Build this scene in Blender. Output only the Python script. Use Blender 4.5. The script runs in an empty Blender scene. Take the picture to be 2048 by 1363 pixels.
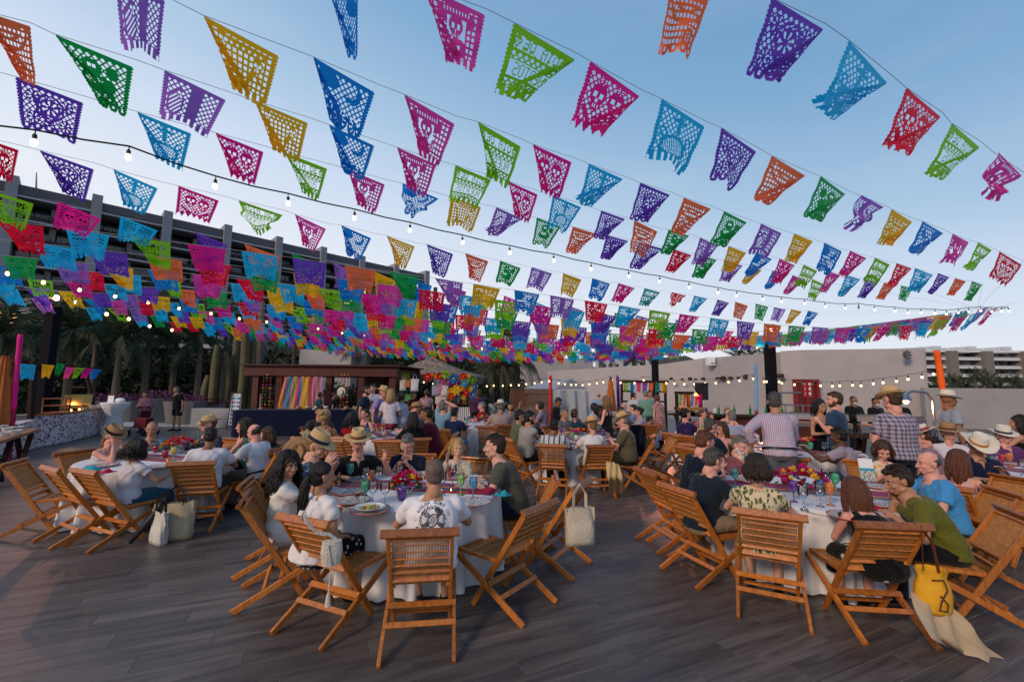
import bpy, bmesh, math, random
import numpy as np
from mathutils import Vector, Matrix, Euler
from mathutils.bvhtree import BVHTree
random.seed(7); np.random.seed(7)
R = math.radians; PI = math.pi
S = bpy.context.scene; COL = S.collection
# ---------------------------------------------------------------- camera
CAMH, FPX, TP, ROLL = 1.85, 870.0, 0.1017, 0.010
PITCH = math.atan(TP)
CM = Matrix.Rotation(PI/2+PITCH, 3, 'X') @ Matrix.Rotation(ROLL, 3, 'Z')
cam = bpy.data.cameras.new('camera'); camo = bpy.data.objects.new('camera', cam); COL.objects.link(camo)
cam.sensor_width = 36; cam.lens = 36*FPX/2048; cam.clip_start = .05; cam.clip_end = 3000
camo.matrix_world = Matrix.Translation((0, 0, CAMH)) @ CM.to_4x4()
S.camera = camo
# ---------------------------------------------------------------- sky, light, exposure
W = bpy.data.worlds.new('World'); S.world = W; W.use_nodes = True
wn, wl = W.node_tree.nodes, W.node_tree.links; wn.clear()
wo = wn.new('ShaderNodeOutputWorld'); bg = wn.new('ShaderNodeBackground'); wl.new(bg.outputs[0], wo.inputs[0])
sky = wn.new('ShaderNodeTexSky'); sky.sky_type = 'NISHITA'; sky.sun_disc = False
sky.sun_elevation = R(5); sky.sun_rotation = R(-60); sky.altitude = 0; sky.air_density = 1.0; sky.dust_density = .6; sky.ozone_density = 3.0
tc = wn.new('ShaderNodeTexCoord'); sep = wn.new('ShaderNodeSeparateXYZ'); wl.new(tc.outputs['Generated'], sep.inputs[0])
def wmath(op, a, b):
    n = wn.new('ShaderNodeMath'); n.operation = op; n.use_clamp = False
    for i, v in enumerate((a, b)):
        if v is None: continue
        if isinstance(v, (int, float)): n.inputs[i].default_value = v
        else: wl.new(v, n.inputs[i])
    return n.outputs[0]
# dusk gradient of the sky dome: deep blue overhead and to the east, pale near the horizon and towards the afterglow
el = wmath('MAXIMUM', sep.outputs[2], 0.0)
west = wmath('MULTIPLY', sep.outputs[0], -0.10)
t = wmath('ADD', wmath('POWER', el, 0.8), wmath('MULTIPLY', sep.outputs[0], 0.22))
ramp = wn.new('ShaderNodeValToRGB'); wl.new(t, ramp.inputs[0]); cr = ramp.color_ramp
cr.elements[0].position = 0.0; cr.elements[0].color = (.60, .56, .63, 1)
cr.elements[1].position = 1.0; cr.elements[1].color = (.06, .18, .40, 1)
for p, c in ((.10, (.70, .67, .73)), (.25, (.72, .75, .81)), (.41, (.56, .65, .79)), (.53, (.37, .52, .69)), (.69, (.20, .37, .58)), (.85, (.12, .27, .48))):
    e = cr.elements.new(p); e.color = (*c, 1)
# thin high cloud streaks
mp = wn.new('ShaderNodeMapping'); mp.inputs['Scale'].default_value = (1.2, 2.5, 7); mp.inputs['Rotation'].default_value = (0, .35, .2); wl.new(tc.outputs['Generated'], mp.inputs[0])
nz = wn.new('ShaderNodeTexNoise'); nz.inputs['Scale'].default_value = 1.6; nz.inputs['Detail'].default_value = 5; wl.new(mp.outputs[0], nz.inputs[0])
cf = wn.new('ShaderNodeMapRange'); cf.inputs[1].default_value = .45; cf.inputs[2].default_value = .8; cf.inputs[4].default_value = .09; wl.new(nz.outputs[0], cf.inputs[0])
mx = wn.new('ShaderNodeMixRGB'); wl.new(cf.outputs[0], mx.inputs[0]); wl.new(ramp.outputs[0], mx.inputs[1]); mx.inputs[2].default_value = (.8, .8, .86, 1)
# physically based sky adds the low sun's warm side glow
sk = wn.new('ShaderNodeMixRGB'); sk.blend_type = 'ADD'; sk.inputs[0].default_value = .018
wl.new(mx.outputs[0], sk.inputs[1]); wl.new(sky.outputs[0], sk.inputs[2])
wl.new(sk.outputs[0], bg.inputs[0]); bg.inputs[1].default_value = .89
sun = bpy.data.lights.new('sun', 'SUN'); suno = bpy.data.objects.new('sun', sun); COL.objects.link(suno)
sun.energy = 1.8; sun.angle = R(13); sun.color = (1.0, .74, .52)
SUNDIR = Vector((.62, .70, -.50)); suno.rotation_euler = SUNDIR.to_track_quat('-Z', 'Y').to_euler()
S.view_settings.view_transform = 'Standard'; S.view_settings.look = 'None'; S.view_settings.gamma = 1; S.view_settings.exposure = .27
S.view_settings.use_curve_mapping = False
S.cycles.use_denoising = True; S.cycles.max_bounces = 6; S.cycles.diffuse_bounces = 3; S.cycles.glossy_bounces = 3
S.cycles.transmission_bounces = 5; S.cycles.transparent_max_bounces = 10; S.cycles.sample_clamp_indirect = 3
S.cycles.caustics_reflective = False; S.cycles.caustics_refractive = False
# ---------------------------------------------------------------- pixel helpers (measurements taken from the photograph)
def ray(px, py): return CM @ Vector(((px-1024)/FPX, (681.5-py)/FPX, -1))
def atz(px, py, z=0.0):
    d = ray(px, py); k = (z-CAMH)/d.z
    return Vector((d.x*k, d.y*k, z))
def aty(px, py, y):
    d = ray(px, py); k = y/d.y
    return Vector((d.x*k, y, CAMH+d.z*k))
# ---------------------------------------------------------------- materials
MATS = {}
def nodes_of(m):
    m.use_nodes = True; nt = m.node_tree; return nt, nt.nodes['Principled BSDF']
def col4(c): return (*c[:3], 1)
def hexc(h):
    v = [int(h[i:i+2], 16)/255 for i in (0, 2, 4)]
    return tuple((x/12.92 if x < .04045 else ((x+.055)/1.055)**2.4) for x in v)
def C(c): return hexc(c) if isinstance(c, str) else c
def M(name, c, rough=.6, metal=0, bump=0, bscale=40, vary=0, vscale=8, stretch=(1, 1, 1), spec=.4, trans=0, alpha=1, coat=0, sheen=0, c2=None, ior=1.45, transl=0):
    if name in MATS: return MATS[name]
    c = C(c); m = bpy.data.materials.new(name); nt, b = nodes_of(m)
    b.inputs['Base Color'].default_value = col4(c); b.inputs['Roughness'].default_value = rough; b.inputs['Metallic'].default_value = metal
    b.inputs['Specular IOR Level'].default_value = spec; b.inputs['Transmission Weight'].default_value = trans; b.inputs['Alpha'].default_value = alpha
    b.inputs['Coat Weight'].default_value = coat; b.inputs['IOR'].default_value = ior; b.inputs['Sheen Weight'].default_value = sheen
    N, L = nt.nodes, nt.links
    if vary or bump or c2:
        t = N.new('ShaderNodeTexCoord'); mp = N.new('ShaderNodeMapping'); mp.inputs['Scale'].default_value = stretch; L.new(t.outputs['Object'], mp.inputs[0])
    if vary or c2:
        n = N.new('ShaderNodeTexNoise'); n.inputs['Scale'].default_value = vscale; n.inputs['Detail'].default_value = 5; n.inputs['Roughness'].default_value = .65; L.new(mp.outputs[0], n.inputs[0])
        r = N.new('ShaderNodeMapRange'); r.inputs[1].default_value = .3; r.inputs[2].default_value = .7; L.new(n.outputs[0], r.inputs[0])
        x = N.new('ShaderNodeMixRGB'); L.new(r.outputs[0], x.inputs[0])
        x.inputs[1].default_value = col4([v*(1-vary) for v in c]); x.inputs[2].default_value = col4(C(c2) if c2 else [min(1, v*(1+vary)) for v in c])
        L.new(x.outputs[0], b.inputs['Base Color'])
    if bump:
        n = N.new('ShaderNodeTexNoise'); n.inputs['Scale'].default_value = bscale; n.inputs['Detail'].default_value = 4; L.new(mp.outputs[0], n.inputs[0])
        bp = N.new('ShaderNodeBump'); bp.inputs['Strength'].default_value = bump; bp.inputs['Distance'].default_value = .02; L.new(n.outputs[0], bp.inputs['Height']); L.new(bp.outputs[0], b.inputs['Normal'])
    if transl:
        tr = N.new('ShaderNodeBsdfTranslucent'); tr.inputs[0].default_value = col4(c); ms = N.new('ShaderNodeMixShader'); ms.inputs[0].default_value = transl
        L.new(b.outputs[0], ms.inputs[1]); L.new(tr.outputs[0], ms.inputs[2]); L.new(ms.outputs[0], N['Material Output'].inputs[0])
    MATS[name] = m; return m
def EM(name, c, s=5, base=None):
    if name in MATS: return MATS[name]
    m = bpy.data.materials.new(name); nt, b = nodes_of(m); c = C(c)
    b.inputs['Base Color'].default_value = col4(base or c); b.inputs['Emission Color'].default_value = col4(c); b.inputs['Emission Strength'].default_value = s
    m.cycles.emission_sampling = 'NONE'; MATS[name] = m; return m
def CL(c, pat='plain', c2=None, sc=1.0, c3=None, sheen=.25):
    """cloth: plain weave, or a woven / printed pattern"""
    key = f'cloth_{pat}_{c}_{c2}_{sc}_{c3}'
    if key in MATS: return MATS[key]
    m = bpy.data.materials.new('cloth'); nt, b = nodes_of(m); N, L = nt.nodes, nt.links
    c = C(c); c2 = C(c2) if c2 else c; c3 = C(c3) if c3 else c2
    b.inputs['Roughness'].default_value = .85; b.inputs['Specular IOR Level'].default_value = .15; b.inputs['Sheen Weight'].default_value = sheen*.4
    t = N.new('ShaderNodeTexCoord'); sp = N.new('ShaderNodeSeparateXYZ'); L.new(t.outputs['Object'], sp.inputs[0])
    def mt(op, a, v=None, w=None):
        n = N.new('ShaderNodeMath'); n.operation = op
        for i, q in enumerate((a, v, w)):
            if q is None: continue
            if isinstance(q, (int, float)): n.inputs[i].default_value = q
            else: L.new(q, n.inputs[i])
        return n.outputs[0]
    def mixc(f, a, d):
        x = N.new('ShaderNodeMixRGB'); L.new(f, x.inputs[0])
        for i, q in ((1, a), (2, d)):
            if isinstance(q, tuple): x.inputs[i].default_value = col4(q)
            else: L.new(q, x.inputs[i])
        return x.outputs[0]
    def band(ax, period, duty, off=0.0): return mt('LESS_THAN', mt('FRACT', mt('ADD', mt('DIVIDE', sp.outputs[ax], period), off+50)), duty)
    out = None
    if pat == 'hstripe': out = mixc(band(2, .045*sc, .5), c, c2)
    elif pat == 'vstripe': out = mixc(band(0, .03*sc, .45), c, c2)
    elif pat == 'wide': out = mixc(band(0, .10*sc, .28), mixc(band(0, .10*sc, .08, .55), c, c3), c2)
    elif pat == 'check':
        out = mixc(band(2, .05*sc, .13), mixc(band(0, .05*sc, .13), mixc(band(0, .05*sc, .12, .5), c, c3), c2), c2)
        out = mixc(band(2, .05*sc, .12, .5), out, c3)
    elif pat == 'plaid':
        a = band(0, .045*sc, .5); d = band(2, .045*sc, .5)
        out = mixc(mt('MULTIPLY', mt('ADD', a, d), .5), c, c2)
        out = mixc(band(0, .045*sc, .08, .6), out, c3); out = mixc(band(2, .045*sc, .08, .6), out, c3)
    elif pat in ('floral', 'dots', 'leaf'):
        v = N.new('ShaderNodeTexVoronoi'); v.inputs['Scale'].default_value = {'floral': 16, 'dots': 38, 'leaf': 22}[pat]/sc
        if pat == 'leaf':
            mp = N.new('ShaderNodeMapping'); mp.inputs['Scale'].default_value = (1.9, 1, .75); mp.inputs['Rotation'].default_value = (0, .6, .4)
            nn = N.new('ShaderNodeTexNoise'); nn.inputs['Scale'].default_value = 6; L.new(t.outputs['Object'], nn.inputs[0])
            ad = N.new('ShaderNodeMixRGB'); ad.blend_type = 'ADD'; ad.inputs[0].default_value = .12; L.new(t.outputs['Object'], ad.inputs[1]); L.new(nn.outputs[1], ad.inputs[2])
            L.new(ad.outputs[0], mp.inputs[0]); L.new(mp.outputs[0], v.inputs[0])
        else: L.new(t.outputs['Object'], v.inputs[0])
        th = {'floral': .42, 'dots': .32, 'leaf': .46}[pat]
        f = mt('LESS_THAN', v.outputs['Distance'], th)
        s2 = N.new('ShaderNodeSeparateColor'); L.new(v.outputs['Color'], s2.inputs[0])
        pick = mt('GREATER_THAN', s2.outputs[0], .5)
        out = mixc(f, c, mixc(pick, c2, c3))
        if pat == 'floral': out = mixc(mt('LESS_THAN', v.outputs['Distance'], .13), out, c)
    elif pat == 'tiedye':
        n = N.new('ShaderNodeTexNoise'); n.inputs['Scale'].default_value = 7; L.new(t.outputs['Object'], n.inputs[0])
        out = mixc(mt('MULTIPLY', n.outputs[0], 1.1), c, c2)
    n1 = N.new('ShaderNodeTexNoise'); n1.inputs['Scale'].default_value = 7; n1.inputs['Detail'].default_value = 3; n1.inputs['Distortion'].default_value = 1.2; L.new(t.outputs['Object'], n1.inputs[0])
    f1 = mt('MULTIPLY', n1.outputs[0], .16)
    base = out if out is not None else tuple(c)
    fin = mixc(f1, base, tuple(v*.55 for v in c))
    L.new(fin, b.inputs['Base Color'])
    n2 = N.new('ShaderNodeTexNoise'); n2.inputs['Scale'].default_value = 260; L.new(t.outputs['Object'], n2.inputs[0])
    bp = N.new('ShaderNodeBump'); bp.inputs['Strength'].default_value = .75; bp.inputs['Distance'].default_value = .028; L.new(n1.outputs[0], bp.inputs['Height'])
    b2 = N.new('ShaderNodeBump'); b2.inputs['Strength'].default_value = .15; b2.inputs['Distance'].default_value = .003; L.new(n2.outputs[0], b2.inputs['Height']); L.new(bp.outputs[0], b2.inputs['Normal'])
    L.new(b2.outputs[0], b.inputs['Normal'])
    MATS[key] = m; return m
# ---------------------------------------------------------------- object helpers
ORD = 'first second third fourth fifth sixth seventh eighth ninth tenth eleventh twelfth thirteenth fourteenth fifteenth sixteenth seventeenth eighteenth nineteenth twentieth'.split()
def nth(i, n):
    if i == 0: return 'leftmost'
    if i == n-1: return 'rightmost'
    if i < 20 and i <= n//2: return ORD[i]+' from left'
    j = n-1-i
    return (ORD[j]+' from right') if j < 20 else (ORD[min(i, 39)-20]+' past the twentieth from left')
def tag(o, label=None, cat=None, group=None, kind=None):
    if label: o['label'] = label
    if cat: o['category'] = cat
    if group: o['group'] = group
    if kind: o['kind'] = kind
    return o
def empty(name, loc=(0, 0, 0), rz=0, label=None, cat=None, group=None):
    o = bpy.data.objects.new(name, None); COL.objects.link(o); o.location = loc; o.rotation_euler = (0, 0, rz); o.empty_display_size = .1
    return tag(o, label, cat, group)
def link(name, me, mat=None, parent=None, loc=None, rot=None):
    o = bpy.data.objects.new(name, me); COL.objects.link(o)
    if mat is not None and not me.materials:
        for q in (mat if isinstance(mat, (list, tuple)) else [mat]): me.materials.append(q)
    if parent: o.parent = parent
    if loc is not None: o.location = loc
    if rot is not None: o.rotation_euler = rot
    return o
def kids(o): return [c for c in COL.objects if c.parent == o]
CH = {}
def copy_tree(src, loc=None, rz=None, label=None, group=None):
    def cp(o, par):
        c = o.copy(); COL.objects.link(c); c.parent = par
        if par: c.matrix_parent_inverse = o.matrix_parent_inverse.copy()
        for ch in CH[o.name]: cp(ch, c)
        return c
    def reg(o):
        if o.name in CH: return
        CH[o.name] = list(o.children)
        for ch in CH[o.name]: reg(ch)
    reg(src); r = cp(src, None)
    if loc is not None: r.location = loc
    if rz is not None: r.rotation_euler = (0, 0, rz)
    if label: r['label'] = label
    if group: r['group'] = group
    return r
class MB:
    def __init__(s): s.v = []; s.f = []; s.mi = []; s.cur = 0; s.sm = []; s.smooth = False
    def add(s, vs, fs):
        n = len(s.v); s.v.extend([tuple(p) for p in vs]); s.f.extend([tuple(i+n for i in f) for f in fs])
        s.mi.extend([s.cur]*len(fs)); s.sm.extend([s.smooth]*len(fs)); return s
    def box(s, c, d, rz=0, ch=0):
        x, y, z = d[0]/2, d[1]/2, d[2]/2; ca, sa = math.cos(rz), math.sin(rz)
        vs = [(a*x, b*y, e*z) for e in (-1, 1) for a, b in ((-1, -1), (1, -1), (1, 1), (-1, 1))]
        vs = [(c[0]+p[0]*ca-p[1]*sa, c[1]+p[0]*sa+p[1]*ca, c[2]+p[2]) for p in vs]
        return s.add(vs, [(3, 2, 1, 0), (4, 5, 6, 7), (0, 1, 5, 4), (1, 2, 6, 5), (2, 3, 7, 6), (3, 0, 4, 7)])
    def beam(s, p0, p1, w, h, up=(0, 0, 1), ch=.12):
        p0, p1 = Vector(p0), Vector(p1); d = (p1-p0).normalized(); a = d.cross(Vector(up))
        if a.length < 1e-4: a = d.cross(Vector((1, 0, 0)))
        a.normalize(); b = a.cross(d).normalized(); k = min(w, h)*ch
        sec = [(-w/2+k, -h/2), (w/2-k, -h/2), (w/2, -h/2+k), (w/2, h/2-k), (w/2-k, h/2), (-w/2+k, h/2), (-w/2, h/2-k), (-w/2, -h/2+k)]
        vs = [q+a*x+b*y for q in (p0, p1) for x, y in sec]
        return s.add(vs, [tuple(range(7, -1, -1)), tuple(range(8, 16))]+[(i, (i+1) % 8, (i+1) % 8+8, i+8) for i in range(8)])
    def tube(s, pts, rad, n=8, cap=True):
        pts = [Vector(p) for p in pts]; m = len(pts); rad = rad if isinstance(rad, list) else [rad]*m
        vs = []; ref = None
        for i, p in enumerate(pts):
            d = (pts[min(i+1, m-1)]-pts[max(i-1, 0)]).normalized()
            if ref is None:
                ref = d.orthogonal().normalized()
            a = (ref-d*ref.dot(d))
            if a.length < 1e-5: a = d.orthogonal()
            a.normalize(); ref = a; b = d.cross(a)
            r = rad[i]; rx, ry = (r if isinstance(r, (tuple, list)) else (r, r))
            vs += [p+a*(math.cos(2*PI*k/n)*rx)+b*(math.sin(2*PI*k/n)*ry) for k in range(n)]
        fs = [(i*n+k, i*n+(k+1) % n, (i+1)*n+(k+1) % n, (i+1)*n+k) for i in range(m-1) for k in range(n)]
        if cap: fs += [tuple(range(n-1, -1, -1)), tuple(range((m-1)*n, m*n))]
        return s.add(vs, fs)
    def lathe(s, prof, n=16, o=(0, 0, 0), cap=False, sx=1, sy=1):
        m = len(prof); vs = [(o[0]+r*sx*math.cos(2*PI*k/n), o[1]+r*sy*math.sin(2*PI*k/n), o[2]+z) for r, z in prof for k in range(n)]
        fs = [(i*n+k, i*n+(k+1) % n, (i+1)*n+(k+1) % n, (i+1)*n+k) for i in range(m-1) for k in range(n)]
        if cap: fs += [tuple(range(n-1, -1, -1)), tuple(range((m-1)*n, m*n))]
        return s.add(vs, fs)
    def ell(s, c, r, mat=None, n=12, m=8):
        vs = []; c = Vector(c)
        for i in range(1, m):
            th = PI*i/m
            for k in range(n):
                ph = 2*PI*k/n; p = Vector((math.sin(th)*math.cos(ph)*r[0], math.sin(th)*math.sin(ph)*r[1], math.cos(th)*r[2]))
                vs.append(c+(mat @ p if mat else p))
        top = Vector((0, 0, r[2])); vs.append(c+(mat @ top if mat else top)); vs.append(c-(mat @ top if mat else top))
        a, b = len(vs)-2, len(vs)-1
        fs = [(i*n+k, (i+1)*n+k, (i+1)*n+(k+1) % n, i*n+(k+1) % n) for i in range(m-2) for k in range(n)]
        fs += [(a, k, (k+1) % n) for k in range(n)]+[(b, (m-2)*n+(k+1) % n, (m-2)*n+k) for k in range(n)]
        return s.add(vs, fs)
    def caps(s, p0, p1, r0, r1, n=12):
        """closed tapered capsule"""
        p0, p1 = Vector(p0), Vector(p1); d = (p1-p0)
        if d.length < 1e-5: return s.ell(p0, (r0, r0, r0))
        d.normalize(); pts = []; rr = []
        for k in range(4): a = PI/2*(k+.25)/4.0; pts.append(p0-d*r0*math.cos(a)); rr.append(r0*math.sin(a))
        pts += [p0, p1]; rr += [r0, r1]
        for k in range(3, -1, -1): a = PI/2*(k+.25)/4.0; pts.append(p1+d*r1*math.cos(a)); rr.append(r1*math.sin(a))
        return s.tube(pts, rr, n)
    def rings(s, rs, n=20):
        """loft of closed rings: (centre, axisx vec, axisy vec)"""
        vs = []
        for c, ax, ay in rs:
            for k in range(n):
                a = 2*PI*k/n; ca, sa = math.cos(a), math.sin(a)
                e = .85; ca = math.copysign(abs(ca)**e, ca); sa = math.copysign(abs(sa)**e, sa)
                vs.append(c+ax*ca+ay*sa)
        m = len(rs); fs = [(i*n+k, i*n+(k+1) % n, (i+1)*n+(k+1) % n, (i+1)*n+k) for i in range(m-1) for k in range(n)]
        fs += [tuple(range(n-1, -1, -1)), tuple(range((m-1)*n, m*n))]
        return s.add(vs, fs)
    def mesh(s, name='mesh'):
        me = bpy.data.meshes.new(name); me.from_pydata(s.v, [], s.f)
        if any(s.mi): me.polygons.foreach_set('material_index', s.mi)
        if any(s.sm): me.polygons.foreach_set('use_smooth', s.sm)
        me.update(); return me
    def build(s, name, mat=None, parent=None, loc=None, rot=None):
        return link(name, s.mesh(name), mat, parent, loc, rot)
def smooth(me): me.polygons.foreach_set('use_smooth', [True]*len(me.polygons)); me.update(); return me
def fixn(me):
    bm = bmesh.new(); bm.from_mesh(me); bmesh.ops.recalc_face_normals(bm, faces=bm.faces); bm.to_mesh(me); bm.free(); return me
TMPS = bpy.data.scenes.new('workbench')   # scratch scene, removed at the end
def remesh(mb, vox, it=4, name='body'):
    me = mb.mesh(); fixn(me); o = bpy.data.objects.new('tmp', me); TMPS.collection.objects.link(o)
    md = o.modifiers.new('r', 'REMESH'); md.mode = 'VOXEL'; md.voxel_size = vox; md.use_smooth_shade = True
    if it: sm = o.modifiers.new('s', 'SMOOTH'); sm.factor = .5; sm.iterations = it
    TMPS.view_layers[0].update(); dg = TMPS.view_layers[0].depsgraph
    out = bpy.data.meshes.new_from_object(o.evaluated_get(dg)); bpy.data.objects.remove(o); bpy.data.meshes.remove(me)
    out.name = name; return out
def join_meshes(mes, name):
    vs, fs, n = [], [], 0
    mi = []; smf = []
    for me, k in mes:
        a = np.empty(len(me.vertices)*3, 'f'); me.vertices.foreach_get('co', a); vs.append(a.reshape(-1, 3))
        fs += [tuple(i+n for i in p.vertices) for p in me.polygons]; mi += [k]*len(me.polygons); n += len(me.vertices)
    out = bpy.data.meshes.new(name); out.from_pydata(np.concatenate(vs).tolist(), [], fs)
    out.polygons.foreach_set('material_index', mi); return smooth(out)
# ================================================================ ground and deck
def floor_mat(name, near=True):
    m = bpy.data.materials.new(name); nt, b = nodes_of(m); N, L = nt.nodes, nt.links
    g = N.new('ShaderNodeNewGeometry'); oi = N.new('ShaderNodeObjectInfo')
    mp = N.new('ShaderNodeMapping'); mp.inputs['Rotation'].default_value = (0, 0, -R(24)); L.new(g.outputs['Position'], mp.inputs[0])
    at = N.new('ShaderNodeAttribute'); at.attribute_name = 'rnd'
    sm = N.new('ShaderNodeMath'); L.new(at.outputs['Fac'], sm.inputs[0]); L.new(oi.outputs['Random'], sm.inputs[1])
    cmb = N.new('ShaderNodeCombineXYZ'); m1 = N.new('ShaderNodeMath'); m1.operation = 'MULTIPLY'; m1.inputs[1].default_value = 37.0; L.new(sm.outputs[0], m1.inputs[0]); L.new(m1.outputs[0], cmb.inputs[2])
    ad = N.new('ShaderNodeVectorMath'); L.new(mp.outputs[0], ad.inputs[0]); L.new(cmb.outputs[0], ad.inputs[1])
    m2 = N.new('ShaderNodeMapping'); m2.inputs['Scale'].default_value = (.55, 6.5, 1); L.new(ad.outputs[0], m2.inputs[0])
    n = N.new('ShaderNodeTexNoise'); n.inputs['Scale'].default_value = 2.2; n.inputs['Detail'].default_value = 7; n.inputs['Roughness'].default_value = .62; n.inputs['Distortion'].default_value = .7; L.new(m2.outputs[0], n.inputs[0])
    r = N.new('ShaderNodeValToRGB'); L.new(n.outputs[0], r.inputs[0]); e = r.color_ramp.elements
    e[0].position = .3; e[0].color = (.034, .029, .028, 1); e[1].position = .72; e[1].color = (.150, .122, .108, 1)
    k = r.color_ramp.elements.new(.5); k.color = (.088, .072, .066, 1)
    hs = N.new('ShaderNodeHueSaturation'); L.new(r.outputs[0], hs.inputs['Color']); mr = N.new('ShaderNodeMapRange'); mr.inputs[3].default_value = .80; mr.inputs[4].default_value = 1.2; L.new(sm.outputs[0], mr.inputs[0]); mr.clamp = True; L.new(mr.outputs[0], hs.inputs['Value'])
    L.new(hs.outputs[0], b.inputs['Base Color'])
    n3 = N.new('ShaderNodeTexNoise'); n3.inputs['Scale'].default_value = .9; n3.inputs['Detail'].default_value = 3; L.new(g.outputs['Position'], n3.inputs[0])
    rr = N.new('ShaderNodeMapRange'); rr.inputs[3].default_value = .30; rr.inputs[4].default_value = .52; L.new(n3.outputs[0], rr.inputs[0]); L.new(rr.outputs[0], b.inputs['Roughness'])
    b.inputs['Specular IOR Level'].default_value = .5
    bp = N.new('ShaderNodeBump'); bp.inputs['Strength'].default_value = .25; bp.inputs['Distance'].default_value = .004; L.new(n.outputs[0], bp.inputs['Height']); L.new(bp.outputs[0], b.inputs['Normal'])
    MATS[name] = m; return m
FM = floor_mat('wood_look_tile')
GROUT = M('grout', (.30, .28, .27), .8, vary=.3, vscale=3)
mb = MB(); mb.box((0, 600, -.55), (3600, 2600, 1)); gr = mb.build('ground', M('dry_soil', (.06, .055, .045), .95, vary=.4, vscale=.05)); tag(gr, kind='structure')
mb = MB(); mb.box((4, 19, -.0232), (62, 46, .04)); deck = mb.build('deck_floor', GROUT); tag(deck, kind='structure')
ua = R(24); U = Vector((math.cos(ua), math.sin(ua), 0)); V = Vector((-math.sin(ua), math.cos(ua), 0))
PL, PW = 1.2, .2
def plank_mesh():
    m = MB(); w, l, t, c = PW/2-.0018, PL/2-.0018, .009, .0012
    vs = [(-l, -w, -t), (l, -w, -t), (l, w, -t), (-l, w, -t), (-l, -w, -c), (l, -w, -c), (l, w, -c), (-l, w, -c), (-l+c, -w+c, 0), (l-c, -w+c, 0), (l-c, w-c, 0), (-l+c, w-c, 0)]
    fs = [(0, 1, 5, 4), (1, 2, 6, 5), (2, 3, 7, 6), (3, 0, 4, 7), (4, 5, 9, 8), (5, 6, 10, 9), (6, 7, 11, 10), (7, 4, 8, 11), (8, 9, 10, 11)]
    return m.add(vs, fs)
pts = []
for j in range(-75, 160):
    off = ((j*7) % 5)/5.0*PL+(.07 if j % 2 else 0)
    for i in range(-28, 30):
        c = U*(i*PL+off)+V*(j*PW)
        if -.6 < c.y < 26 and abs(c.x) < 4+1.3*c.y and c.x < 24: pts.append(c)
def inview(c):
    if c.y < 1.2: return False
    dep = c.y; px = 1024+c.x/dep*FPX; py = 770+CAMH*FPX/dep
    return -100 < px < 2150 and py < 1440
near = sorted([c for c in pts if inview(c)], key=lambda c: c.length)[:295]
keep = set(id(c) for c in near)
pm = plank_mesh().mesh('plank'); pm.materials.append(FM)
for c in near:
    link('plank', pm, None, deck, (c.x, c.y, 0), (R(random.uniform(-.03, .03)), 0, ua))
pmv = np.array([v.co[:] for v in pm.vertices]); pmf = np.array([p.vertices[:] for p in pm.polygons])
rest = [c for c in pts if id(c) not in keep]
ca, sa = math.cos(ua), math.sin(ua); rv = np.stack([pmv[:, 0]*ca-pmv[:, 1]*sa, pmv[:, 0]*sa+pmv[:, 1]*ca, pmv[:, 2]], 1)
allv = np.concatenate([rv+np.array(c[:]) for c in rest]); n = len(rv)
allf = np.concatenate([pmf+i*n for i in range(len(rest))])
me = bpy.data.meshes.new('planking'); me.from_pydata(allv.tolist(), [], allf.tolist()); me.materials.append(FM)
at = me.attributes.new('rnd', 'FLOAT', 'POINT'); at.data.foreach_set('value', np.repeat(np.random.rand(len(rest)), n).astype('f'))
tag(link('far_planking', me, None, deck), kind='stuff')
mb = MB(); p = [atz(150, 812), atz(560, 850)]
mb.box((-14.5, 20.5, .0), (11, 4.2, .02), R(4)); tag(mb.build('stone_path', M('pale_stone', (.42, .44, .45), .5, vary=.15, vscale=2)), kind='structure')
# ================================================================ big walls
WALL = M('plaster', (.37, .34, .345), .9, bump=.12, bscale=6, vary=.07, vscale=.9)
WALL2 = M('plaster_grey', (.28, .27, .28), .9, bump=.1, bscale=6, vary=.1, vscale=1.0)
def wall(name, P, label, th=.3, mat=WALL, base=0.0, cat='wall'):
    """P: list of (px, py_top, Y)"""
    mb = MB(); fr = []; 
    pts = [aty(*q) for q in P]
    for i, p in enumerate(pts):
        d = (pts[min(i+1, len(pts)-1)]-pts[max(0, i-1)]); d.z = 0; d.normalize(); nrm = Vector((-d.y, d.x, 0))
        if nrm.y < 0: nrm = -nrm
        b = p+nrm*th; fr += [(p.x, p.y, base), p, (b.x, b.y, p.z), (b.x, b.y, base)]
    k = len(pts); fs = [(0, 1, 2, 3), (4*k-1, 4*k-2, 4*k-3, 4*k-4)]
    for i in range(k-1):
        for j in range(4): fs.append((4*i+j, 4*i+4+j, 4*i+4+(j+1) % 4, 4*i+(j+1) % 4))
    mb.add(fr, fs); me = fixn(mb.mesh()); o = link(name, me, mat); return tag(o, label, cat)
wall('boundary_wall', [(1560, 702, 24.2), (1600, 699.5, 23.6), (1845, 696, 22), (1850, 697, 22.0)], 'tall curved beige plaster wall behind the buffet and the chefs', .45)
wall('boundary_wall', [(1316, 729, 36), (1405, 716, 33), (1535, 706, 26), (1562, 704, 24.6)], 'long beige plaster wall with round holes rising behind the small bar stall')
wall('boundary_wall', [(1095, 742, 42), (1200, 735, 39), (1318, 728, 36.2)], 'farther beige wall behind the grey tent and orange parasol', mat=WALL)
wall('boundary_wall', [(1040, 719, 47), (1140, 716, 46), (1186, 716, 46)], 'raised grey wall block above the tent roof', 5, mat=WALL2)
wall('boundary_wall', [(1848, 775, 21.5), (2250, 779, 19.5)], 'low grey plaster wall at the foot of the far white hotel', mat=WALL2)
wall('roof_block', [(600, 697, 33), (703, 704, 33)], 'plain mauve plaster block rising above the dark red pergola roof', 4, mat=WALL, cat='wall')
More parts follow.
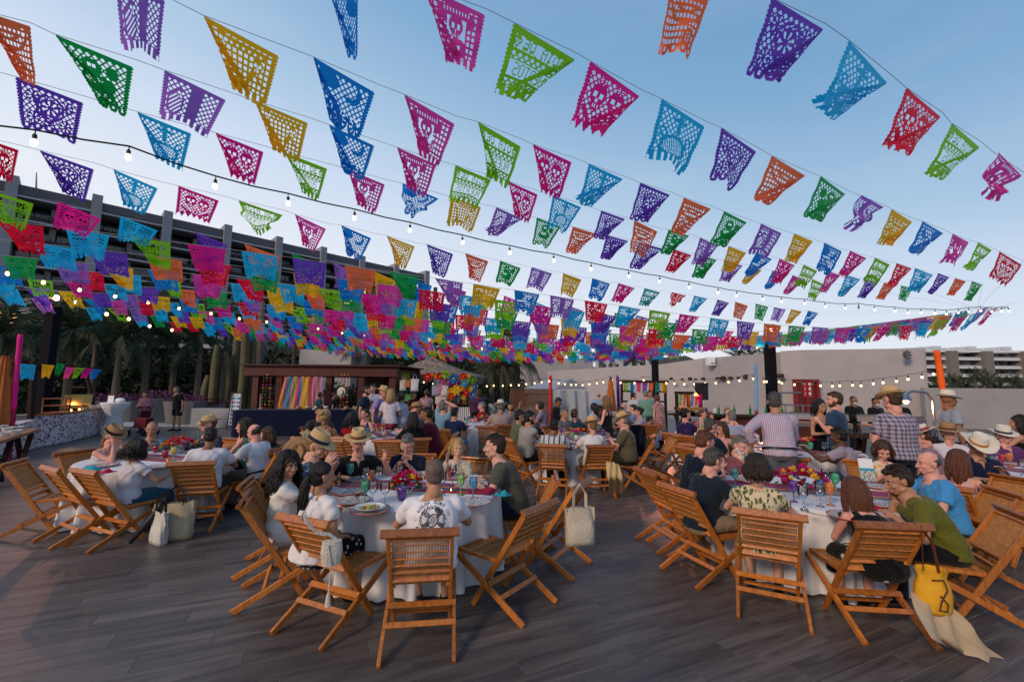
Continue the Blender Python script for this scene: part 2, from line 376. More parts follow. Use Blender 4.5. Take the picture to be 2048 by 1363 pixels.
# wall details: vents, speaker box, lamp, sensor holes
bk = M('black_paint', (.012, .012, .013), .5); wh = M('white_plastic', (.75, .75, .77), .4)
for px, py, Y, r in [(1343, 757, 34.2, .3), (1365, 758, 33.5, .2), (1381, 757, 33, .35), (1392, 758, 32.6, .2), (1407, 757, 32, .3), (1436, 756, 30.8, .25), (1447, 756, 30.4, .45), (1462, 755, 29.6, .25), (1478, 755, 29, .2), (1494, 753, 28.2, .45), (1511, 753, 27.4, .2), (1563, 751, 24.1, .35)]:
    p = aty(px, py, Y-.25); mb = MB(); mb.tube([p+Vector((0, -.06, 0)), p+Vector((.01, .25, 0))], r*.36, 14)
    tag(mb.build('wall_disc', M('disc_bronze', (.05, .035, .025), .5, .3)), f'small dark disc on the beige wall, {nth([1343, 1365, 1381, 1392, 1407, 1436, 1447, 1462, 1478, 1494, 1511, 1563].index(px), 12)}', 'wall ornament', 'dark discs along the beige wall')
def small(name, mb, mat, label, cat, group=None): return tag(mb.build(name, mat), label, cat, group)
p = aty(1421, 722, 31.4); mb = MB(); mb.box(p, (.5, .5, .6)); mb.box(p+Vector((0, -.3, .05)), (.3, .2, .35)); small('wall_lamp', mb, wh, 'small white box lamp high on the beige wall left of the right black post', 'lamp')
p = aty(1809, 709, 21.9); mb = MB()
for k in range(8): mb.beam(p+Vector((0, -.12, -.16)), p+Vector((math.cos(k*PI/4)*.22, -.16, math.sin(k*PI/4)*.22)), .12, .05)
small('wall_sensor', mb, M('gun_grey', (.12, .12, .13), .5), 'dark flat star shaped fixture near the top right of the beige wall', 'fixture')
# ---------------- fire cabinet red door + sign + railing
p = aty(1616, 838, 23.0); mb = MB(); w = 1.3
e = empty('fire_cabinet', (p.x, p.y, 0), 0, 'red metal fire cabinet with a glazed panel on the beige wall', 'fire cabinet')
rd = M('red_metal', (.22, .015, .018), .4)
for x, z, dx, dz in ((0, 2.25, 1.3, .14), (0, .1, 1.3, .14), (-.58, 1.17, .14, 2.02), (.58, 1.17, .14, 2.02), (0, 1.17, .12, 2.02)): mb.box((x, 0, z), (dx, .18, dz))
mb.build('frame', rd, e); mb = MB(); mb.box((-.29, .03, 1.17), (.46, .06, 2.0)); mb.box((.29, .03, 1.17), (.46, .06, 2.0)); mb.build('door_panel', M('red_dark', (.12, .012, .012), .5), e)
p = aty(1615, 777, 23.0); mb = MB(); mb.box(p, (.42, .05, .85)); s = small('exit_sign', mb, M('sign_red', (.6, .05, .05), .5), 'small red rectangular sign above the fire cabinet', 'sign')
mb = MB()
for i in range(3): mb.box((0, -.04, .25-i*.25), (.28, .02, .12))
mb.build('sign_mark', wh, s, loc=p)
mb = MB()
def sgm(a, b2, r=.03): mb.tube([a, b2], r, 6)
A, B = aty(1548, 785, 21), aty(1602, 785, 21)
sgm(A, B, .04)
A, B = aty(1553, 808, 19), aty(1640, 812, 19)
for dz in (0, -.35, -.7): sgm(A+Vector((0, 0, dz)), B+Vector((0, 0, dz)))
for k in range(6): q = A.lerp(B, k/5); sgm(q, q-Vector((0, 0, 1.0)))
small('metal_railing', mb, M('grey_steel', (.3, .3, .31), .35, .7), 'grey steel railing in front of the red fire cabinet', 'railing')
# ================================================================ hill, far hotels
mb = MB(); nx = 40; vs = []
for i in range(nx+1):
    f = i/nx; px = 1120+ f*400; h = 770-(711 if 1 else 0)
    yt = 770-(38+ 20*math.exp(-((px-1350)/90)**2)+2*math.sin(px*.13)+1.3*math.sin(px*.41)); q = aty(px, yt, 420)
    vs += [(q.x, q.y-60, -1), (q.x, q.y, q.z), (q.x, q.y+90, -1)]
fs = [(3*i+j, 3*i+3+j, 3*i+4+j, 3*i+1+j) for i in range(nx) for j in (0, 1)]
mb.add(vs, fs); tag(mb.build('far_hill', M('hill_scrub', (.055, .055, .05), .95, vary=.4, vscale=.05, bump=.6, bscale=.1)), kind='structure')
def hotel_line(s, A=Vector((-70, 64, 0)), D=Vector((47.2, 48, 0))): return A+D*s
HD = Vector((47.2, 48, 0)).normalized(); HN = Vector((-HD.y, HD.x, 0))   # HN points away from the plaza
hz = math.atan2(HD.y, HD.x)
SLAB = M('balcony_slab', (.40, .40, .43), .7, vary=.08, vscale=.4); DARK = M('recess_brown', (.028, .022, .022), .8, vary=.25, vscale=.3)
FIN = M('concrete_fin', (.25, .255, .28), .7, vary=.1, vscale=.5); PANE = M('dark_glass', (.02, .022, .028), .12, spec=.8)
hot = empty('hotel_building', hotel_line(.4), 0, 'long dark hotel with stacked balconies and pale vertical fins behind the palms', 'hotel')
L0 = 67.3; O = hotel_line(.4)
def hb(mb, s0, s1, d0, d1, z0, z1):
    c = hotel_line((s0+s1)/2)-O+HN*((d0+d1)/2); mb.box((c.x, c.y, (z0+z1)/2), ((s1-s0)*L0, d1-d0, z1-z0), hz)
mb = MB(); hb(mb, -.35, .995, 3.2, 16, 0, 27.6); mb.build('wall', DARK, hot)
for k in range(9):
    z = 29.0-3.3*k-.3
    mb = MB(); hb(mb, -.36, 1.0, -.2 if k else -.9, 3.2, z-.28, z); mb.build('slab', SLAB, hot)
    if k:
        mb = MB(); hb(mb, -.36, .998, .3, .5, z, z+.75); mb.build('parapet', M('parapet_dark', (.05, .042, .042), .8), hot)
mb = MB(); hb(mb, -.36, 1.0, -.6, 16, 28.9, 30.3); mb.build('roof', M('roof_dark', (.10, .095, .11), .7), hot)
fs_ = MB(); hb(fs_, .0, .019, -1.6, 3, -11, 15); fm_ = None
for i in range(-2, 8):
    s = .068-.009+.1325*i; c = hotel_line(s+.009)-O+HN*.4; mb = MB(); mb.box((0, 0, 15.6), (1.25, 3.4, 31.3)); 
    f = mb.build('fin', FIN, hot, (c.x, c.y, 0), (0, 0, hz))
    c = hotel_line(s+.075)-O+HN*1.4
    mb = MB(); mb.box((0, 0, 14), (.7, .9, 28)); mb.build('column', M('column_grey', (.16, .15, .15), .7), hot, (c.x, c.y, 0), (0, 0, hz))
pmb = MB(); pmb.box((0, 0, 0), (2.7, .12, 2.5)); pme = pmb.mesh(); pme.materials.append(PANE)
lit = EM('lit_room', (1.0, .55, .22), .9); pme2 = pmb.mesh(); pme2.materials.append(lit)
rs = random.Random(4)
for k in range(7):
    for i in range(27):
        s = -.05+i*.0385; c = hotel_line(s)-O+HN*3.1; z = 29-3.3*(k+1)-.3+1.35
        link('window', pme2 if rs.random() < .05 else pme, None, hot, (c.x, c.y, z), (0, 0, hz))
# balcony planting, a purple flower fringe along the parapets
def leafcloud(n, bound, size, seed=0, flat=.6):
    rg = np.random.RandomState(seed); P = bound(rg, n); a = rg.rand(n, 3)*2*PI
    vs = np.empty((n*4, 3)); q = rg.uniform(.6, 1.25, n)*size
    d1 = np.stack([np.cos(a[:, 0])*np.cos(a[:, 1]*.5), np.sin(a[:, 0])*np.cos(a[:, 1]*.5), np.sin(a[:, 1])*.8], 1)
    d2 = np.cross(d1, np.stack([np.sin(a[:, 2]), np.cos(a[:, 2]), np.full(n, .4)], 1)); d2 /= np.linalg.norm(d2, axis=1, keepdims=True)+1e-6
    for j, (x, y) in enumerate(((-1, 0), (0, -.45), (1, 0), (0, .45))): vs[j::4] = P+d1*(x*q)[:, None]+d2*(y*q)[:, None]
    return vs.tolist(), [(4*i, 4*i+1, 4*i+2, 4*i+3) for i in range(n)]
BOUG = M('bougainvillea', (.10, .012, .05), .7, c2=(.03, .03, .02), vscale=.8)
for k in range(1, 8):
    z = 29-3.3*k-.3+.75; mb = MB()
    def bnd(rg, n):
        s = rg.uniform(-.3, .99, n); d = rg.uniform(-.1, .6, n); c = hotel_line(0)-O
        dens = rg.rand(n); zz = z+rg.uniform(-.5, .35, n)
        return np.stack([c.x+s*47.2+HN.x*d, c.y+s*48+HN.y*d, zz], 1)
    mb.add(*leafcloud(1500, bnd, .22, k)); tag(mb.build('flower_fringe', BOUG, hot), kind='stuff')
# left low wing with louvred wall and lit restaurant
wing = empty('restaurant_wing', (-30, 33, 0), 0, 'low grey wing with slanted louvres and a lit restaurant opening at far left', 'building')
def wbox(mb, p, d, rz=0): mb.box(p, d, rz)
def rel(px, py, Y): q = aty(px, py, Y); return Vector((q.x+30, q.y-33, q.z))
mb = MB(); a = rel(-300, 560, 34); b = rel(100, 560, 34); zt = rel(50, 596, 34).z
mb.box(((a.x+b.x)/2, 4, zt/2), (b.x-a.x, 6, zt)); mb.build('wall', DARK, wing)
z1 = rel(50, 657, 33).z; mb = MB(); mb.box(((a.x+b.x)/2+.5, .6, z1), (b.x-a.x+3, 2.6, .35)); mb.build('slab', SLAB, wing)
mb = MB(); q0, q1 = rel(-120, 620, 33.6), rel(30, 645, 33.6); mb.box(((q0.x+q1.x)/2, .8, (q0.z+q1.z)/2), (q1.x-q0.x, .1, q0.z-q1.z)); mb.build('window', EM('warm_interior', (1.0, .5, .16), .7), wing)
mb = MB(); q0, q1 = rel(-120, 583, 33.4), rel(35, 615, 33.4); mb.box(((q0.x+q1.x)/2, .3, (q0.z+q1.z)/2), (q1.x-q0.x, .3, q0.z-q1.z)); mb.build('fascia', M('grey_panel', (.16, .15, .16), .7), wing)
for i in range(7):
    a, b = rel(36, 600+i*9.2, 33.2), rel(93, 597+i*9.8-(i % 2)*5, 33.2); mb = MB(); mb.beam(a, b, .22, .22+.05*(i % 3)); mb.build('louvre', FIN, wing)
# terrace building in the middle distance
tb = empty('terrace_building', (-20, 46, 0), 0, 'grey terrace block with a pale balcony slab and glass railing above the planting', 'building')
def rl(px, py, Y=46): q = aty(px, py, Y); return Vector((q.x+20, q.y-46, q.z))
a, b = rl(225, 645), rl(505, 640); mb = MB(); mb.box(((a.x+b.x)/2, 5, a.z/2), (b.x-a.x, 8, a.z)); mb.build('wall', M('terrace_wall', (.11, .10, .11), .8, vary=.2, vscale=.2), tb)
a, b = rl(215, 690), rl(512, 697); mb = MB(); mb.box(((a.x+b.x)/2, -.5, a.z-.2), (b.x-a.x, 4, .4)); mb.build('slab', SLAB, tb)
for i in range(14):
    q = rl(235+i*20, 670, 45); mb = MB(); mb.box((0, 0, 0), (.06, .06, 1.0)); mb.build('railing_post', FIN, tb, (q.x, -2.4, a.z+.5))
for i in range(5):
    q = rl(250+i*52, 668, 46); mb = MB(); mb.box((0, 0, 0), (1.4, .1, 2.1)); w_ = mb.build('window', PANE, tb, (q.x, .92, q.z)); mb = MB()
    for x in (-.75, 0, .75): mb.box((x, -.08, 0), (.1, .06, 2.2))
    mb.build('frame', FIN, w_)
# small white house by the roof block, and white hotel centre-far
hs = empty('white_villa', (0, 60, 0), 0, 'pale villa with a curtained window between palms above the thatched hut', 'building')
q0, q1 = aty(735, 712, 60), aty(772, 712, 60); mb = MB(); mb.box(((q0.x+q1.x)/2, 3, q0.z/2+1), (q1.x-q0.x, 6, q0.z+2)); mb.build('wall', M('villa_grey', (.25, .25, .27), .8), hs)
mb = MB(); q = aty(754, 722, 60); mb.box((q.x, -.08, q.z), (1.3, .1, 1.6)); mb.build('window', PANE, hs)
mb = MB(); q = aty(775, 722, 60); mb.box((q.x, -.3, q.z/2+1), (.9, .9, q.z+3)); mb.build('column', FIN, hs)
fv = empty('far_white_hotel', (0, 110, 0), 0, 'stepped white hotel between palms left of the slim black post', 'building')
for i, (x0, x1, yt) in enumerate([(1195, 1240, 700), (1215, 1262, 690), (1245, 1300, 697), (1275, 1312, 706)]):
    a, b = aty(x0, yt, 110), aty(x1, yt, 110); mb = MB(); mb.box(((a.x+b.x)/2, i*1.7, a.z/2), (b.x-a.x, 6, a.z)); w = mb.build('wall', M('white_render', (.42, .42, .45), .8), fv)
    for k in range(3):
        for z in (1.6, 4.2):
            mb = MB(); mb.box((a.x+1+k*(b.x-a.x-1)/3, i*1.7-3.05, a.z-z), (.9, .12, 1.3)); mb.build('window', PANE, fv)
# right hotel
rh = empty('hotel_building', (200, 170, 0), 0, 'far pale hotel with five rows of lit balconies above the low wall at right', 'hotel')
def rr(px, py, Y=170): q = aty(px, py, Y); return Vector((q.x-200, q.y-170, q.z))
a, b = rr(1845, 704), rr(2300, 694)
mb = MB(); mb.box(((a.x+b.x)/2, 9, a.z/2), (b.x-a.x, 14, a.z)); mb.build('wall', M('far_wall', (.16, .14, .13), .8), rh)
tz = rr(1900, 702).z; st = 3.25
for k in range(6):
    mb = MB(); mb.box(((a.x+b.x)/2, .4, tz-k*st), (b.x-a.x, 3.6, .5 if k else .9)); mb.build('slab', M('far_slab', (.66, .68, .72), .7), rh)
    if k: mb = MB(); mb.box(((a.x+b.x)/2, -1.3, tz-k*st+.6), (b.x-a.x, .1, .8)); mb.build('parapet', M('far_parapet', (.45, .46, .50), .6), rh)
wm = MB(); wm.box((0, 0, 0), (2.6, .15, 1.9)); w1 = wm.mesh(); w1.materials.append(PANE); w2 = wm.mesh(); w2.materials.append(EM('lit_room2', (1, .6, .3), 1.3)); w3 = wm.mesh(); w3.materials.append(M('curtain', (.30, .28, .25), .8))
for k in range(5):
    for i in range(17):
        link('window', [w1, w1, w3, w3, w2][rs.choice((0, 0, 1, 2, 3, 3, 4 if rs.random() < .4 else 0))], None, rh, (a.x+2+i*4.3, 1.9, tz-k*st-1.7))
for px in (1895, 1965, 2044, 2120):
    q = rr(px, 740); mb = MB(); mb.box((q.x, -.2, tz/2), (3.4, 5.5, tz)); mb.build('stair_tower', M('far_tower', (.17, .155, .14), .8), rh)
for i in range(9):
    q = rr(1850+i*24, 700); mb = MB(); mb.box((q.x, 6, tz+1.0+(i % 3)*.4), (3.2, 3, 1.4)); mb.build('roof_unit', M('roof_white', (.55, .57, .62), .6), rh)
# antenna mast
q = aty(72, 390, 80); mb = MB(); q2 = aty(73, 345, 80)
mb.tube([(q.x, 80, 0), (q.x, 80, q.z), (q2.x, 80, q2.z)], [.25, .2, .08], 6); mb.box((q.x, 80, q.z+1), (1.2, .5, .5)); small('antenna_mast', mb, M('mast_grey', (.3, .3, .32), .6), 'thin antenna mast standing above the hotel roof at left', 'antenna')
# ================================================================ vegetation
def frond_mesh(L, droop, seed, col):
    rg = random.Random(seed); mb = MB(); n = 20; pts = []
    for i in range(n+1):
        t = i/n; pts.append(Vector((t*L*(1-.18*droop*t), 0, L*(.42*t-droop*.95*t*t))))
    mb.tube(pts, [.022*(1-.8*i/n)*L/2 for i in range(n+1)], 4)
    for i in range(2, n+1):
        for k in (0, .5):
            t = (i-k)/n; p = pts[i-1].lerp(pts[i], 1-k); d = (pts[i]-pts[i-1]).normalized()
            ln = L*.30*math.sin(PI*(.12+.84*t))**.7*rg.uniform(.8, 1.1)
            for sgn in (-1, 1):
                if rg.random() < .06: continue
                o = (d*.75+Vector((0, sgn*.8, -.42-rg.random()*.5))).normalized(); w = d*.02*L/2
                m_ = p+o*ln*.55; tip = p+o*ln+Vector((0, 0, -ln*.22))
                mb.add([p-w, p+w, m_+w*.9, m_-w*.9, tip], [(0, 1, 2, 3), (3, 2, 4)])
    me = mb.mesh('frond'); me.materials.append(col); return me
PG = M('palm_green', (.030, .046, .020), .6, vary=.45, vscale=1.3, transl=.2); PGL = M('palm_olive', (.058, .062, .025), .6, vary=.4, vscale=1.3, transl=.2)
BARK = M('palm_bark', (.11, .085, .065), .9, bump=.8, bscale=14, vary=.3, vscale=5, stretch=(1, 1, 4))
FR = {}
def palm(px, Y, h, L, label, col=PG, lean=0, n=15, rt=.16, seed=0, group=None):
    base = aty(px, 770, Y); rg = random.Random(seed+int(px)); x, y = base.x, base.y
    e = empty('palm_tree', (x, y, 0), rg.random()*6, label, 'palm tree', group); mb = MB(); cz = h
    pts = [Vector((lean*(i/8)**2*h*.3, 0, h*i/8)) for i in range(9)]
    mb.tube(pts, [rt*(1.25-.5*i/8)*(1+.05*(i % 2)) for i in range(9)], 9); me = smooth(mb.mesh()); link('trunk', me, BARK, e)
    top = pts[-1]; key = (L, col.name)
    if key not in FR: FR[key] = [frond_mesh(L, d, i, col) for i, d in enumerate((.25, .55, .85, 1.15))]
    for i in range(n):
        u = i/n; az = i*2.4+rg.random()*.4; v = FR[key][min(3, int(u*4))]
        link('frond', v, None, e, top+Vector((0, 0, -.05+.02*i*0)), (rg.uniform(-.3, .3), -R(70)*(1-u)**1.2+R(18)*u+rg.uniform(-.15, .15), az))
    return e
pg_ = 'dark palms behind the plaza'
for i, (px, Y, h, L) in enumerate([(-10, 22, 4.2, 2.6), (60, 30, 5.0, 3.0), (135, 24, 4.6, 2.8), (185, 27, 5.2, 3.0), (232, 24, 4.2, 2.8), (290, 26, 5.0, 3.2), (345, 29, 5.2, 3.0), (395, 27, 4.4, 2.8), (445, 31, 5.4, 3.0), (585, 36, 6.0, 3.0), (712, 38, 5.6, 3.0), (735, 33, 4.5, 2.6), (880, 37, 5.2, 3.0), (800, 40, 5.4, 3.0)]):
    palm(px, Y, h, L, 'dark bushy palm behind the plaza, '+nth(sorted([-10, 60, 135, 185, 232, 290, 345, 395, 445, 585, 712, 735, 800, 880]).index(px), 14), group=pg_, n=16, seed=i)
palm(1004, 27, 3.0, 1.8, 'palm with straight bare trunk left of the wooden fence', PGL, n=18, rt=.15)
palm(1022, 27, 3.4, 2.2, 'palm with leaning trunk spreading towards the tent roof', PGL, lean=.7, n=20, rt=.15)
palm(984, 30, 3.0, 1.7, 'drooping palm right behind the thatched hut edge', PGL, n=17)
palm(1012, 48, 7.2, 2.6, 'tall palm whose head rises through the flags above the fence', PG, n=14)
for i, px in enumerate((1478, 1503, 1531)): palm(px, 44, 4.8+.3*(i % 2), 1.8, ('leftmost', 'middle', 'rightmost')[i]+' small palm top peeking over the beige wall by the black post', n=12)
for i, (px, h) in enumerate([(1868, 2.2), (1885, 2.5), (1910, 2.7), (1930, 2.3), (1952, 3.1), (1975, 3.0), (1998, 2.4), (2030, 2.6), (2052, 2.4)]):
    palm(px, 36+i % 3*3, h-.4, 1.3, 'dark palm before the far right hotel, '+nth(i, 9), PG, group='palms before the far right hotel', n=13)
for i, px in enumerate((1200, 1222, 1266, 1290)): palm(px, 60+i*3, 5.6+(i % 2), 2.4, 'small palm before the stepped white hotel, '+nth(i, 4), group='palms before the stepped white hotel', n=12)
def sphb(sx, sy, sz, z0):
    def f(rg, n):
        d = rg.normal(size=(n, 3)); d /= np.linalg.norm(d, axis=1, keepdims=True); r = rg.uniform(.55, 1.05, (n, 1))*(1+.22*np.sin(d[:, :1]*5+rg.rand()*6)*np.cos(d[:, 1:2]*4))
        p = d*r*np.array([sx, sy, sz]); p[:, 2] = np.abs(p[:, 2]+.2*sz)+z0; return p
    return f
HEDGE = M('hedge_leaf', (.022, .032, .014), .7, vary=.5, vscale=1.5)
shm = []
for i in range(3):
    mb = MB(); mb.add(*leafcloud(2600, sphb(2.3, 1.7, 1.8, .1), .17, 30+i)); me = mb.mesh('crown'); me.materials.append(HEDGE); shm.append(me)
tk = MB(); tk.tube([(0, 0, 0), (.1, 0, .8), (0, .1, 1.5)], [.12, .09, .05], 6); tkm = tk.mesh('trunk'); tkm.materials.append(BARK)
sh_pos = [(30, 26, 1.3), (95, 30, 1.7), (150, 29, 1.5), (205, 32, 2.0), (260, 30, 1.4), (310, 33, 1.8), (365, 32, 1.5), (415, 34, 2.0), (470, 35, 1.6), (520, 34, 1.5), (575, 40, 2.3), (640, 42, 2.0), (700, 41, 2.2), (760, 43, 2.0), (815, 40, 2.3), (870, 41, 2.4), (930, 38, 2.0), (985, 36, 1.5), (1045, 52, 2.6), (1240, 58, 1.7), (1300, 60, 1.8), (530, 27, .8), (690, 27, .8), (745, 26, .8), (1885, 34, .75), (1930, 34, .7), (1980, 35, .8), (2035, 33, .8)]
for i, (px, Y, s) in enumerate(sh_pos):
    q = aty(px, 770, Y); e = empty('shrub', (q.x, q.y, 0), i, 'dense dark shrub under the palms, '+nth(sorted(q_[0] for q_ in sh_pos).index(px), len(sh_pos)), 'shrub', 'dark shrubs behind the plaza')
    c = link('crown', shm[i % 3], None, e); c.scale = (s, s, s*1.0); t_ = link('trunk', tkm, None, e); t_.scale = (s, s, s)
# bougainvillea in planters
BG2 = M('magenta_bloom', (.22, .015, .15), .7, c2=(.02, .035, .012), vscale=9); PLN = M('planter_stone', (.13, .125, .125), .8, vary=.15, vscale=3)
for i, (px, Y, w, h) in enumerate([(258, 20.5, 1.5, .95), (322, 20, 1.3, 1.1), (375, 19.6, 1.7, 1.0), (420, 20.5, 1.6, .8), (205, 21, 1.2, .9)]):
    q = aty(px, 770, Y); e = empty('flower_planter', (q.x, q.y, 0), 0, f'grey stone planter of magenta bougainvillea, {("second","third","fourth","fifth","first")[i]} from left', 'planter')
    mb = MB(); mb.rings([(Vector((0, 0, 0)), Vector((w*.42, 0, 0)), Vector((0, .45, 0))), (Vector((0, 0, h)), Vector((w*.52, 0, 0)), Vector((0, .6, 0)))], 4 if i % 2 else 16); mb.build('pot', PLN, e)
    mb = MB(); mb.add(*leafcloud(420, sphb(w*.5, .5, .32, h), .06, i)); mb.build('blooms', BG2, e)
mb = MB()
q0, q1 = aty(398, 770, 18.6), aty(470, 770, 18.2); mb.box(((q0.x+q1.x)/2, 18.5, .38), (q1.x-q0.x, .5, .76), -.05); small('low_wall', mb, M('pale_render', (.32, .32, .33), .8, vary=.1), 'low pale rendered garden wall behind the poster easel', 'wall')
mb = MB(); q0, q1 = aty(560, 770, 23), aty(800, 770, 22.5); mb.box(((q0.x+q1.x)/2, 23, .3), (q1.x-q0.x, .5, .6)); small('low_wall', mb, M('pale_render', (.32, .32, .33), .8), 'low pale garden wall behind the pergola', 'wall')
# ribbed column cacti
CAC = M('cactus_skin', (.10, .085, .04), .8, vary=.3, vscale=3)
for i, (px, h, bend) in enumerate([(428, 3.6, 0), (447, 3.3, .25), (468, 4.4, 0), (482, 4.8, .1), (500, 4.2, 0), (415, 2.2, -.1)]):
    q = aty(px, 770, 20.5+.4*(i % 3)); mb = MB(); n = 12; vs = []
    for a in range(9):
        z = h*a/8; r = .2*(1-.5*(a/8)**6)
        for k in range(20): th = 2*PI*k/20; rr_ = r*(1 if k % 2 else .82); vs.append((bend*math.sin(PI*a/8)+rr_*math.cos(th), rr_*math.sin(th), z))
    mb.add(vs, [(a*20+k, a*20+(k+1) % 20, (a+1)*20+(k+1) % 20, (a+1)*20+k) for a in range(8) for k in range(20)]+[tuple(range(160, 180))])
    tag(link('column_cactus', smooth(mb.mesh()), CAC, None, (q.x, q.y, 0)), ('slim', 'bent', 'thick', 'tallest', 'rear', 'shortest')[i]+' ribbed column cactus in the bed left of the pergola', 'cactus')
for i, px in enumerate((492, 512)):
    q = aty(px, 770, 22); mb = MB(); mb.tube([(0, 0, 0), (.1, 0, 3), (0, 0, 6.0)], [.22, .17, .15], 8); link('trunk', smooth(mb.mesh()), BARK, empty('tall_palm', (q.x, q.y, 0), 0, 'tall bare palm trunk beside the pergola, '+('nearer the cacti' if i == 0 else 'nearer the pergola'), 'palm tree'))
# ================================================================ cut-paper flags
FONT = {'D': '11110 10001 10001 10001 10001 10001 11110', 'I': '01110 00100 00100 00100 00100 00100 01110', 'A': '01110 10001 10001 11111 10001 10001 10001',
 'E': '11111 10000 10000 11110 10000 10000 11111', 'M': '10001 11011 10101 10101 10001 10001 10001', 'U': '10001 10001 10001 10001 10001 10001 01110',
 'R': '11110 10001 10001 11110 10100 10010 10001', 'T': '11111 00100 00100 00100 00100 00100 00100', 'O': '01110 10001 10001 10001 10001 10001 01110', 'S': '01111 10000 10000 01110 00001 00001 11110',
 'L': '10000 10000 10000 10000 10000 10000 11111', 'N': '10001 11001 10101 10011 10001 10001 10001', 'G': '01110 10001 10000 10111 10001 10001 01110', 'V': '10001 10001 10001 10001 10001 01010 00100'}
FW, FH = 60, 48
yy, xx = np.mgrid[0:FH, 0:FW].astype(float)
def disc(cx, cy, rx, ry=None): return ((xx-cx)/rx)**2+((yy-cy)/(ry or rx))**2 < 1
def lat(step=7, w=1.15, diag=True):
    if diag: return (np.mod(xx+yy, step) < w) | (np.mod(xx-yy+700, step) < w)
    return (np.mod(xx, step-1) < w) | (np.mod(yy, step-1) < w)
def line(x0, y0, x1, y1, w=1.2):
    dx, dy = x1-x0, y1-y0; t = np.clip(((xx-x0)*dx+(yy-y0)*dy)/(dx*dx+dy*dy), 0, 1)
    return np.hypot(xx-x0-t*dx, yy-y0-t*dy) < w
def txt(b, s, x0, y0, sx=1, sy=1):
    for ch in s:
        if ch != ' ':
            for r, row in enumerate(FONT[ch].split()):
                for c_, v in enumerate(row):
                    if v == '1': b[int(y0+r*sy):int(y0+(r+1)*sy), int(x0+c_*sx):int(x0+(c_+1)*sx)] = True
        x0 += 6*sx
def skull(b, cx, cy, r):
    b |= disc(cx, cy, r*1.0, r*.95) | disc(cx, cy+r*.9, r*.6, r*.55)
    b &= ~(disc(cx-r*.4, cy+.05*r, r*.27) | disc(cx+r*.4, cy+.05*r, r*.27) | disc(cx, cy+r*.48, r*.13, r*.2))
    for k in (-.3, 0, .3): b[int(cy+r*.95):int(cy+r*1.25), int(cx+k*r)] = False
def rosette(b, cx, cy, r):
    d = np.hypot(xx-cx, yy-cy); a = np.arctan2(yy-cy, xx-cx); b |= d < r
    b &= ~((np.cos(a*7) > .35) & (d > r*.3) & (d < r*.8))
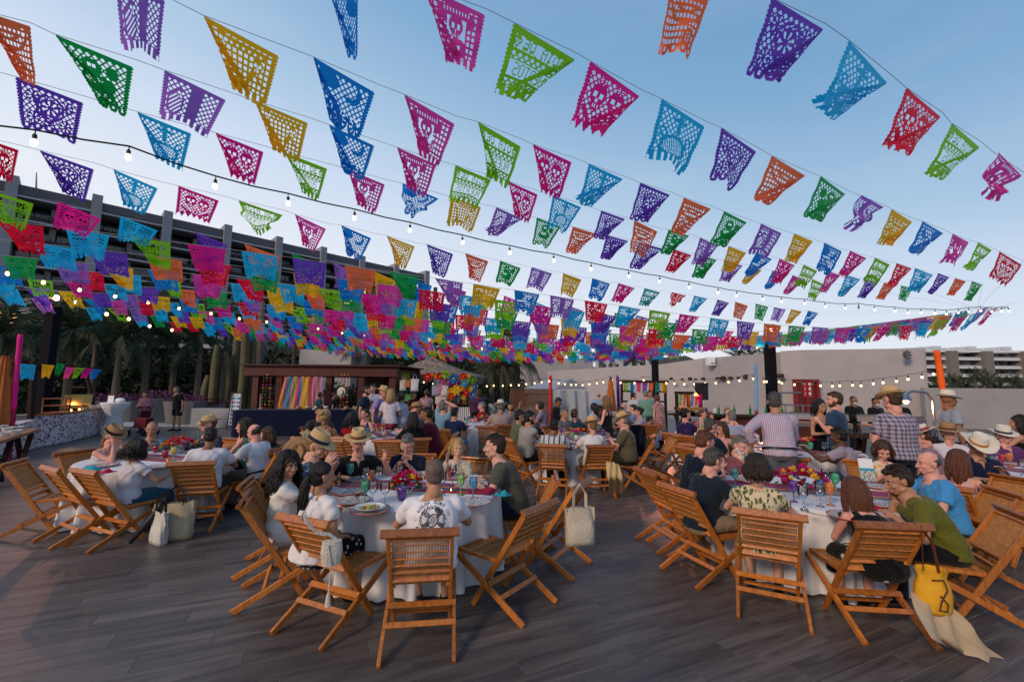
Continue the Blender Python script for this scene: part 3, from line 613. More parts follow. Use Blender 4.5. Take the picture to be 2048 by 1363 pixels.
def design(k):
    b = lat(6, 1.4, k not in ('catrina', 'skel', 'arch'))
    if k == 'text':
        b[4:14] = False; b[22:34] = False; txt(b, 'DIA DE', 12, 5, 1, 1.15); txt(b, 'MUERTOS', 9, 23, 1, 1.4)
        skull(b, 6.5, 8, 3.6); skull(b, 52, 8, 3.6); b[14:16] = True; b[21:22] = True; b[33:35] = True; b[3:5] |= True
        for c_ in range(14, 50, 6): b[12:15, c_+1] = True
        b |= disc(30, 46, 15, 9); rosette(b, 30, 45, 8)
    elif k == 'skulls':
        skull(b, 20, 16, 9); skull(b, 40, 17, 9); rosette(b, 20, 6, 4.5); rosette(b, 40, 6, 4.5); rosette(b, 30, 36, 7); b |= line(8, 30, 24, 42, 2) | line(52, 30, 36, 42, 2)
    elif k == 'catrina':
        b |= disc(27, 11, 20, 8.5); b[12:30, 17:37] = False; skull(b, 27, 17, 7.5); b |= disc(24, 38, 11, 12) & ~disc(24, 33, 4, 3); rosette(b, 38, 30, 4); b &= ~(disc(27, 7, 14, 2) & (np.mod(xx, 3) < 1))
    elif k == 'church':
        b |= line(30, 3, 30, 20, 2.2) | line(22, 9, 38, 9, 2) | disc(30, 32, 20, 10); b &= ~(disc(30, 32, 16, 7) & (np.mod(xx*1.3+yy, 4) < 1.5)); b |= disc(12, 22, 5) & ~disc(12, 22, 3); b |= disc(48, 22, 5) & ~disc(48, 22, 3)
    elif k == 'moon':
        b |= disc(40, 12, 9) & ~disc(37, 10, 7); b |= disc(14, 10, 12, 7); b |= disc(20, 34, 12, 9); skull(b, 20, 28, 6); b |= line(24, 30, 48, 38, 2.4) | disc(46, 38, 5)
    elif k == 'flower':
        for x, y, r in ((14, 12, 7), (45, 12, 7), (30, 20, 10), (14, 34, 7), (46, 34, 7), (30, 40, 6)): rosette(b, x, y, r)
        b |= line(14, 12, 30, 40) | line(45, 12, 30, 40) | (np.abs(np.hypot(xx-30, yy-20)-13) < 1)
    elif k == 'wheel':
        b |= disc(24, 14, 9, 7) | disc(42, 14, 6, 6); b |= disc(28, 27, 18, 8); b |= (np.abs(np.hypot(xx-36, yy-34)-7) < 1.2); a = np.arctan2(yy-34, xx-36); b |= (np.cos(a*8) > .8) & (np.hypot(xx-36, yy-34) < 7)
        b &= ~(disc(24, 25, 9, 3) & (np.mod(xx-yy, 4) < 1.6)); b &= ~(disc(22, 13, 1.6) | disc(26, 13, 1.6))
    elif k == 'skel':
        b |= (yy > 5) & (yy < 12) & (xx > 12) & (xx < 50); b &= ~((yy > 7) & (yy < 10) & (np.mod(xx, 5) < 1.4) & (xx > 14) & (xx < 48)); skull(b, 14, 8, 5); skull(b, 44, 16, 5)
        b |= line(40, 22, 34, 40, 1.8) | line(42, 24, 52, 32) | line(14, 14, 18, 34, 1.6) | disc(22, 41, 14, 5)
    elif k == 'arch':
        for q in (6, 9.5): b |= (np.abs(np.hypot((xx-26)*.75, yy-2)-q*2.2) < 1.6)
        b |= (yy < 12) & (xx > 8) & (xx < 46); b &= ~((np.mod(xx, 6) < 2.6) & (yy > 6) & (yy < 9)); b |= disc(16, 36, 8, 9); rosette(b, 16, 34, 5)
    elif k == 'drape':
        b |= (xx > 26) & (xx < 40) & (yy < 40); b |= disc(14, 26, 9, 14); b &= ~(disc(14, 26, 7, 11) & (np.mod(xx+yy, 5) < 2)); skull(b, 18, 14, 5)
    return b
def fringe(b, kind):
    if kind == 'fingers':
        cut = (yy > FH-9) & (np.mod(xx, 8) < 2.2); b |= (yy > FH-10); b &= ~cut; b &= ~((yy > FH-9) & (xx > 12) & (xx < 36) & (yy > FH-3)); 
    elif kind == 'scallop': b |= (yy > FH-8); b &= ~((yy > FH-5) & (((np.mod(xx, 12)-6)/6)**2+((yy-(FH-5))/5)**2 > 1)); b &= ~(np.hypot(np.mod(xx, 12)-6, yy-(FH-5)) < 1.5)
    elif kind == 'zigzag': b |= (yy > FH-9); b &= ~(yy > FH-8+np.abs(np.mod(xx, 10)-5)*1.5)
    elif kind == 'round': b |= (yy > FH-12); b &= ~((yy > FH-12) & (((np.mod(xx, 20)-10)/10)**2+((yy-(FH-11))/11)**2 > 1)); a = np.arctan2(yy-(FH-11), np.mod(xx, 20)-10); b &= ~((np.cos(a*9) > .5) & (np.hypot(np.mod(xx, 20)-10, yy-FH+11) > 4) & (np.hypot(np.mod(xx, 20)-10, yy-FH+11) < 7.5))
    b[0:4] = True; side = (xx < 5) | (xx >= FW-5); b |= side & (yy < FH-4); b &= ~((np.mod(yy, 3) < 1) & ((xx < 1) | (xx >= FW-1)))
    return b
DES = {'G': ('text', 'fingers'), 'M': ('skulls', 'zigzag'), 'P': ('catrina', 'fingers'), 'C': ('church', 'fingers'), 'B': ('moon', 'round'), 'V': ('flower', 'scallop'), 'L': ('drape', 'fingers'), 'N': ('wheel', 'scallop'), 'Y': ('skel', 'fingers'), 'O': ('arch', 'scallop'), 'T': ('text', 'zigzag'), 'R': ('skulls', 'zigzag')}
FC = {'G': ((.24, .60, .015), 'lime green'), 'M': ((.85, .015, .27), 'magenta'), 'P': ((.78, .06, .36), 'rose pink'), 'C': ((.012, .46, .78), 'turquoise blue'), 'B': ((.006, .24, .68), 'royal blue'), 'V': ((.15, .05, .46), 'deep violet'), 'L': ((.32, .13, .54), 'lilac'), 'N': ((.006, .36, .07), 'emerald green'), 'Y': ((.95, .48, .012), 'golden yellow'), 'O': ((.95, .17, .06), 'coral orange'), 'T': ((.05, .42, .38), 'teal'), 'R': ((.86, .006, .045), 'bright red')}
BM = {}
for k, (d, f) in DES.items(): BM[k] = fringe(design(d), f)
PAPER = {}
for k, (c, nm) in FC.items():
    m = bpy.data.materials.new('tissue_'+nm.replace(' ', '_')); nt, b = nodes_of(m); N_, L_ = nt.nodes, nt.links
    b.inputs['Base Color'].default_value = col4(c); b.inputs['Roughness'].default_value = .38; b.inputs['Specular IOR Level'].default_value = .35
    tr = N_.new('ShaderNodeBsdfTranslucent'); tr.inputs[0].default_value = col4([min(1, v*1.15) for v in c]); ms = N_.new('ShaderNodeMixShader'); ms.inputs[0].default_value = .55
    L_.new(b.outputs[0], ms.inputs[1]); L_.new(tr.outputs[0], ms.inputs[2])
    L_.new(ms.outputs[0], N_['Material Output'].inputs[0]); PAPER[k] = m
def flagshape(u, v, var, mode):
    """u across, v down (0..1) -> x (unit width), y out of plane, z (unit height)"""
    rg = np.random.RandomState(var*7+{'L': 1, 'R': 2, 'M': 3, 'K': 4}[mode]); ph = rg.rand()*6; c = rg.uniform(.42, .80); am = rg.uniform(.03, .09)
    w = v**.9
    if mode in 'LR':   # lower corner swept sideways and folded back over the sheet
        uu = u if mode == 'L' else 1-u; c = rg.uniform(.15, .45); uf = rg.uniform(.30, .52); fold = np.clip(uf*v-uu, 0, 1)
        x = uu+(1-uu)*c*v+fold*2.1*(1-c*v); y = fold*.45*w+am*np.sin(6*u+ph)*w; z = v*(1+.08*uu)-fold*.25*w
        if mode == 'R': x = 1-x
    elif mode == 'K':  # crumpled
        x = u*(1-.5*w)+.25*w+.08*np.sin(9*v+ph)*w; z = v*(.72+.2*np.sin(5*u+ph)*w); y = .16*np.sin(11*u+ph)*w+.12*np.sin(8*v+ph*2)
    else:
        k = rg.uniform(.15, .42); x = .5+(u-.5)*(1-k*w)+rg.uniform(-.08, .1)*w; z = v*(1+.05*np.cos(6*u)); y = am*1.4*np.sin(7*u+ph)*w
    y = y+.30*v**1.3*rg.uniform(.3, 1.3)+.03*np.sin(14*v+5*u+ph)*v
    return x, y, z
FMESH = {}
def flag_mesh(k, var, mode, res, mir):
    key = (k, var, mode, res, mir)
    if key in FMESH: return FMESH[key]
    b = BM[k]
    if mir: b = b[:, ::-1]
    if res > 1:
        h, w = FH//res, FW//res; b = b[:h*res, :w*res].reshape(h, res, w, res).mean((1, 3)) > (.42 if res == 2 else .45)
        b[0] = True
    h, w = b.shape
    u, v = np.meshgrid(np.linspace(0, 1, w+1), np.linspace(0, 1, h+1)); x, y, z = flagshape(u, v, var, mode)
    P = np.stack([x, y, -z], -1).reshape(-1, 3); r, c = np.nonzero(b); a = r*(w+1)+c
    F = np.stack([a, a+1, a+w+2, a+w+1], 1); used = np.unique(F); mp = -np.ones(len(P), int); mp[used] = np.arange(len(used))
    me = bpy.data.meshes.new('paper_flag'); me.from_pydata(P[used].tolist(), [], mp[F].tolist()); me.materials.append(PAPER[k]); smooth(me); FMESH[key] = me; return me
RG = random.Random(11)
def place_flag(p1, p2, k, mode=None, res=1, label='', h=None, mir=False, grp='cut-paper flags strung overhead'):
    d = p2-p1; w = d.length; xa = d.normalized(); za = Vector((0, 0, 1)); ya = za.cross(xa).normalized(); za = xa.cross(ya)
    h = h or min(max(w*.76, .33), .43)
    me = flag_mesh(k, RG.randrange(5 if res == 1 else 4), mode, res, mir)
    pxm = 1024+p1.x/max(p1.y, .5)*FPX; T = R((58 if pxm < 350 else 50 if pxm < 700 else 42 if pxm < 1100 else 32)+RG.uniform(-8, 8)) if p1.z > 3.2 else .1
    if 'crowded' in label: T *= .6
    zc = za*math.cos(T)-ya*math.sin(T)
    o = bpy.data.objects.new('paper_flag', me); COL.objects.link(o)
    M4 = Matrix((xa*w, ya*h*.8, zc*h)).transposed().to_4x4(); M4.translation = p1; o.matrix_world = M4
    return tag(o, label, 'paper flag', grp)
# strings measured in the photograph: (z at left, z at right, mirrored, [(x1,y1,x2,y2,colour)...], end x,y)
STR = [
 ('topmost', 4.3, 4.3, True, [(655,-25,716,-14,'B'),(1340,-30,1420,-8,'O'),(1543,-5,1652,48,'V'),(1697,80,1783,150,'C'),(1812,175,1885,225,'R'),(1903,246,1965,285,'G'),(1985,303,2040,340,'P')], None),
 ('second', 4.3, 4.3, True, [(843,-30,973,18,'P'),(1027,45,1155,107,'G'),(1180,122,1284,180,'M'),(1322,197,1413,243,'C'),(1442,255,1516,295,'V'),(1543,311,1615,342,'O'),(1641,352,1694,380,'N'),(1717,390,1765,408,'L'),(1783,418,1828,437,'Y'),(1845,442,1890,460,'B'),(1905,467,1939,480,'P'),(1956,484,1986,496,'G'),(1998,502,2048,521,'R')], None),
 ('third', 4.2, 4.3, False, [(232,-38,330,-8,'L'),(405,30,563,90,'Y'),(625,113,755,168,'B'),(807,188,915,233,'P'),(955,243,1047,280,'G'),(1065,288,1147,315,'M'),(1177,327,1248,352,'C'),(1280,365,1342,384,'V'),(1367,395,1424,412,'O'),(1448,422,1497,438,'N'),(1522,447,1566,460,'L'),(1588,467,1628,478,'Y'),(1648,485,1685,498,'B'),(1700,501,1735,512,'M'),(1750,515,1782,524,'G'),(1793,526,1825,534,'R'),(1830,536,1868,546,'C'),(1876,546,1900,552,'V'),(1910,556,1934,560,'O'),(1944,562,1966,567,'N')], None),
 ('fourth', 4.15, 4.3, False, [(-40,20,60,45,'O'),(108,68,268,118,'N'),(328,140,456,183,'L'),(508,201,618,235,'Y'),(657,249,752,280,'B'),(793,294,875,320,'P'),(910,330,985,352,'G'),(1016,362,1078,382,'M'),(1105,390,1165,408,'C'),(1202,421,1252,434,'V'),(1268,440,1318,456,'O'),(1337,459,1380,468,'N'),(1400,475,1438,487,'L'),(1457,492,1494,502,'Y'),(1512,504,1547,513,'B'),(1559,517,1592,526,'M'),(1607,529,1637,537,'G'),(1655,541,1682,548,'P'),(1692,550,1722,556,'C'),(1732,558,1758,563,'V'),(1768,565,1792,569,'O'),(1802,571,1826,574,'N')], None),
 ('fifth', 4.1, 4.3, False, [(30,153,168,192,'V'),(273,223,385,253,'C'),(430,265,530,292,'M'),(568,304,657,327,'G'),(695,338,773,359,'P'),(803,366,880,387,'B'),(901,393,964,408,'Y'),(992,414,1048,430,'L'),(1073,435,1124,448,'N'),(1145,453,1195,464,'O'),(1213,470,1258,479,'V'),(1277,484,1327,493,'V'),(1347,498,1385,507,'R'),(1398,509,1435,517,'N'),(1452,522,1487,528,'L'),(1500,530,1525,537,'Y'),(1545,541,1572,547,'B'),(1585,550,1612,556,'P'),(1624,558,1650,564,'G')], None),
 ('sixth', 4.05, 4.3, False, [(-50,270,38,290,'R'),(78,300,190,326,'V'),(226,338,321,363,'C'),(356,371,441,390,'M'),(476,400,568,420,'G'),(589,428,657,447,'P'),(682,450,747,466,'B'),(773,471,832,485,'Y'),(853,488,909,501,'V'),(930,506,979,516,'O'),(1000,521,1044,530,'N'),(1063,534,1106,542,'L'),(1126,546,1165,554,'Y'),(1184,556,1221,563,'B'),(1237,566,1272,572,'M'),(1289,576,1322,581,'T'),(1342,584,1372,588,'R'),(1388,591,1416,595,'C'),(1435,599,1460,603,'V'),(1470,603,1497,608,'O'),(1511,607,1537,611,'N'),(1548,614,1572,617,'L'),(1582,618,1605,621,'Y'),(1616,621,1638,624,'B')], None),
 ('seventh', 4.0, 4.3, True, [(-38,374,70,396,'G'),(115,402,210,425,'M'),(240,432,321,449,'C'),(390,464,460,480,'V'),(488,487,565,503,'O'),(582,507,642,519,'N'),(666,525,721,537,'L'),(745,541,797,553,'Y'),(820,556,867,565,'B'),(890,569,935,577,'P'),(953,581,995,589,'G'),(1008,591,1047,598,'M'),(1063,600,1101,607,'C'),(1136,611,1169,617,'V'),(1185,618,1217,624,'O'),(1230,625,1260,630,'N'),(1273,630,1302,634,'L'),(1314,635,1340,638,'Y'),(1352,639,1376,642,'B')], None),
]
WIRE = M('string_grey', (.35, .35, .36), .6)
nflag = 0
ordn = nth
for name, z0, z1, mir, L_, _ in STR:
    wp = []; n = len(L_)
    for i, (x1, y1, x2, y2, k) in enumerate(L_):
        xm = (x1+x2)/2; z = z0+(z1-z0)*max(0, min(1, xm/2048))
        p1, p2 = atz(x1, y1, z), atz(x2, y2, z)
        wp += [p1, p2]
        if xm < 1020: mode = 'L' if RG.random() < .85 else 'M'
        elif xm < 1180: mode = RG.choice('LMR')
        else: mode = 'R' if RG.random() < .75 else 'M'
        if k == 'L' and xm > 1700 or (name == 'sixth' and i in (4, 16)) or (name == 'topmost' and i == 6) or (name == 'fifth' and i == 5): mode = 'K'
        big = (x2-x1) > 45
        mi = mir or (k == 'G' and xm > 700)
        place_flag(p1, p2, k, mode, 1 if big else 2, f'{FC[k][1]} cut-paper flag on the {name} string of flags, {ordn(i, n)}', mir=mi)
        nflag += 1
    wp = [wp[0]+(wp[0]-wp[1]).normalized()*1.2]+wp+[wp[-1]+(wp[-1]-wp[-2]).normalized()*(1.5 if name == 'topmost' else max(.5, (Vector((14.1, 13, 4.3))-wp[-1]).length))]
    if name != 'topmost': wp[-1] = Vector((14.1, 13, 4.3))
    mb = MB(); mb.tube(wp, .0022, 4); tag(mb.build('flag_string', WIRE), f'thin grey cord carrying the {name} row of paper flags', 'cord')
# remaining rows run on towards the far end of the plaza
P4 = Vector((14.1, 13, 4.3)); cyc = 'GMCVONLYBPRC'
rows = []
YA = [3.35, 4.7, 6.1, 7.5, 9, 10.5, 12, 13.6, 15.3, 17, 18.8, 20.7, 22.7, 24.8, 27, 29.3, 31.6, 33.8]
cand = []
for j, ya in enumerate(YA):
    A = Vector((-13.6, ya, 4.0+.42*(j/19))); Bp = P4+Vector((0, 3.4*(j/19)-1, -.14*(j % 3)))
    n = int((Bp-A).length/.70); sag = 1.0-.28*(j/19)
    def pt(t, A=A, Bp=Bp, sag=sag): p = A.lerp(Bp, t); p.z -= sag*math.sin(PI*t**(2.2-1.1*j/19)); return p
    mb = MB(); mb.tube([pt(i/24) for i in range(25)], .0035, 4); tag(mb.build('flag_string', WIRE), f'thin cord of the crowded far flag rows, {ORD[j]} counting away from the camera', 'cord', 'far flag cords')
    r2 = random.Random(j)
    for i in range(n):
        t0 = (i+.1+.08*r2.random())/n; t1 = t0+.49/(Bp-A).length*1.0
        if r2.random() < .03: continue
        p1, p2 = pt(t0), pt(t1); k = cyc[(i+j*5) % 12]
        if r2.random() < .15: k = r2.choice(cyc)
        px = 1024+p1.x/p1.y*FPX if p1.y > .5 else -9999
        if px < -60 or px > 2080: continue
        if (px > 1350 and j % 3) or (950 < px <= 1350 and j % 4 == 3): continue
        cand.append((p1.length, p1, p2, k, px, j))
cand.sort(key=lambda c: c[0])
nidx = max(0, 298-nflag)
near_ = cand[:nidx]; cnt = {}
for c_ in near_: cnt.setdefault(c_[3], []).append(c_[4])
for v_ in cnt.values(): v_.sort()
for q, (dist, p1, p2, k, px, j) in enumerate(near_):
    mode = RG.choice('LMMM') if px < 1100 else RG.choice('MMR')
    where = 'left' if px < 700 else ('middle' if px < 1400 else 'right')
    place_flag(p1, p2, k, mode, 2 if dist < 13 else 3, f'{FC[k][1]} flag in the crowded far rows, {nth(cnt[k].index(px), len(cnt[k]))} of that colour', grp=f'{FC[k][1]} flags in the crowded far rows, {where} part')
VS, FS, MI = [], [], []; nv = 0; keys = list(FC)
for dist, p1, p2, k, px, j in cand[nidx:]:
    me = flag_mesh(k, RG.randrange(4), RG.choice('MML' if px < 1100 else 'MMR'), 3, False)
    d = p2-p1; w = d.length; xa = d.normalized(); za = Vector((0, 0, 1)); ya = za.cross(xa).normalized(); h = .42
    co = np.empty(len(me.vertices)*3, 'f'); me.vertices.foreach_get('co', co); co = co.reshape(-1, 3)
    B3 = np.array([xa*w, ya*h*.8, (za*.90-ya*.4)*h]); VS.append(co @ B3+np.array(p1[:])); f = np.array([p.vertices[:] for p in me.polygons]); FS.append(f+nv); nv += len(co); MI += [keys.index(k)]*len(f)
me = bpy.data.meshes.new('far_flags'); me.from_pydata(np.concatenate(VS).tolist(), [], np.concatenate(FS).tolist())
for k in keys: me.materials.append(PAPER[k])
me.polygons.foreach_set('material_index', MI); smooth(me)
tag(link('far_flags', me), 'farthest rows of small many coloured paper flags overlapping over the plaza', 'paper flags', kind='stuff')
# ================================================================ festoon lights
BLK = M('rubber_black', (.012, .012, .013), .5); BULB = EM('bulb_glow', (1.0, .74, .46), 2.6); BULBW = EM('bulb_warm', (1.0, .60, .28), 3.0); OFFB = M('bulb_off', (.35, .33, .3), .1, trans=.6)
sb = MB(); sb.tube([(0, 0, 0), (0, 0, -.045)], .006, 6); sb.tube([(0, 0, -.045), (0, 0, -.06), (0, 0, -.105)], [.012, .021, .019], 8); sbm = sb.mesh('socket'); sbm.materials.append(BLK)
bb = MB(); bb.lathe([(.001, -.185), (.016, -.18), (.029, -.162), (.033, -.143), (.027, -.122), (.017, -.105), (.001, -.104)], 10); bbm = smooth(bb.mesh('bulb')); bbm.materials.append(BULB)
bbm2 = smooth(bb.mesh('bulb')); bbm2.materials.append(BULBW); bbo = smooth(bb.mesh('bulb')); bbo.materials.append(OFFB)
def festoon(pix, zf, label, sc=1.0, bm=None, off=(), r=.006, ends=None, lift=True, Yf=None):
    """pix: bulb centres in the photograph"""
    P = []
    for (x, y) in pix:
        p = aty(x, y, Yf(x)) if Yf else atz(x, y, zf); P.append(p+Vector((0, 0, .145*sc)))
    e = empty('festoon_lights', P[0], 0, label, 'string lights'); o = P[0]
    w = []
    for a, b in zip(P, P[1:]):
        w += [a-o, (a+b)/2-o-Vector((0, 0, .012))]
    w.append(P[-1]-o)
    if ends: w = [ends[0]-o]+w+[ends[1]-o] if ends[0] is not None else w+[ends[1]-o]
    mb = MB(); mb.tube(w, r, 5); mb.build('cable', BLK, e)
    for i, p in enumerate(P):
        s = link('socket', sbm, None, e, p-o, (R(RG.uniform(-6, 6)), R(RG.uniform(-6, 6)), 0)); s.scale = (sc,)*3
        link('bulb', bbo if i in off else (bm or bbm), None, s)
    return e
main = [(68, 285), (256, 316), (430, 373), (575, 406), (709, 436), (820, 461), (924, 485), (1019, 505), (1107, 521), (1183, 538), (1257, 552), (1320, 563), (1378, 574), (1437, 585), (1474, 591), (1525, 598), (1563, 603), (1609, 607), (1650, 613), (1690, 616), (1718, 615), (1749, 619), (1790, 622), (1816, 625), (1842, 625), (1871, 626), (1894, 628), (1918, 625), (1938, 623), (1962, 621), (1983, 623), (2003, 622), (2017, 622)]
festoon(main, 3.72, 'heavy black cable of glowing bulbs crossing the whole sky, nearest of the light strings', .72, off=(20,), ends=(atz(-60, 245, 3.8), Vector((14.1, 12.9, 4.1))), r=.008)
festoon([(15, 547), (88, 565), (160, 580), (232, 593), (297, 605), (360, 617), (421, 627), (478, 637), (533, 644), (585, 650), (637, 657), (684, 666), (729, 671), (773, 677), (812, 681), (852, 686), (893, 689)], 3.7, 'light string threading through the crowded flags at left', 1.0, bbm2, ends=(Vector((-13.4, 8, 3.9)), aty(930, 690, 24)))
festoon([(213, 628), (258, 638), (300, 652), (345, 660)], 3.2, 'short light string low over the left palms', 1.0, bbm2)
festoon([(965+i*27.5, 697+2.5*math.sin(i*.28)) for i in range(21)], 3.6, 'light string under the far edge of the flags over the middle tables', 1.1, bbm2, Yf=lambda x: 22-.002*x)
festoon([(779, 752), (809, 759), (829, 762), (848, 764), (866, 767), (925, 769), (954, 772), (973, 772), (988, 771), (1006, 771), (1021, 770), (1037, 770), (1053, 768), (1069, 766), (1083, 764), (1099, 762), (1117, 766), (1130, 768), (1143, 769), (1152, 769), (1165, 770), (1179, 768), (1193, 766), (1207, 764), (1223, 760), (1234, 756)], 0, 'light string running from the thatched hut past the tent to the purple pole', 1.1, bbm2, Yf=lambda x: 21-(x-780)*.004)
festoon([(1241, 765), (1269, 766), (1287, 760), (1332, 766), (1348, 767), (1368, 768), (1388, 768), (1410, 766), (1431, 766), (1456, 764), (1480, 761), (1506, 757)], 0, 'light string along the long beige wall up to the right black post', 1.1, bbm2, Yf=lambda x: 18-(x-1240)*.006)
festoon([(1527, 763), (1533, 763), (1558, 763), (1564, 766), (1590, 769), (1605, 767), (1625, 768), (1642, 771), (1664, 772), (1680, 771), (1705, 770), (1722, 771), (1747, 767), (1767, 765), (1793, 762), (1817, 758), (1844, 754), (1868, 748)], 0, 'light string swagging between the right black post and orange pole above the buffet', .95, bbm2, off=(5, 6), Yf=lambda x: 14.5-(x-1527)*.0085)
# ================================================================ posts with stage lamps
def post(px, py_top, Y, w, label, lamp=None, name='steel_post', base=0.0, h=None):
    p = aty(px, py_top, Y); e = empty(name, (p.x, p.y, 0), 0, label, 'post'); z = h or p.z
    mb = MB(); mb.beam((0, 0, 0), (0, 0, z), w, w*.8, up=(0, 1, 0), ch=.06); mb.build('shaft', M('post_black', (.008, .008, .012), .85, spec=.1), e)
    mb = MB(); mb.box((0, 0, .012), (w*1.7, w*1.5, .024)); mb.build('base_plate', M('post_black', (.01, .01, .014)), e)
    return e, z
e1, zt1 = post(108, 612, 12.8, .29, 'thick black post with a glowing stage lamp on top beside the left food stall')
e2, zt2 = post(1538, 672, 15, .30, 'thick black post with red stage lamp before the beige wall, nearer of the right posts')
e3, zt3 = post(1309, 690, 27, .36, 'slim distant black post behind the small flag decked bar stall')
post(2075, 590, 12.9, .4, 'black corner post where the rows of paper flags meet at far right', h=4.45)
def stage_lamp(loc, tgt, col, power, label, glow, size=.13, spot=40):
    loc = Vector(loc); e = empty('stage_lamp', loc, 0, label, 'stage lamp'); q = (Vector(tgt)-loc).normalized()
    mb = MB(); mb.tube([-q*.2, q*.02], size*.75, 14); mb.build('housing', BLK, e)
    mb = MB(); mb.tube([q*.021, q*.035], size*.6, 14); mb.build('lens', EM('lens_'+label[:12], col, glow), e)
    mb = MB()
    for s_ in (-1, 1): mb.beam((s_*size*.85, 0, -.26), (s_*size*.85, 0, .02), .02, .04)
    mb.beam((-size*.85, 0, -.26), (size*.85, 0, -.26), .04, .02); mb.build('yoke', BLK, e)
    l = bpy.data.lights.new('spot', 'SPOT'); l.energy = power; l.color = col; l.spot_size = R(spot); l.spot_blend = .9; l.shadow_soft_size = size*.5
    lo = bpy.data.objects.new('spot', l); COL.objects.link(lo); lo.parent = e; lo.location = q*.06; lo.rotation_euler = q.to_track_quat('-Z', 'Y').to_euler()
    return e
stage_lamp((-13.4, 12.6, zt1+.22), (-6.0, 4.5, 0), (1, .35, .2), 60, 'orange red stage lamp glowing on top of the left post', 30)
stage_lamp((-12.9, 12.7, zt1+.1), (-8, 4, 3), (.5, .7, 1), 60, 'small bluish stage lamp beside the orange one on the left post', 12, .08)
stage_lamp((8.85, 14.7, zt2+.22), (3.35, 8.6, 0), (1, .33, .16), 2300, 'red stage lamp hidden among the flags on the right post', 20, spot=20)
stage_lamp((9.2, 26.7, zt3+.22), (4.3, 11.5, 0), (1, .30, .16), 800, 'red stage lamp on the slim distant post', 20, spot=24)
stage_lamp((15.4, 12.6, 4.2), (4.5, 3.2, 0), (.85, .35, .7), 120, 'pinkish stage lamp at the far right corner where the flag rows meet', 8, .07, spot=60)
# fabric wrapped poles
def pole(px0, y0, px1, y1, Y, r, col, label, col2=None, ysplit=None):
    a, b = aty(px0, y0, Y), aty(px1, y1, Y); e = empty('wrapped_pole', (b.x, b.y, 0), 0, label, 'pole'); d = (a-b); base = b-d*(b.z/d.z) if d.z else b
    off = Vector((b.x, b.y, 0)); f = .42 if col2 else 0; mid = base.lerp(a, f)
    n = 14; pt = lambda A, Bq: [A.lerp(Bq, i/n)-off for i in range(n+1)]
    mb = MB(); mb.tube(pt(mid, a), [r*(1+.1*math.sin(i*2.1)) for i in range(n+1)], 9); link('fabric', smooth(mb.mesh()), M('fab_'+label[:10], col, .8, bump=.5, bscale=9), e)
    if col2: mb = MB(); mb.tube(pt(base, mid), [r*(1.05+.1*math.sin(i*1.7)) for i in range(n+1)], 9); link('fabric', smooth(mb.mesh()), M('fab2_'+label[:10], col2, .8, bump=.5, bscale=9), e)
    return e
pole(41, 668, 25, 835, 9.5, .045, (.75, .01, .22), 'magenta fabric wrapped pole beside the left food stall', (.35, .01, .05))
pole(1873, 700, 1887, 790, 12.0, .075, (.9, .13, .01), 'orange fabric wrapped pole leaning in front of the low grey wall', (.35, .012, .02))
pole(1101, 750, 1101, 830, 20, .07, (.60, .01, .02), 'red wrapped pole in front of the grey tent')
pole(1235, 752, 1238, 830, 19, .07, (.16, .03, .30), 'purple and green wrapped pole beside the closed orange parasol', (.01, .12, .05))
pole(1511, 728, 1513, 830, 14, .05, (.18, .35, .60), 'slim pale blue and red wrapped pole next to the right black post', (.22, .01, .015))
# ================================================================ folding chairs
def wood(name, c, c2, st=(3, 3, .6), rough=.38):
    m = bpy.data.materials.new(name); nt, b = nodes_of(m); N, L = nt.nodes, nt.links
    t = N.new('ShaderNodeTexCoord'); oi = N.new('ShaderNodeObjectInfo'); ad = N.new('ShaderNodeVectorMath'); L.new(t.outputs['Object'], ad.inputs[0]); L.new(oi.outputs['Random'], ad.inputs[1])
    n = N.new('ShaderNodeTexNoise'); n.inputs['Scale'].default_value = 9; n.inputs['Detail'].default_value = 5; n.inputs['Distortion'].default_value = 1.1
    mp = N.new('ShaderNodeMapping'); mp.inputs['Scale'].default_value = st; L.new(ad.outputs[0], mp.inputs[0]); L.new(mp.outputs[0], n.inputs[0])
    r = N.new('ShaderNodeMapRange'); r.inputs[1].default_value = .3; r.inputs[2].default_value = .7; L.new(n.outputs[0], r.inputs[0])
    x = N.new('ShaderNodeMixRGB'); L.new(r.outputs[0], x.inputs[0]); x.inputs[1].default_value = col4(c); x.inputs[2].default_value = col4(c2)
    h = N.new('ShaderNodeHueSaturation'); L.new(x.outputs[0], h.inputs['Color']); mr = N.new('ShaderNodeMapRange'); mr.inputs[3].default_value = .72; mr.inputs[4].default_value = 1.2; L.new(oi.outputs['Random'], mr.inputs[0]); L.new(mr.outputs[0], h.inputs['Value'])
    L.new(h.outputs[0], b.inputs['Base Color']); b.inputs['Roughness'].default_value = rough; b.inputs['Coat Weight'].default_value = .15
    bp = N.new('ShaderNodeBump'); bp.inputs['Strength'].default_value = .2; bp.inputs['Distance'].default_value = .003; L.new(n.outputs[0], bp.inputs['Height']); L.new(bp.outputs[0], b.inputs['Normal'])
    MATS[name] = m; return m
TEAK = wood('teak', (.33, .092, .012), (.54, .185, .028)); TEAK2 = wood('teak_dark', (.22, .055, .010), (.40, .13, .022)); CANE = M('cane', (.40, .17, .045), .5, vary=.3, vscale=30)
CHAIRH = .92
def upy(z): return -.14-(z-.44)*.60     # y of the reclined back line at height z
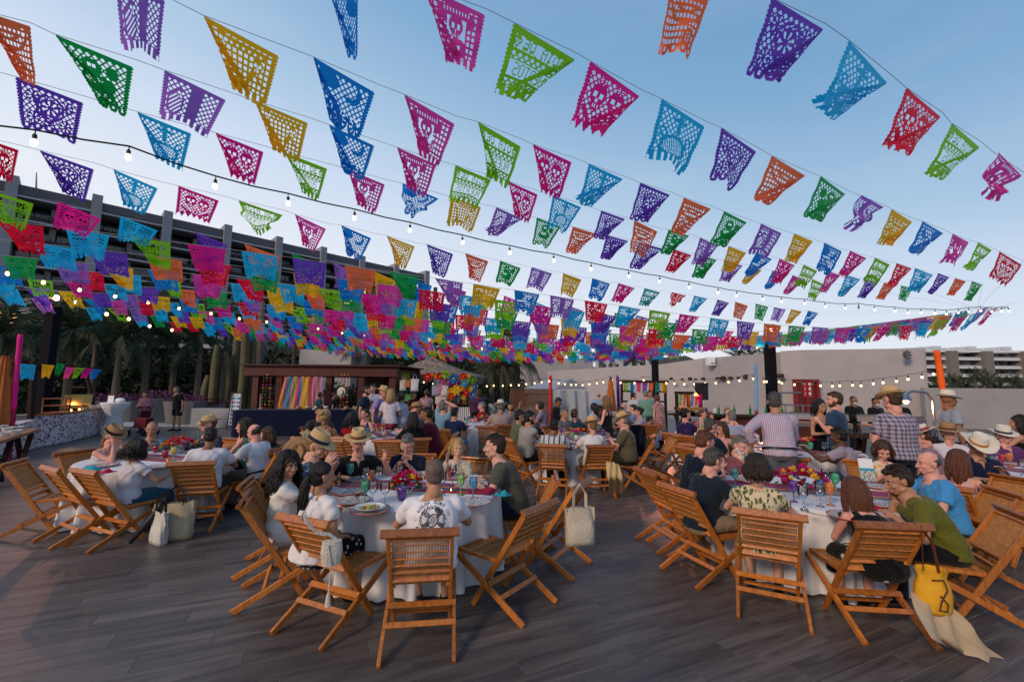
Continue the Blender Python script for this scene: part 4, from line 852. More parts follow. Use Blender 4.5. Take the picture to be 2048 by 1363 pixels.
def chair_parts(root, full=True):
    def P(name, fn, mat=TEAK, stuff=False):
        mb = MB(); fn(mb); o = mb.build(name, mat, root)
        if stuff: o['kind'] = 'stuff'
        return o
    W_ = .215
    P('top_rail', lambda m: m.beam((-.265, upy(.905), .905), (.265, upy(.905), .905), .034, .062, up=(0, .5, 1), ch=.2), TEAK2)
    for s in (-1, 1):
        P('upright', lambda m: m.beam((s*W_, upy(.88), .88), (s*W_, upy(.0)+.0, .006), .026, .048, up=(0, 1, .5)))
        P('leg', lambda m: m.beam((s*.245, .30, .415), (s*.245, -.42, .006), .026, .05, up=(0, 1, 1)))
        P('seat_side', lambda m: m.beam((s*.195, -.15, .425), (s*.195, .31, .435), .03, .035))
    for z in (.86, .56): P('back_frame', lambda m: m.beam((-W_, upy(z), z), (W_, upy(z), z), .022, .045, up=(0, .5, 1)))
    def cane(m):
        for i in range(36):
            x = -.195+.39*(i+.5)/36; m.tube([(x, upy(.85)-.002, .85), (x, upy(.57)-.002, .57)], .0054, 4, False)
    P('cane_panel', cane, CANE, True)
    for k in range(4):
        z = .615+k*.062
        def bar(m):
            m.beam((-.2, upy(z)-.012, z), (.2, upy(z)-.012, z), .010, .010, up=(0, .5, 1))
        P('back_bar', bar)
    P('lower_rail', lambda m: m.beam((-.2, upy(.49), .49), (.2, upy(.49), .49), .02, .06, up=(0, .5, 1)))
    P('front_rail', lambda m: m.beam((-.21, .31, .43), (.21, .31, .43), .03, .04))
    def seat(m):
        m.box((0, .08, .430), (.36, .42, .012))
        for i in range(15): x = -.17+.34*i/14; m.box((x, .08, .438), (.012, .41, .006))
    P('seat', seat, CANE)
    for y in (-.05, .08, .2): P('seat_slat', lambda m: m.beam((-.19, y, .4425), (.19, y, .4425), .03, .004))
    P('stretcher', lambda m: m.beam((-.255, -.20, .165), (.255, -.20, .165), .016, .04, up=(0, 1, 1)))
    P('stretcher', lambda m: m.beam((-.255, -.075, .245), (.255, -.075, .245), .016, .045, up=(0, 1, 1)))
    P('stretcher', lambda m: m.beam((-.215, .055, .13), (.215, .055, .13), .016, .035, up=(0, 1, .5)))
proto_chair = None; chair_far_me = None
def make_chair(x, y, facing, label, group, far=False):
    global proto_chair, chair_far_me
    rz = -R(facing)
    if proto_chair is None:
        proto_chair = empty('folding_chair', (x, y, 0), rz, label, 'chair', group); chair_parts(proto_chair); proto_chair.scale = (1.0, 1.0, .935); return proto_chair
    return copy_tree(proto_chair, (x, y, 0), rz, label, group)
def fv(a): return Vector((math.sin(R(a)), math.cos(R(a)), 0))
def chair_px(px, py, facing, label, group='folding teak chairs'):
    """place by the pixel midway between the two rear feet"""
    p = atz(px, py, 0); c = p+fv(facing)*.42; make_chair(c.x, c.y, facing, label, group); return c
# ================================================================ round tables under white cloths
CLOTH = M('white_linen', (.72, .70, .72), .85, bump=.25, bscale=5, vary=.04, vscale=3, transl=.08)
def table(x, y, r, label, h=.752, folds=18, seed=0, cloth=CLOTH):
    t = empty('round_table', (x, y, 0), 0, 'folding table under the '+' '.join(label.split()[:11]), 'table')
    mb = MB(); mb.lathe([(.001, .725), (r-.02, .725), (r-.02, .742), (.001, .742)], 40); mb.build('tabletop', M('plywood', (.3, .2, .1), .6), t)
    for a in (0, PI/2, PI, 3*PI/2):
        mb = MB(); mb.tube([(math.cos(a)*r*.5, math.sin(a)*r*.5, 0), (math.cos(a)*r*.45, math.sin(a)*r*.45, .725)], .016, 8); mb.build('leg', M('grey_tube', (.2, .2, .21), .4, .8), t)
    rg = random.Random(seed); n = 200; prof = []
    hs = [(0, h), (r*.3, h), (r*.7, h), (r*.95, h), (r*.992, h-.004), (r*1.006, h-.02)]; mb = MB(); vs = [(x, y, h)]
    for rr_, z in hs[1:]: vs += [(x+rr_*math.cos(2*PI*k/n), y+rr_*math.sin(2*PI*k/n), z) for k in range(n)]
    ph = [rg.random()*6 for _ in range(6)]; m = 12
    for i in range(1, m+1):
        f = i/m; z = (h-.02)*(1-f)+.012*f
        for k in range(n):
            a = 2*PI*k/n
            amp = f**.8*(.055*math.sin(folds*a+ph[0]+.9*math.sin(2*a+ph[1]))+.03*math.sin((folds+7)*a+ph[2])+.02*math.sin(41*a+ph[3]))
            rr_ = r*1.006+.035*f+max(amp, -.05*f-.01)
            vs.append((x+rr_*math.cos(a), y+rr_*math.sin(a), max(.008, z+.012*math.sin(5*a+ph[4])*f)))
    m2 = len(hs)-1+m; fs = [(0, 1+k, 1+(k+1) % n) for k in range(n)]
    fs += [(1+i*n+k, 1+(i+1)*n+k, 1+(i+1)*n+(k+1) % n, 1+i*n+(k+1) % n) for i in range(m2-1) for k in range(n)]
    mb.add(vs, fs); o = link('tablecloth', smooth(mb.mesh('tablecloth')), cloth); tag(o, label, 'tablecloth', 'white round tablecloths')
    return Vector((x, y, h))
# ================================================================ tableware
def glassm(name, c, rough=.02, trans=1.0): 
    m = M(name, c, rough, trans=trans, ior=1.3, spec=.6)
    nt = m.node_tree; N, L = nt.nodes, nt.links; b = N['Principled BSDF']
    tr = N.new('ShaderNodeBsdfTransparent'); tr.inputs[0].default_value = col4([.5+.5*v for v in c]); fr = N.new('ShaderNodeFresnel'); fr.inputs[0].default_value = 1.5
    gl = N.new('ShaderNodeBsdfGlossy'); gl.inputs['Roughness'].default_value = .03; dd = N.new('ShaderNodeBsdfDiffuse'); dd.inputs[0].default_value = col4(c)
    m1 = N.new('ShaderNodeMixShader'); m1.inputs[0].default_value = 0 if min(c) > .8 else .42; L.new(tr.outputs[0], m1.inputs[1]); L.new(dd.outputs[0], m1.inputs[2])
    a_ = N.new('ShaderNodeMath'); a_.operation = 'MULTIPLY_ADD'; L.new(fr.outputs[0], a_.inputs[0]); a_.inputs[1].default_value = 1.6; a_.inputs[2].default_value = .05
    m2 = N.new('ShaderNodeMixShader'); L.new(a_.outputs[0], m2.inputs[0]); L.new(m1.outputs[0], m2.inputs[1]); L.new(gl.outputs[0], m2.inputs[2]); L.new(m2.outputs[0], N['Material Output'].inputs[0])
    return m
GL = {'clear': glassm('clear_glass', (.93, .94, .96)), 'green': glassm('green_glass', (.08, .62, .30)), 'blue': glassm('blue_glass', (.03, .35, .60)), 'purple': glassm('purple_glass', (.20, .03, .42)),
      'amber': glassm('amber_glass', (.95, .30, .03)), 'red': glassm('red_glass', (.7, .02, .03)), 'lime': glassm('lime_glass', (.35, .65, .15)), 'teal': glassm('teal_glass', (.04, .45, .42)), 'yellow': glassm('yellow_glass', (.9, .7, .15))}
WINE = M('red_wine', (.12, .004, .015), .1); WATER = glassm('drink_water', (.85, .9, .92)); JUICE = M('orange_drink', (.9, .35, .04), .2)
def goblet_mesh(k):
    key = 'goblet'+k
    if key in FMESH: return FMESH[key]
    mb = MB(); mb.lathe([(.001, .001), (.036, .003), (.034, .006), (.006, .012), (.005, .075), (.012, .088), (.034, .112), (.041, .14), (.038, .175), (.033, .198)], 16)
    me = smooth(mb.mesh('goblet')); me.materials.append(GL[k]); FMESH[key] = me; return me
def tumbler_mesh(k):
    key = 'tumbler'+k
    if key in FMESH: return FMESH[key]
    mb = MB(); mb.lathe([(.001, .002), (.026, .003), (.036, .03), (.039, .06), (.036, .09), (.033, .11), (.031, .11), (.034, .09), (.036, .06), (.033, .03), (.02, .008), (.001, .008)], 16)
    me = smooth(mb.mesh('tumbler')); me.materials.append(GL[k]); FMESH[key] = me; return me
CERAM = M('white_ceramic', (.7, .68, .66), .2, coat=.5)
def plate_mat():
    m = bpy.data.materials.new('talavera'); nt, b = nodes_of(m); N, L = nt.nodes, nt.links
    t = N.new('ShaderNodeTexCoord'); v = N.new('ShaderNodeTexVoronoi'); v.inputs['Scale'].default_value = 46; L.new(t.outputs['Object'], v.inputs[0])
    r = N.new('ShaderNodeValToRGB'); e = r.color_ramp.elements; e[0].position = .30; e[0].color = (.05, .05, .06, 1); e[1].position = .42; e[1].color = (.66, .62, .60, 1); L.new(v.outputs['Distance'], r.inputs[0])
    x = N.new('ShaderNodeMixRGB'); x.blend_type = 'MULTIPLY'; x.inputs[0].default_value = .55; L.new(r.outputs[0], x.inputs[1]); L.new(v.outputs['Color'], x.inputs[2]); L.new(x.outputs[0], b.inputs['Base Color']); b.inputs['Roughness'].default_value = .2
    return m
TALA = plate_mat(); RIM = M('plate_rim', (.62, .08, .04), .3)
pb = MB(); pb.cur = 0; pb.lathe([(.001, .004), (.10, .005), (.158, .017)], 32); pb.cur = 1; pb.lathe([(.158, .017), (.170, .019), (.168, .014), (.1, .001), (.001, .001)], 32)
plate_me = smooth(pb.mesh('charger_plate')); plate_me.materials.append(TALA); plate_me.materials.append(RIM)
db = MB(); db.lathe([(.001, .003), (.08, .004), (.12, .022), (.135, .026), (.133, .022), (.08, .0), (.001, .0)], 28); dish_me = smooth(db.mesh('dinner_plate')); dish_me.materials.append(CERAM)
SILV = M('silverware', (.55, .55, .57), .2, 1.0)
def put(name, me, p, label, cat, group=None, rz=0, s=1): o = link(name, me, None, None, p, (0, 0, rz)); o.scale = (s, s, s); return tag(o, label, cat, group)
def on(T, px, py, dz=0): return atz(px, py, T.z)+Vector((0, 0, .002+dz))
GN = {'clear': 'clear', 'green': 'green', 'blue': 'blue', 'purple': 'deep purple', 'amber': 'amber orange', 'red': 'red', 'lime': 'lime green', 'teal': 'teal', 'yellow': 'yellow'}
def goblet(T, px, py, k, where, fill=None, s=1.0):
    p = on(T, px, py); o = put('goblet', goblet_mesh(k), p, f'{GN[k]} stemmed glass {where}', 'glass', None, 0, s)
    if fill: mb = MB(); mb.lathe([(.001, .098), (.026, .107), (.035, .128), (.001, .128)], 14); mb.build('drink', fill, o)
    return o
def wineglass(T, px, py, where, fill=None):
    key = 'wine'
    if key not in FMESH:
        mb = MB(); mb.lathe([(.001, .001), (.036, .002), (.005, .008), (.004, .09), (.02, .1), (.043, .13), (.046, .155), (.036, .205)], 18); me = smooth(mb.mesh('wine_glass')); me.materials.append(GL['clear']); FMESH[key] = me
    o = put('wine_glass', FMESH[key], on(T, px, py), f'clear wine glass {where}', 'glass')
    if fill: mb = MB(); mb.lathe([(.001, .1), (.02, .103), (.041, .13), (.001, .13)], 14); mb.build('wine', fill, o)
    return o
def tumbler(T, px, py, k, where, s=1.0): return put('tumbler', tumbler_mesh(k), on(T, px, py), f'{GN[k]} glass tumbler {where}', 'glass', None, 0, s)
def setting(T, px, py, where, dish=False):
    p = on(T, px, py); put('charger_plate', plate_me, p, f'patterned plate with red rim {where}', 'plate')
    if dish: put('dinner_plate', dish_me, p+Vector((0, 0, .02)), f'white plate of food {where}', 'plate')
    if dish:
        rg = random.Random(px); q = p+Vector((0, 0, .03)); f_ = empty('food', q, 0, f'leftover salad and meat on the white plate {where}', 'food')
        for j, (nm, c) in enumerate((('lettuce', (.22, .30, .04)), ('meat', (.40, .17, .06)), ('vegetable', (.55, .42, .10)), ('meat', (.3, .1, .04)), ('lettuce', (.3, .38, .08)))):
            mb = MB(); 
            for _ in range(4): mb.ell((rg.uniform(-.07, .07), rg.uniform(-.05, .05), .006), (rg.uniform(.01, .025), rg.uniform(.01, .02), rg.uniform(.005, .012)), Matrix.Rotation(rg.random()*6, 3, 'Z'), 7, 5)
            mb.build(nm, M('food_%d' % j, c, .6), f_)
def cutlery(T, px, py, ang, where, knife=False):
    mb = MB(); mb.box((0, -.03, .003), (.008, .12, .003))
    if knife: mb.box((0, .07, .003), (.014, .09, .002))
    else:
        mb.box((0, .045, .003), (.02, .03, .002))
        for x in (-.008, -.0027, .0027, .008): mb.box((x, .075, .004), (.0025, .035, .002))
    return tag(mb.build('knife' if knife else 'fork', SILV, None, on(T, px, py), (0, 0, R(ang))), f'steel {"knife" if knife else "fork"} {where}', 'knife' if knife else 'fork')
def napkin(T, px, py, c, where, w=.24, d=.12, ang=0):
    rg = random.Random(px); nx, ny = 22, 12; vs = []
    for j in range(ny+1):
        for i in range(nx+1):
            u, v = i/nx-.5, j/ny-.5; z = .022+.018*math.sin(u*9+v*4)+.012*math.sin(v*14+u*3); z *= (1-(2*abs(u))**4)*(1-(2*abs(v))**4)*.9+.12
            vs.append((u*w*(1+.12*math.sin(v*6)), v*d*(1+.15*math.sin(u*7)), max(.003, z)))
    mb = MB(); mb.add(vs, [(j*(nx+1)+i, j*(nx+1)+i+1, (j+1)*(nx+1)+i+1, (j+1)*(nx+1)+i) for j in range(ny) for i in range(nx)])
    o = link('napkin', smooth(mb.mesh()), M(f'napkin_{c}', c, .85, bump=.3, bscale=25), None, on(T, px, py), (0, 0, R(ang))); return tag(o, where, 'napkin')
FLW = {'magenta': (.65, .01, .25), 'red': (.55, .005, .01), 'pink': (.80, .10, .32), 'yellow': (.85, .48, .02), 'orange': (.85, .20, .02), 'crimson': (.28, .004, .03), 'purple': (.25, .03, .35), 'green': (.08, .16, .02)}
def blossom(mb, c, r, rg, layers=3):
    for L_ in range(layers):
        n = 7-L_; rr_ = r*(1-.28*L_)
        for k in range(n):
            a = 2*PI*k/n+L_*.5+rg.random()*.3; u = Vector((math.cos(a), math.sin(a), 0)); s = Vector((-u.y, u.x, 0))
            z0 = r*.25*L_; p0 = c+Vector((0, 0, z0)); p1 = c+u*rr_*.6+Vector((0, 0, z0+r*.10)); p2 = c+u*rr_+Vector((0, 0, z0+r*(.35+.2*L_)))
            w = rr_*.45; mb.add([p0-s*w*.3, p0+s*w*.3, p1+s*w, p1-s*w, p2+s*w*.5, p2-s*w*.5], [(0, 1, 2, 3), (3, 2, 4, 5)])
def bouquet(T, px, py, label, cols=('magenta', 'red', 'pink', 'crimson', 'yellow'), R_=.2, h=.17, n=34, seed=0, vase=(.5, .5, .55)):
    p = atz(px, py, T.z); e = empty('flower_centrepiece', p, 0, label, 'flowers'); rg = random.Random(seed+px)
    mb = MB(); mb.lathe([(.001, .0), (.045, .002), (.06, .03), (.07, .09), (.055, .11), (.001, .11)], 14); link('vase', smooth(mb.mesh()), M('vase_%s' % (vase,), vase, .3), e)
    mb = MB()
    for _ in range(60):
        a = rg.random()*6.28; q = Vector((math.cos(a), math.sin(a), 0))*rg.uniform(.3, 1.05)*R_+Vector((0, 0, rg.uniform(.06, h))); d = Vector((rg.uniform(-1, 1), rg.uniform(-1, 1), rg.uniform(-.2, .8)))*.04; s = d.orthogonal().normalized()*.014
        mb.add([q-d, q+s, q+d, q-s], [(0, 1, 2, 3)])
    mb.build('leaves', M('flower_leaf', (.03, .07, .015), .6), e)['kind'] = 'stuff'
    for i in range(n):
        a = i*2.4; rr_ = R_*math.sqrt((i+.5)/n); q = Vector((math.cos(a)*rr_, math.sin(a)*rr_, h+.06*(1-(rr_/R_)**2)*R_/.2-.04*(rr_/R_)**2+rg.uniform(-.015, .02)))
        mb = MB(); blossom(mb, Vector((0, 0, 0)), rg.uniform(.02, .042), rg); k = cols[rg.randrange(len(cols))]
        mb.build('blossom', M('petal_'+k, FLW[k], .6, transl=.25), e, q, (rg.uniform(-.5, .5), rg.uniform(-.5, .5), rg.random()*6))
    return e
def votive(T, px, py, k, where, glow=True):
    o = tumbler(T, px, py, k, where, .55); o['category'] = 'candle holder'; o['label'] = f'{GN[k]} votive candle holder {where}'; o.name = 'candle_holder'
    if glow: mb = MB(); mb.ell((0, 0, .05), (.012, .012, .022), None, 6, 5); mb.build('flame', EM('flame', (1, .45, .1), 5), o)
def runner(T, ang, w, l, label, cols):
    """striped woven runner laid across the cloth"""
    m = bpy.data.materials.new('serape'); nt, b = nodes_of(m); N, L = nt.nodes, nt.links; t = N.new('ShaderNodeTexCoord'); s = N.new('ShaderNodeSeparateXYZ'); L.new(t.outputs['Object'], s.inputs[0])
    f = N.new('ShaderNodeMath'); f.operation = 'MULTIPLY_ADD'; f.inputs[1].default_value = 1/w; f.inputs[2].default_value = .5; L.new(s.outputs[0], f.inputs[0])
    r = N.new('ShaderNodeValToRGB'); r.color_ramp.interpolation = 'CONSTANT'; L.new(f.outputs[0], r.inputs[0]); e = r.color_ramp.elements; e[0].color = col4(cols[0]); e[1].position = .95; e[1].color = col4(cols[-1])
    for i, c in enumerate(cols[1:-1]): k = e.new((i+1)/(len(cols)-1)*.95); k.color = col4(c)
    L.new(r.outputs[0], b.inputs['Base Color']); b.inputs['Roughness'].default_value = .9
    mb = MB(); nx, ny = 8, 40; vs = []
    for j in range(ny+1):
        for i in range(nx+1):
            y = (j/ny-.5)*l; x = (i/nx-.5)*w; vs.append((x, y, .004+.0015*math.sin(y*30+x*9)))
    mb.add(vs, [(j*(nx+1)+i, j*(nx+1)+i+1, (j+1)*(nx+1)+i+1, (j+1)*(nx+1)+i) for j in range(ny) for i in range(nx)])
    return tag(link('table_runner', smooth(mb.mesh()), m, None, (T.x, T.y, T.z), (0, 0, R(ang))), label, 'table runner')
SER = [(.30, .01, .03), (.6, .05, .02), (.05, .02, .12), (.02, .2, .25), (.4, .01, .12), (.55, .3, .02), (.12, .02, .2), (.45, .02, .03), (.02, .08, .2), (.4, .01, .1)]
# ================================================================ people
SKIN = {'fair': (.60, .33, .24), 'tan': (.42, .21, .13), 'brown': (.26, .115, .06), 'dark': (.11, .048, .028), 'pink': (.62, .30, .23)}
def skinmat(k):
    m = M('skin_'+k, SKIN[k], .56, spec=.3, vary=.14, vscale=14, bump=.2, bscale=90); b = m.node_tree.nodes['Principled BSDF']
    b.inputs['Subsurface Weight'].default_value = .15; b.inputs['Subsurface Radius'].default_value = (.012, .005, .003); b.inputs['Subsurface Scale'].default_value = 1.0; return m
HAIRC = {'black': (.008, .006, .006), 'dark': (.022, .012, .008), 'brown': (.055, .026, .013), 'auburn': (.10, .032, .015), 'blond': (.42, .25, .10), 'grey': (.16, .15, .145), 'white': (.60, .57, .54), 'sandy': (.20, .11, .05), 'darkgrey': (.06, .055, .052), 'cropped': (.13, .095, .075)}
def hairmat(k):
    c = HAIRC[k]; return M('hair_'+k, c, .42, spec=.45, vary=.45, vscale=26, stretch=(3, 3, .5), bump=.6, bscale=70)
EYEW = M('eye_white', (.62, .60, .57), .25); IRIS = M('iris', (.025, .014, .01), .15); LIPM = {}
def head_mb(sex='m'):
    mb = MB(); f = sex == 'f'; E = mb.ell
    E((0, -.012, .028), (.077, .099, .094), None, 24, 16); E((0, .024, -.028), (.061 if not f else .058, .070, .083), None, 20, 14)
    E((0, .050, -.086), (.036 if not f else .029, .034, .027), None, 14, 10)
    for s in (-1, 1):
        E((s*.040, .012, -.066), (.026 if not f else .020, .042, .030), None, 12, 8)
        E((s*.040, .066, -.026), (.020, .022, .020), None, 12, 8)
        mb.caps((s*.012, .084, .030), (s*.044, .070, .028), .0105, .010, 10)
        E((s*.0085, .105, -.033), (.009, .012, .008), None, 10, 8)
        E((s*.080, -.008, -.008), (.009, .020, .031), Matrix.Rotation(s*.35, 3, 'Z'), 12, 8); E((s*.084, -.018, .006), (.008, .014, .020), None, 10, 6)
        mb.caps((s*.006, .098, -.066), (s*.022, .086, -.067), .0072, .004, 8)
        mb.caps((s*.004, .096, -.077), (s*.018, .086, -.075), .0085, .004, 8)
    mb.caps((0, .090, .016), (0, .113, -.026), .0075, .0125, 12)
    mb.caps((0, -.02, -.06), (0, -.030, -.135), .052 if not f else .044, .056 if not f else .046, 16)
    return mb
HEADS = {}
def head_mesh(sex, lod):
    k = (sex, lod)
    if k not in HEADS: HEADS[k] = remesh(head_mb(sex), (.0045, .008, .013)[lod], (3, 2, 1)[lod], 'head')
    return HEADS[k]
def xform(me, Mx):
    c = me.copy(); c.transform(Mx); return c
def ik(Sv, T, a, b, hint):
    d = T-Sv; L = min(d.length, (a+b)*.985); L = max(L, abs(a-b)+.02); dn = d.normalized(); T = Sv+dn*L
    x = (a*a-b*b+L*L)/(2*L); h = math.sqrt(max(0, a*a-x*x)); q = hint-dn*hint.dot(dn); q.normalize(); return Sv+dn*x+q*h, T
def hand(mb, Wp, d, nrm, side, curl=.35, s=1.0, n=6, thumb=1.0):
    d = d.normalized(); nrm = (nrm-d*nrm.dot(d)).normalized(); lat = d.cross(nrm)*side   # lat points to the thumb side
    mb.rings([(Wp+d*q*s, lat*w*s, nrm*t*s) for q, w, t in ((-.02, .022, .019), (.01, .026, .018), (.045, .038, .016), (.08, .041, .013), (.095, .034, .009))], 10)
    for i, (o, L) in enumerate(((.030, .068), (.010, .078), (-.011, .073), (-.031, .056))):
        p = Wp+(d*(.084-.004*abs(i-1))+lat*o)*s; a = .05+.15*i*curl; pts = [p-d*.012*s]; dd = d+lat*(1.5-i)*.06
        for k in range(3):
            a += curl*(.45+.4*k); v = (dd*math.cos(a)+nrm*math.sin(a)).normalized(); pts.append(p); p = p+v*L*s*(.45, .32, .23)[k]
        pts.append(p); mb.tube(pts, [.0095*s, .0095*s, .0088*s, .0080*s, .0050*s], n)
    p = Wp+(d*.025+lat*.030)*s; q = p+(d*.028+lat*.028*thumb+nrm*.012)*s; r = q+(d*.032+lat*.008*thumb+nrm*.010)*s
    mb.tube([p-lat*.014*s, p, q, r], [.013*s, .0135*s, .0105*s, .006*s], n)
TORSO = {'m': [(-.10, .11, .085), (-.04, .163, .118), (.05, .165, .116), (.16, .152, .108), (.27, .160, .115), (.37, .176, .124), (.43, .170, .112), (.475, .128, .088), (.51, .076, .068), (.56, .056, .058)],
         'f': [(-.10, .12, .09), (-.04, .172, .122), (.04, .165, .113), (.15, .126, .094), (.25, .134, .100), (.36, .148, .114), (.42, .145, .098), (.465, .108, .078), (.50, .060, .056), (.55, .045, .048)]}
def arc(c, r, a0, a1, n=8): return [(c[0]+r*math.cos(a0+(a1-a0)*i/n), c[1]+r*math.sin(a0+(a1-a0)*i/n)) for i in range(n+1)]
def hair_build(style, Mh, sex, lod, rg, parent, col, length=.0):
    """cap + strands. Mh: head matrix in person space"""
    vox = (.006, .010, .016)[lod]; mb = MB(); v0 = Matrix.Identity(3)
    sil = {'short': 1, 'buzz': .945, 'bald': 0, 'balding': 0, 'bob': 1.06, 'long': 1.05, 'curly': 1.12, 'pony': 1.0, 'bun': 1.02, 'updo': 1.02, 'cap': 0}.get(style, 1)
    if style in ('bald', 'balding', 'cap'):
        z = .0 if style == 'bald' else .012
        mb.ell((0, -.034, z+.004), (.0835, .080, .064), None, 20, 12)
        if style == 'balding': mb.ell((0, -.055, .035), (.066, .062, .062), None, 20, 12)
    else:
        mb.ell((0, -.027 if style != 'buzz' else -.040, .041), (.0815*sil, .103*sil, .094*sil), None, 24, 16); mb.ell((0, -.048, -.008), (.077*sil, .070*sil, .078*sil), None, 20, 12)
        if style in ('short',): mb.ell((0, .045, .098), (.052, .040, .030), None, 14, 10)
        if style == 'bun': mb.ell((0, -.125, .055), (.045, .04, .045))
        if style in ('bob', 'long', 'curly'): 
            for s in (-1, 1): mb.ell((s*.060, -.01, -.02), (.034*sil, .052, .075))
    me = remesh(mb, vox, 2, 'hair')
    n = len(me.vertices); co = np.empty(n*3, 'f'); me.vertices.foreach_get('co', co); co = co.reshape(-1, 3)
    nm = np.empty(n*3, 'f'); me.vertices.foreach_get('normal', nm); nm = nm.reshape(-1, 3)
    amp = {'curly': .012, 'buzz': .001, 'bald': .0012, 'balding': .002, 'short': .004}.get(style, .004)
    az = np.arctan2(co[:, 0], co[:, 1]); k = 46 if style != 'curly' else 22
    dsp = np.sin(az*k+5*np.sin(co[:, 2]*40))*.5+np.sin(co[:, 2]*95+co[:, 0]*120+rg.random()*6)*.5
    me.vertices.foreach_set('co', (co+nm*(dsp*amp)[:, None]).ravel()); me.transform(Mh); parts = [(me, 0)]
    if style in ('long', 'bob', 'curly', 'pony', 'short', 'updo') and lod < 2:
        sb_ = MB(); down = Vector((0, 0, -1)); R3 = Mh.to_3x3(); c0 = Mh.translation; back = R3 @ Vector((0, -1, 0)); back.z = 0
        if back.length > .01: back.normalize()
        N_ = {'long': 120, 'bob': 120, 'curly': 150, 'pony': 44, 'short': 110, 'updo': 20}[style]
        if lod: N_ = int(N_*.6)
        for i in range(N_):
            u = rg.random(); phi = (rg.random()*2-1)*({'long': 112, 'bob': 108, 'curly': 118, 'pony': 30, 'short': 170, 'updo': 60}[style])
            a = R(phi); dx, dy = math.sin(a), -math.cos(a); pts = []
            if style == 'short':
                th = R(rg.uniform(5, 75)); base = Vector((dx*math.sin(th)*.084, dy*math.sin(th)*.105-.024, math.cos(th)*.097+.04))
                if base.y > .04 and base.z < .095: continue
                tip = base+Vector((dx*.012+rg.uniform(-.01, .01), dy*.012+.012, rg.uniform(-.006, .012))); sb_.tube([Mh @ (base*.97), Mh @ ((base+tip)*.5+Vector((0, 0, .006))), Mh @ tip], [.0055, .0045, .001], 4); continue
            th0 = R(rg.uniform(8, 60)); thE = R(rg.uniform(88, 104)); rr_ = rg.uniform(1.0, 1.07)*sil
            if style == 'pony':
                root = Vector((0, -.115, .02)); L = .30 if not length else length; sw = Vector((rg.uniform(-.03, .03), rg.uniform(-.03, .02), 0))
                for k in range(7):
                    t = k/6; p = Mh @ root+sw*(t*1.2)+back*(.045*math.sin(min(1, t*2)*PI/2))+down*L*t**1.25+Vector((.01*math.sin(t*6+i), .01*math.cos(t*5+i), 0)); pts.append(p)
                sb_.tube(pts, [.012, .016, .016, .014, .012, .009, .002], 4); continue
            for k in range(6):
                th = th0+(thE-th0)*k/5; pts.append(Mh @ Vector((dx*math.sin(th)*.082*rr_, dy*math.sin(th)*.100*rr_-.020, math.cos(th)*.098*rr_+.038)))
            L = (length or {'long': .27, 'bob': .10, 'curly': .26, 'updo': .02}[style])*rg.uniform(.65, 1.1); out = R3 @ Vector((dx, dy, 0)); p0 = pts[-1]; m = 7
            fl = 1 if style == 'bob' else .55
            for k in range(1, m+1):
                t = k/m; w = (.018 if style == 'curly' else .005)
                o2 = out*(.028*fl*math.sin(t*PI)+(.05*t if style == 'curly' else 0))+Vector((math.sin(t*(17 if style == 'curly' else 6)+i)*w, math.cos(t*(15 if style == 'curly' else 5)+i*2)*w, 0))
                if abs(phi) < 75: o2 += back*(.05*t)
                else: o2 += back*(.02*t)
                pts.append(p0+down*L*t+o2)
            mtot = len(pts); r0 = (.012 if style == 'curly' else .0105)
            sb_.tube(pts, [r0*(.7+.5*math.sin(PI*min(1, j/(mtot-1)*1.1)))*(1 if j < mtot-2 else .5) for j in range(mtot)], 4 if lod else 5)
        parts.append((smooth(sb_.mesh('strands')), 0))
    return link('hair', join_meshes(parts, 'hair') if len(parts) > 1 else me, hairmat(col), parent)
STRAW = M('straw', (.55, .37, .17), .75, vary=.22, vscale=60, bump=.5, bscale=160); STRAWB = M('straw_brown', (.36, .20, .09), .75, vary=.25, vscale=60, bump=.5, bscale=160); STRAWW = M('straw_white', (.66, .60, .50), .75, vary=.12, vscale=60, bump=.4, bscale=160)
STRAWS = {'straw': STRAW, 'brown': STRAWB, 'white': STRAWW}
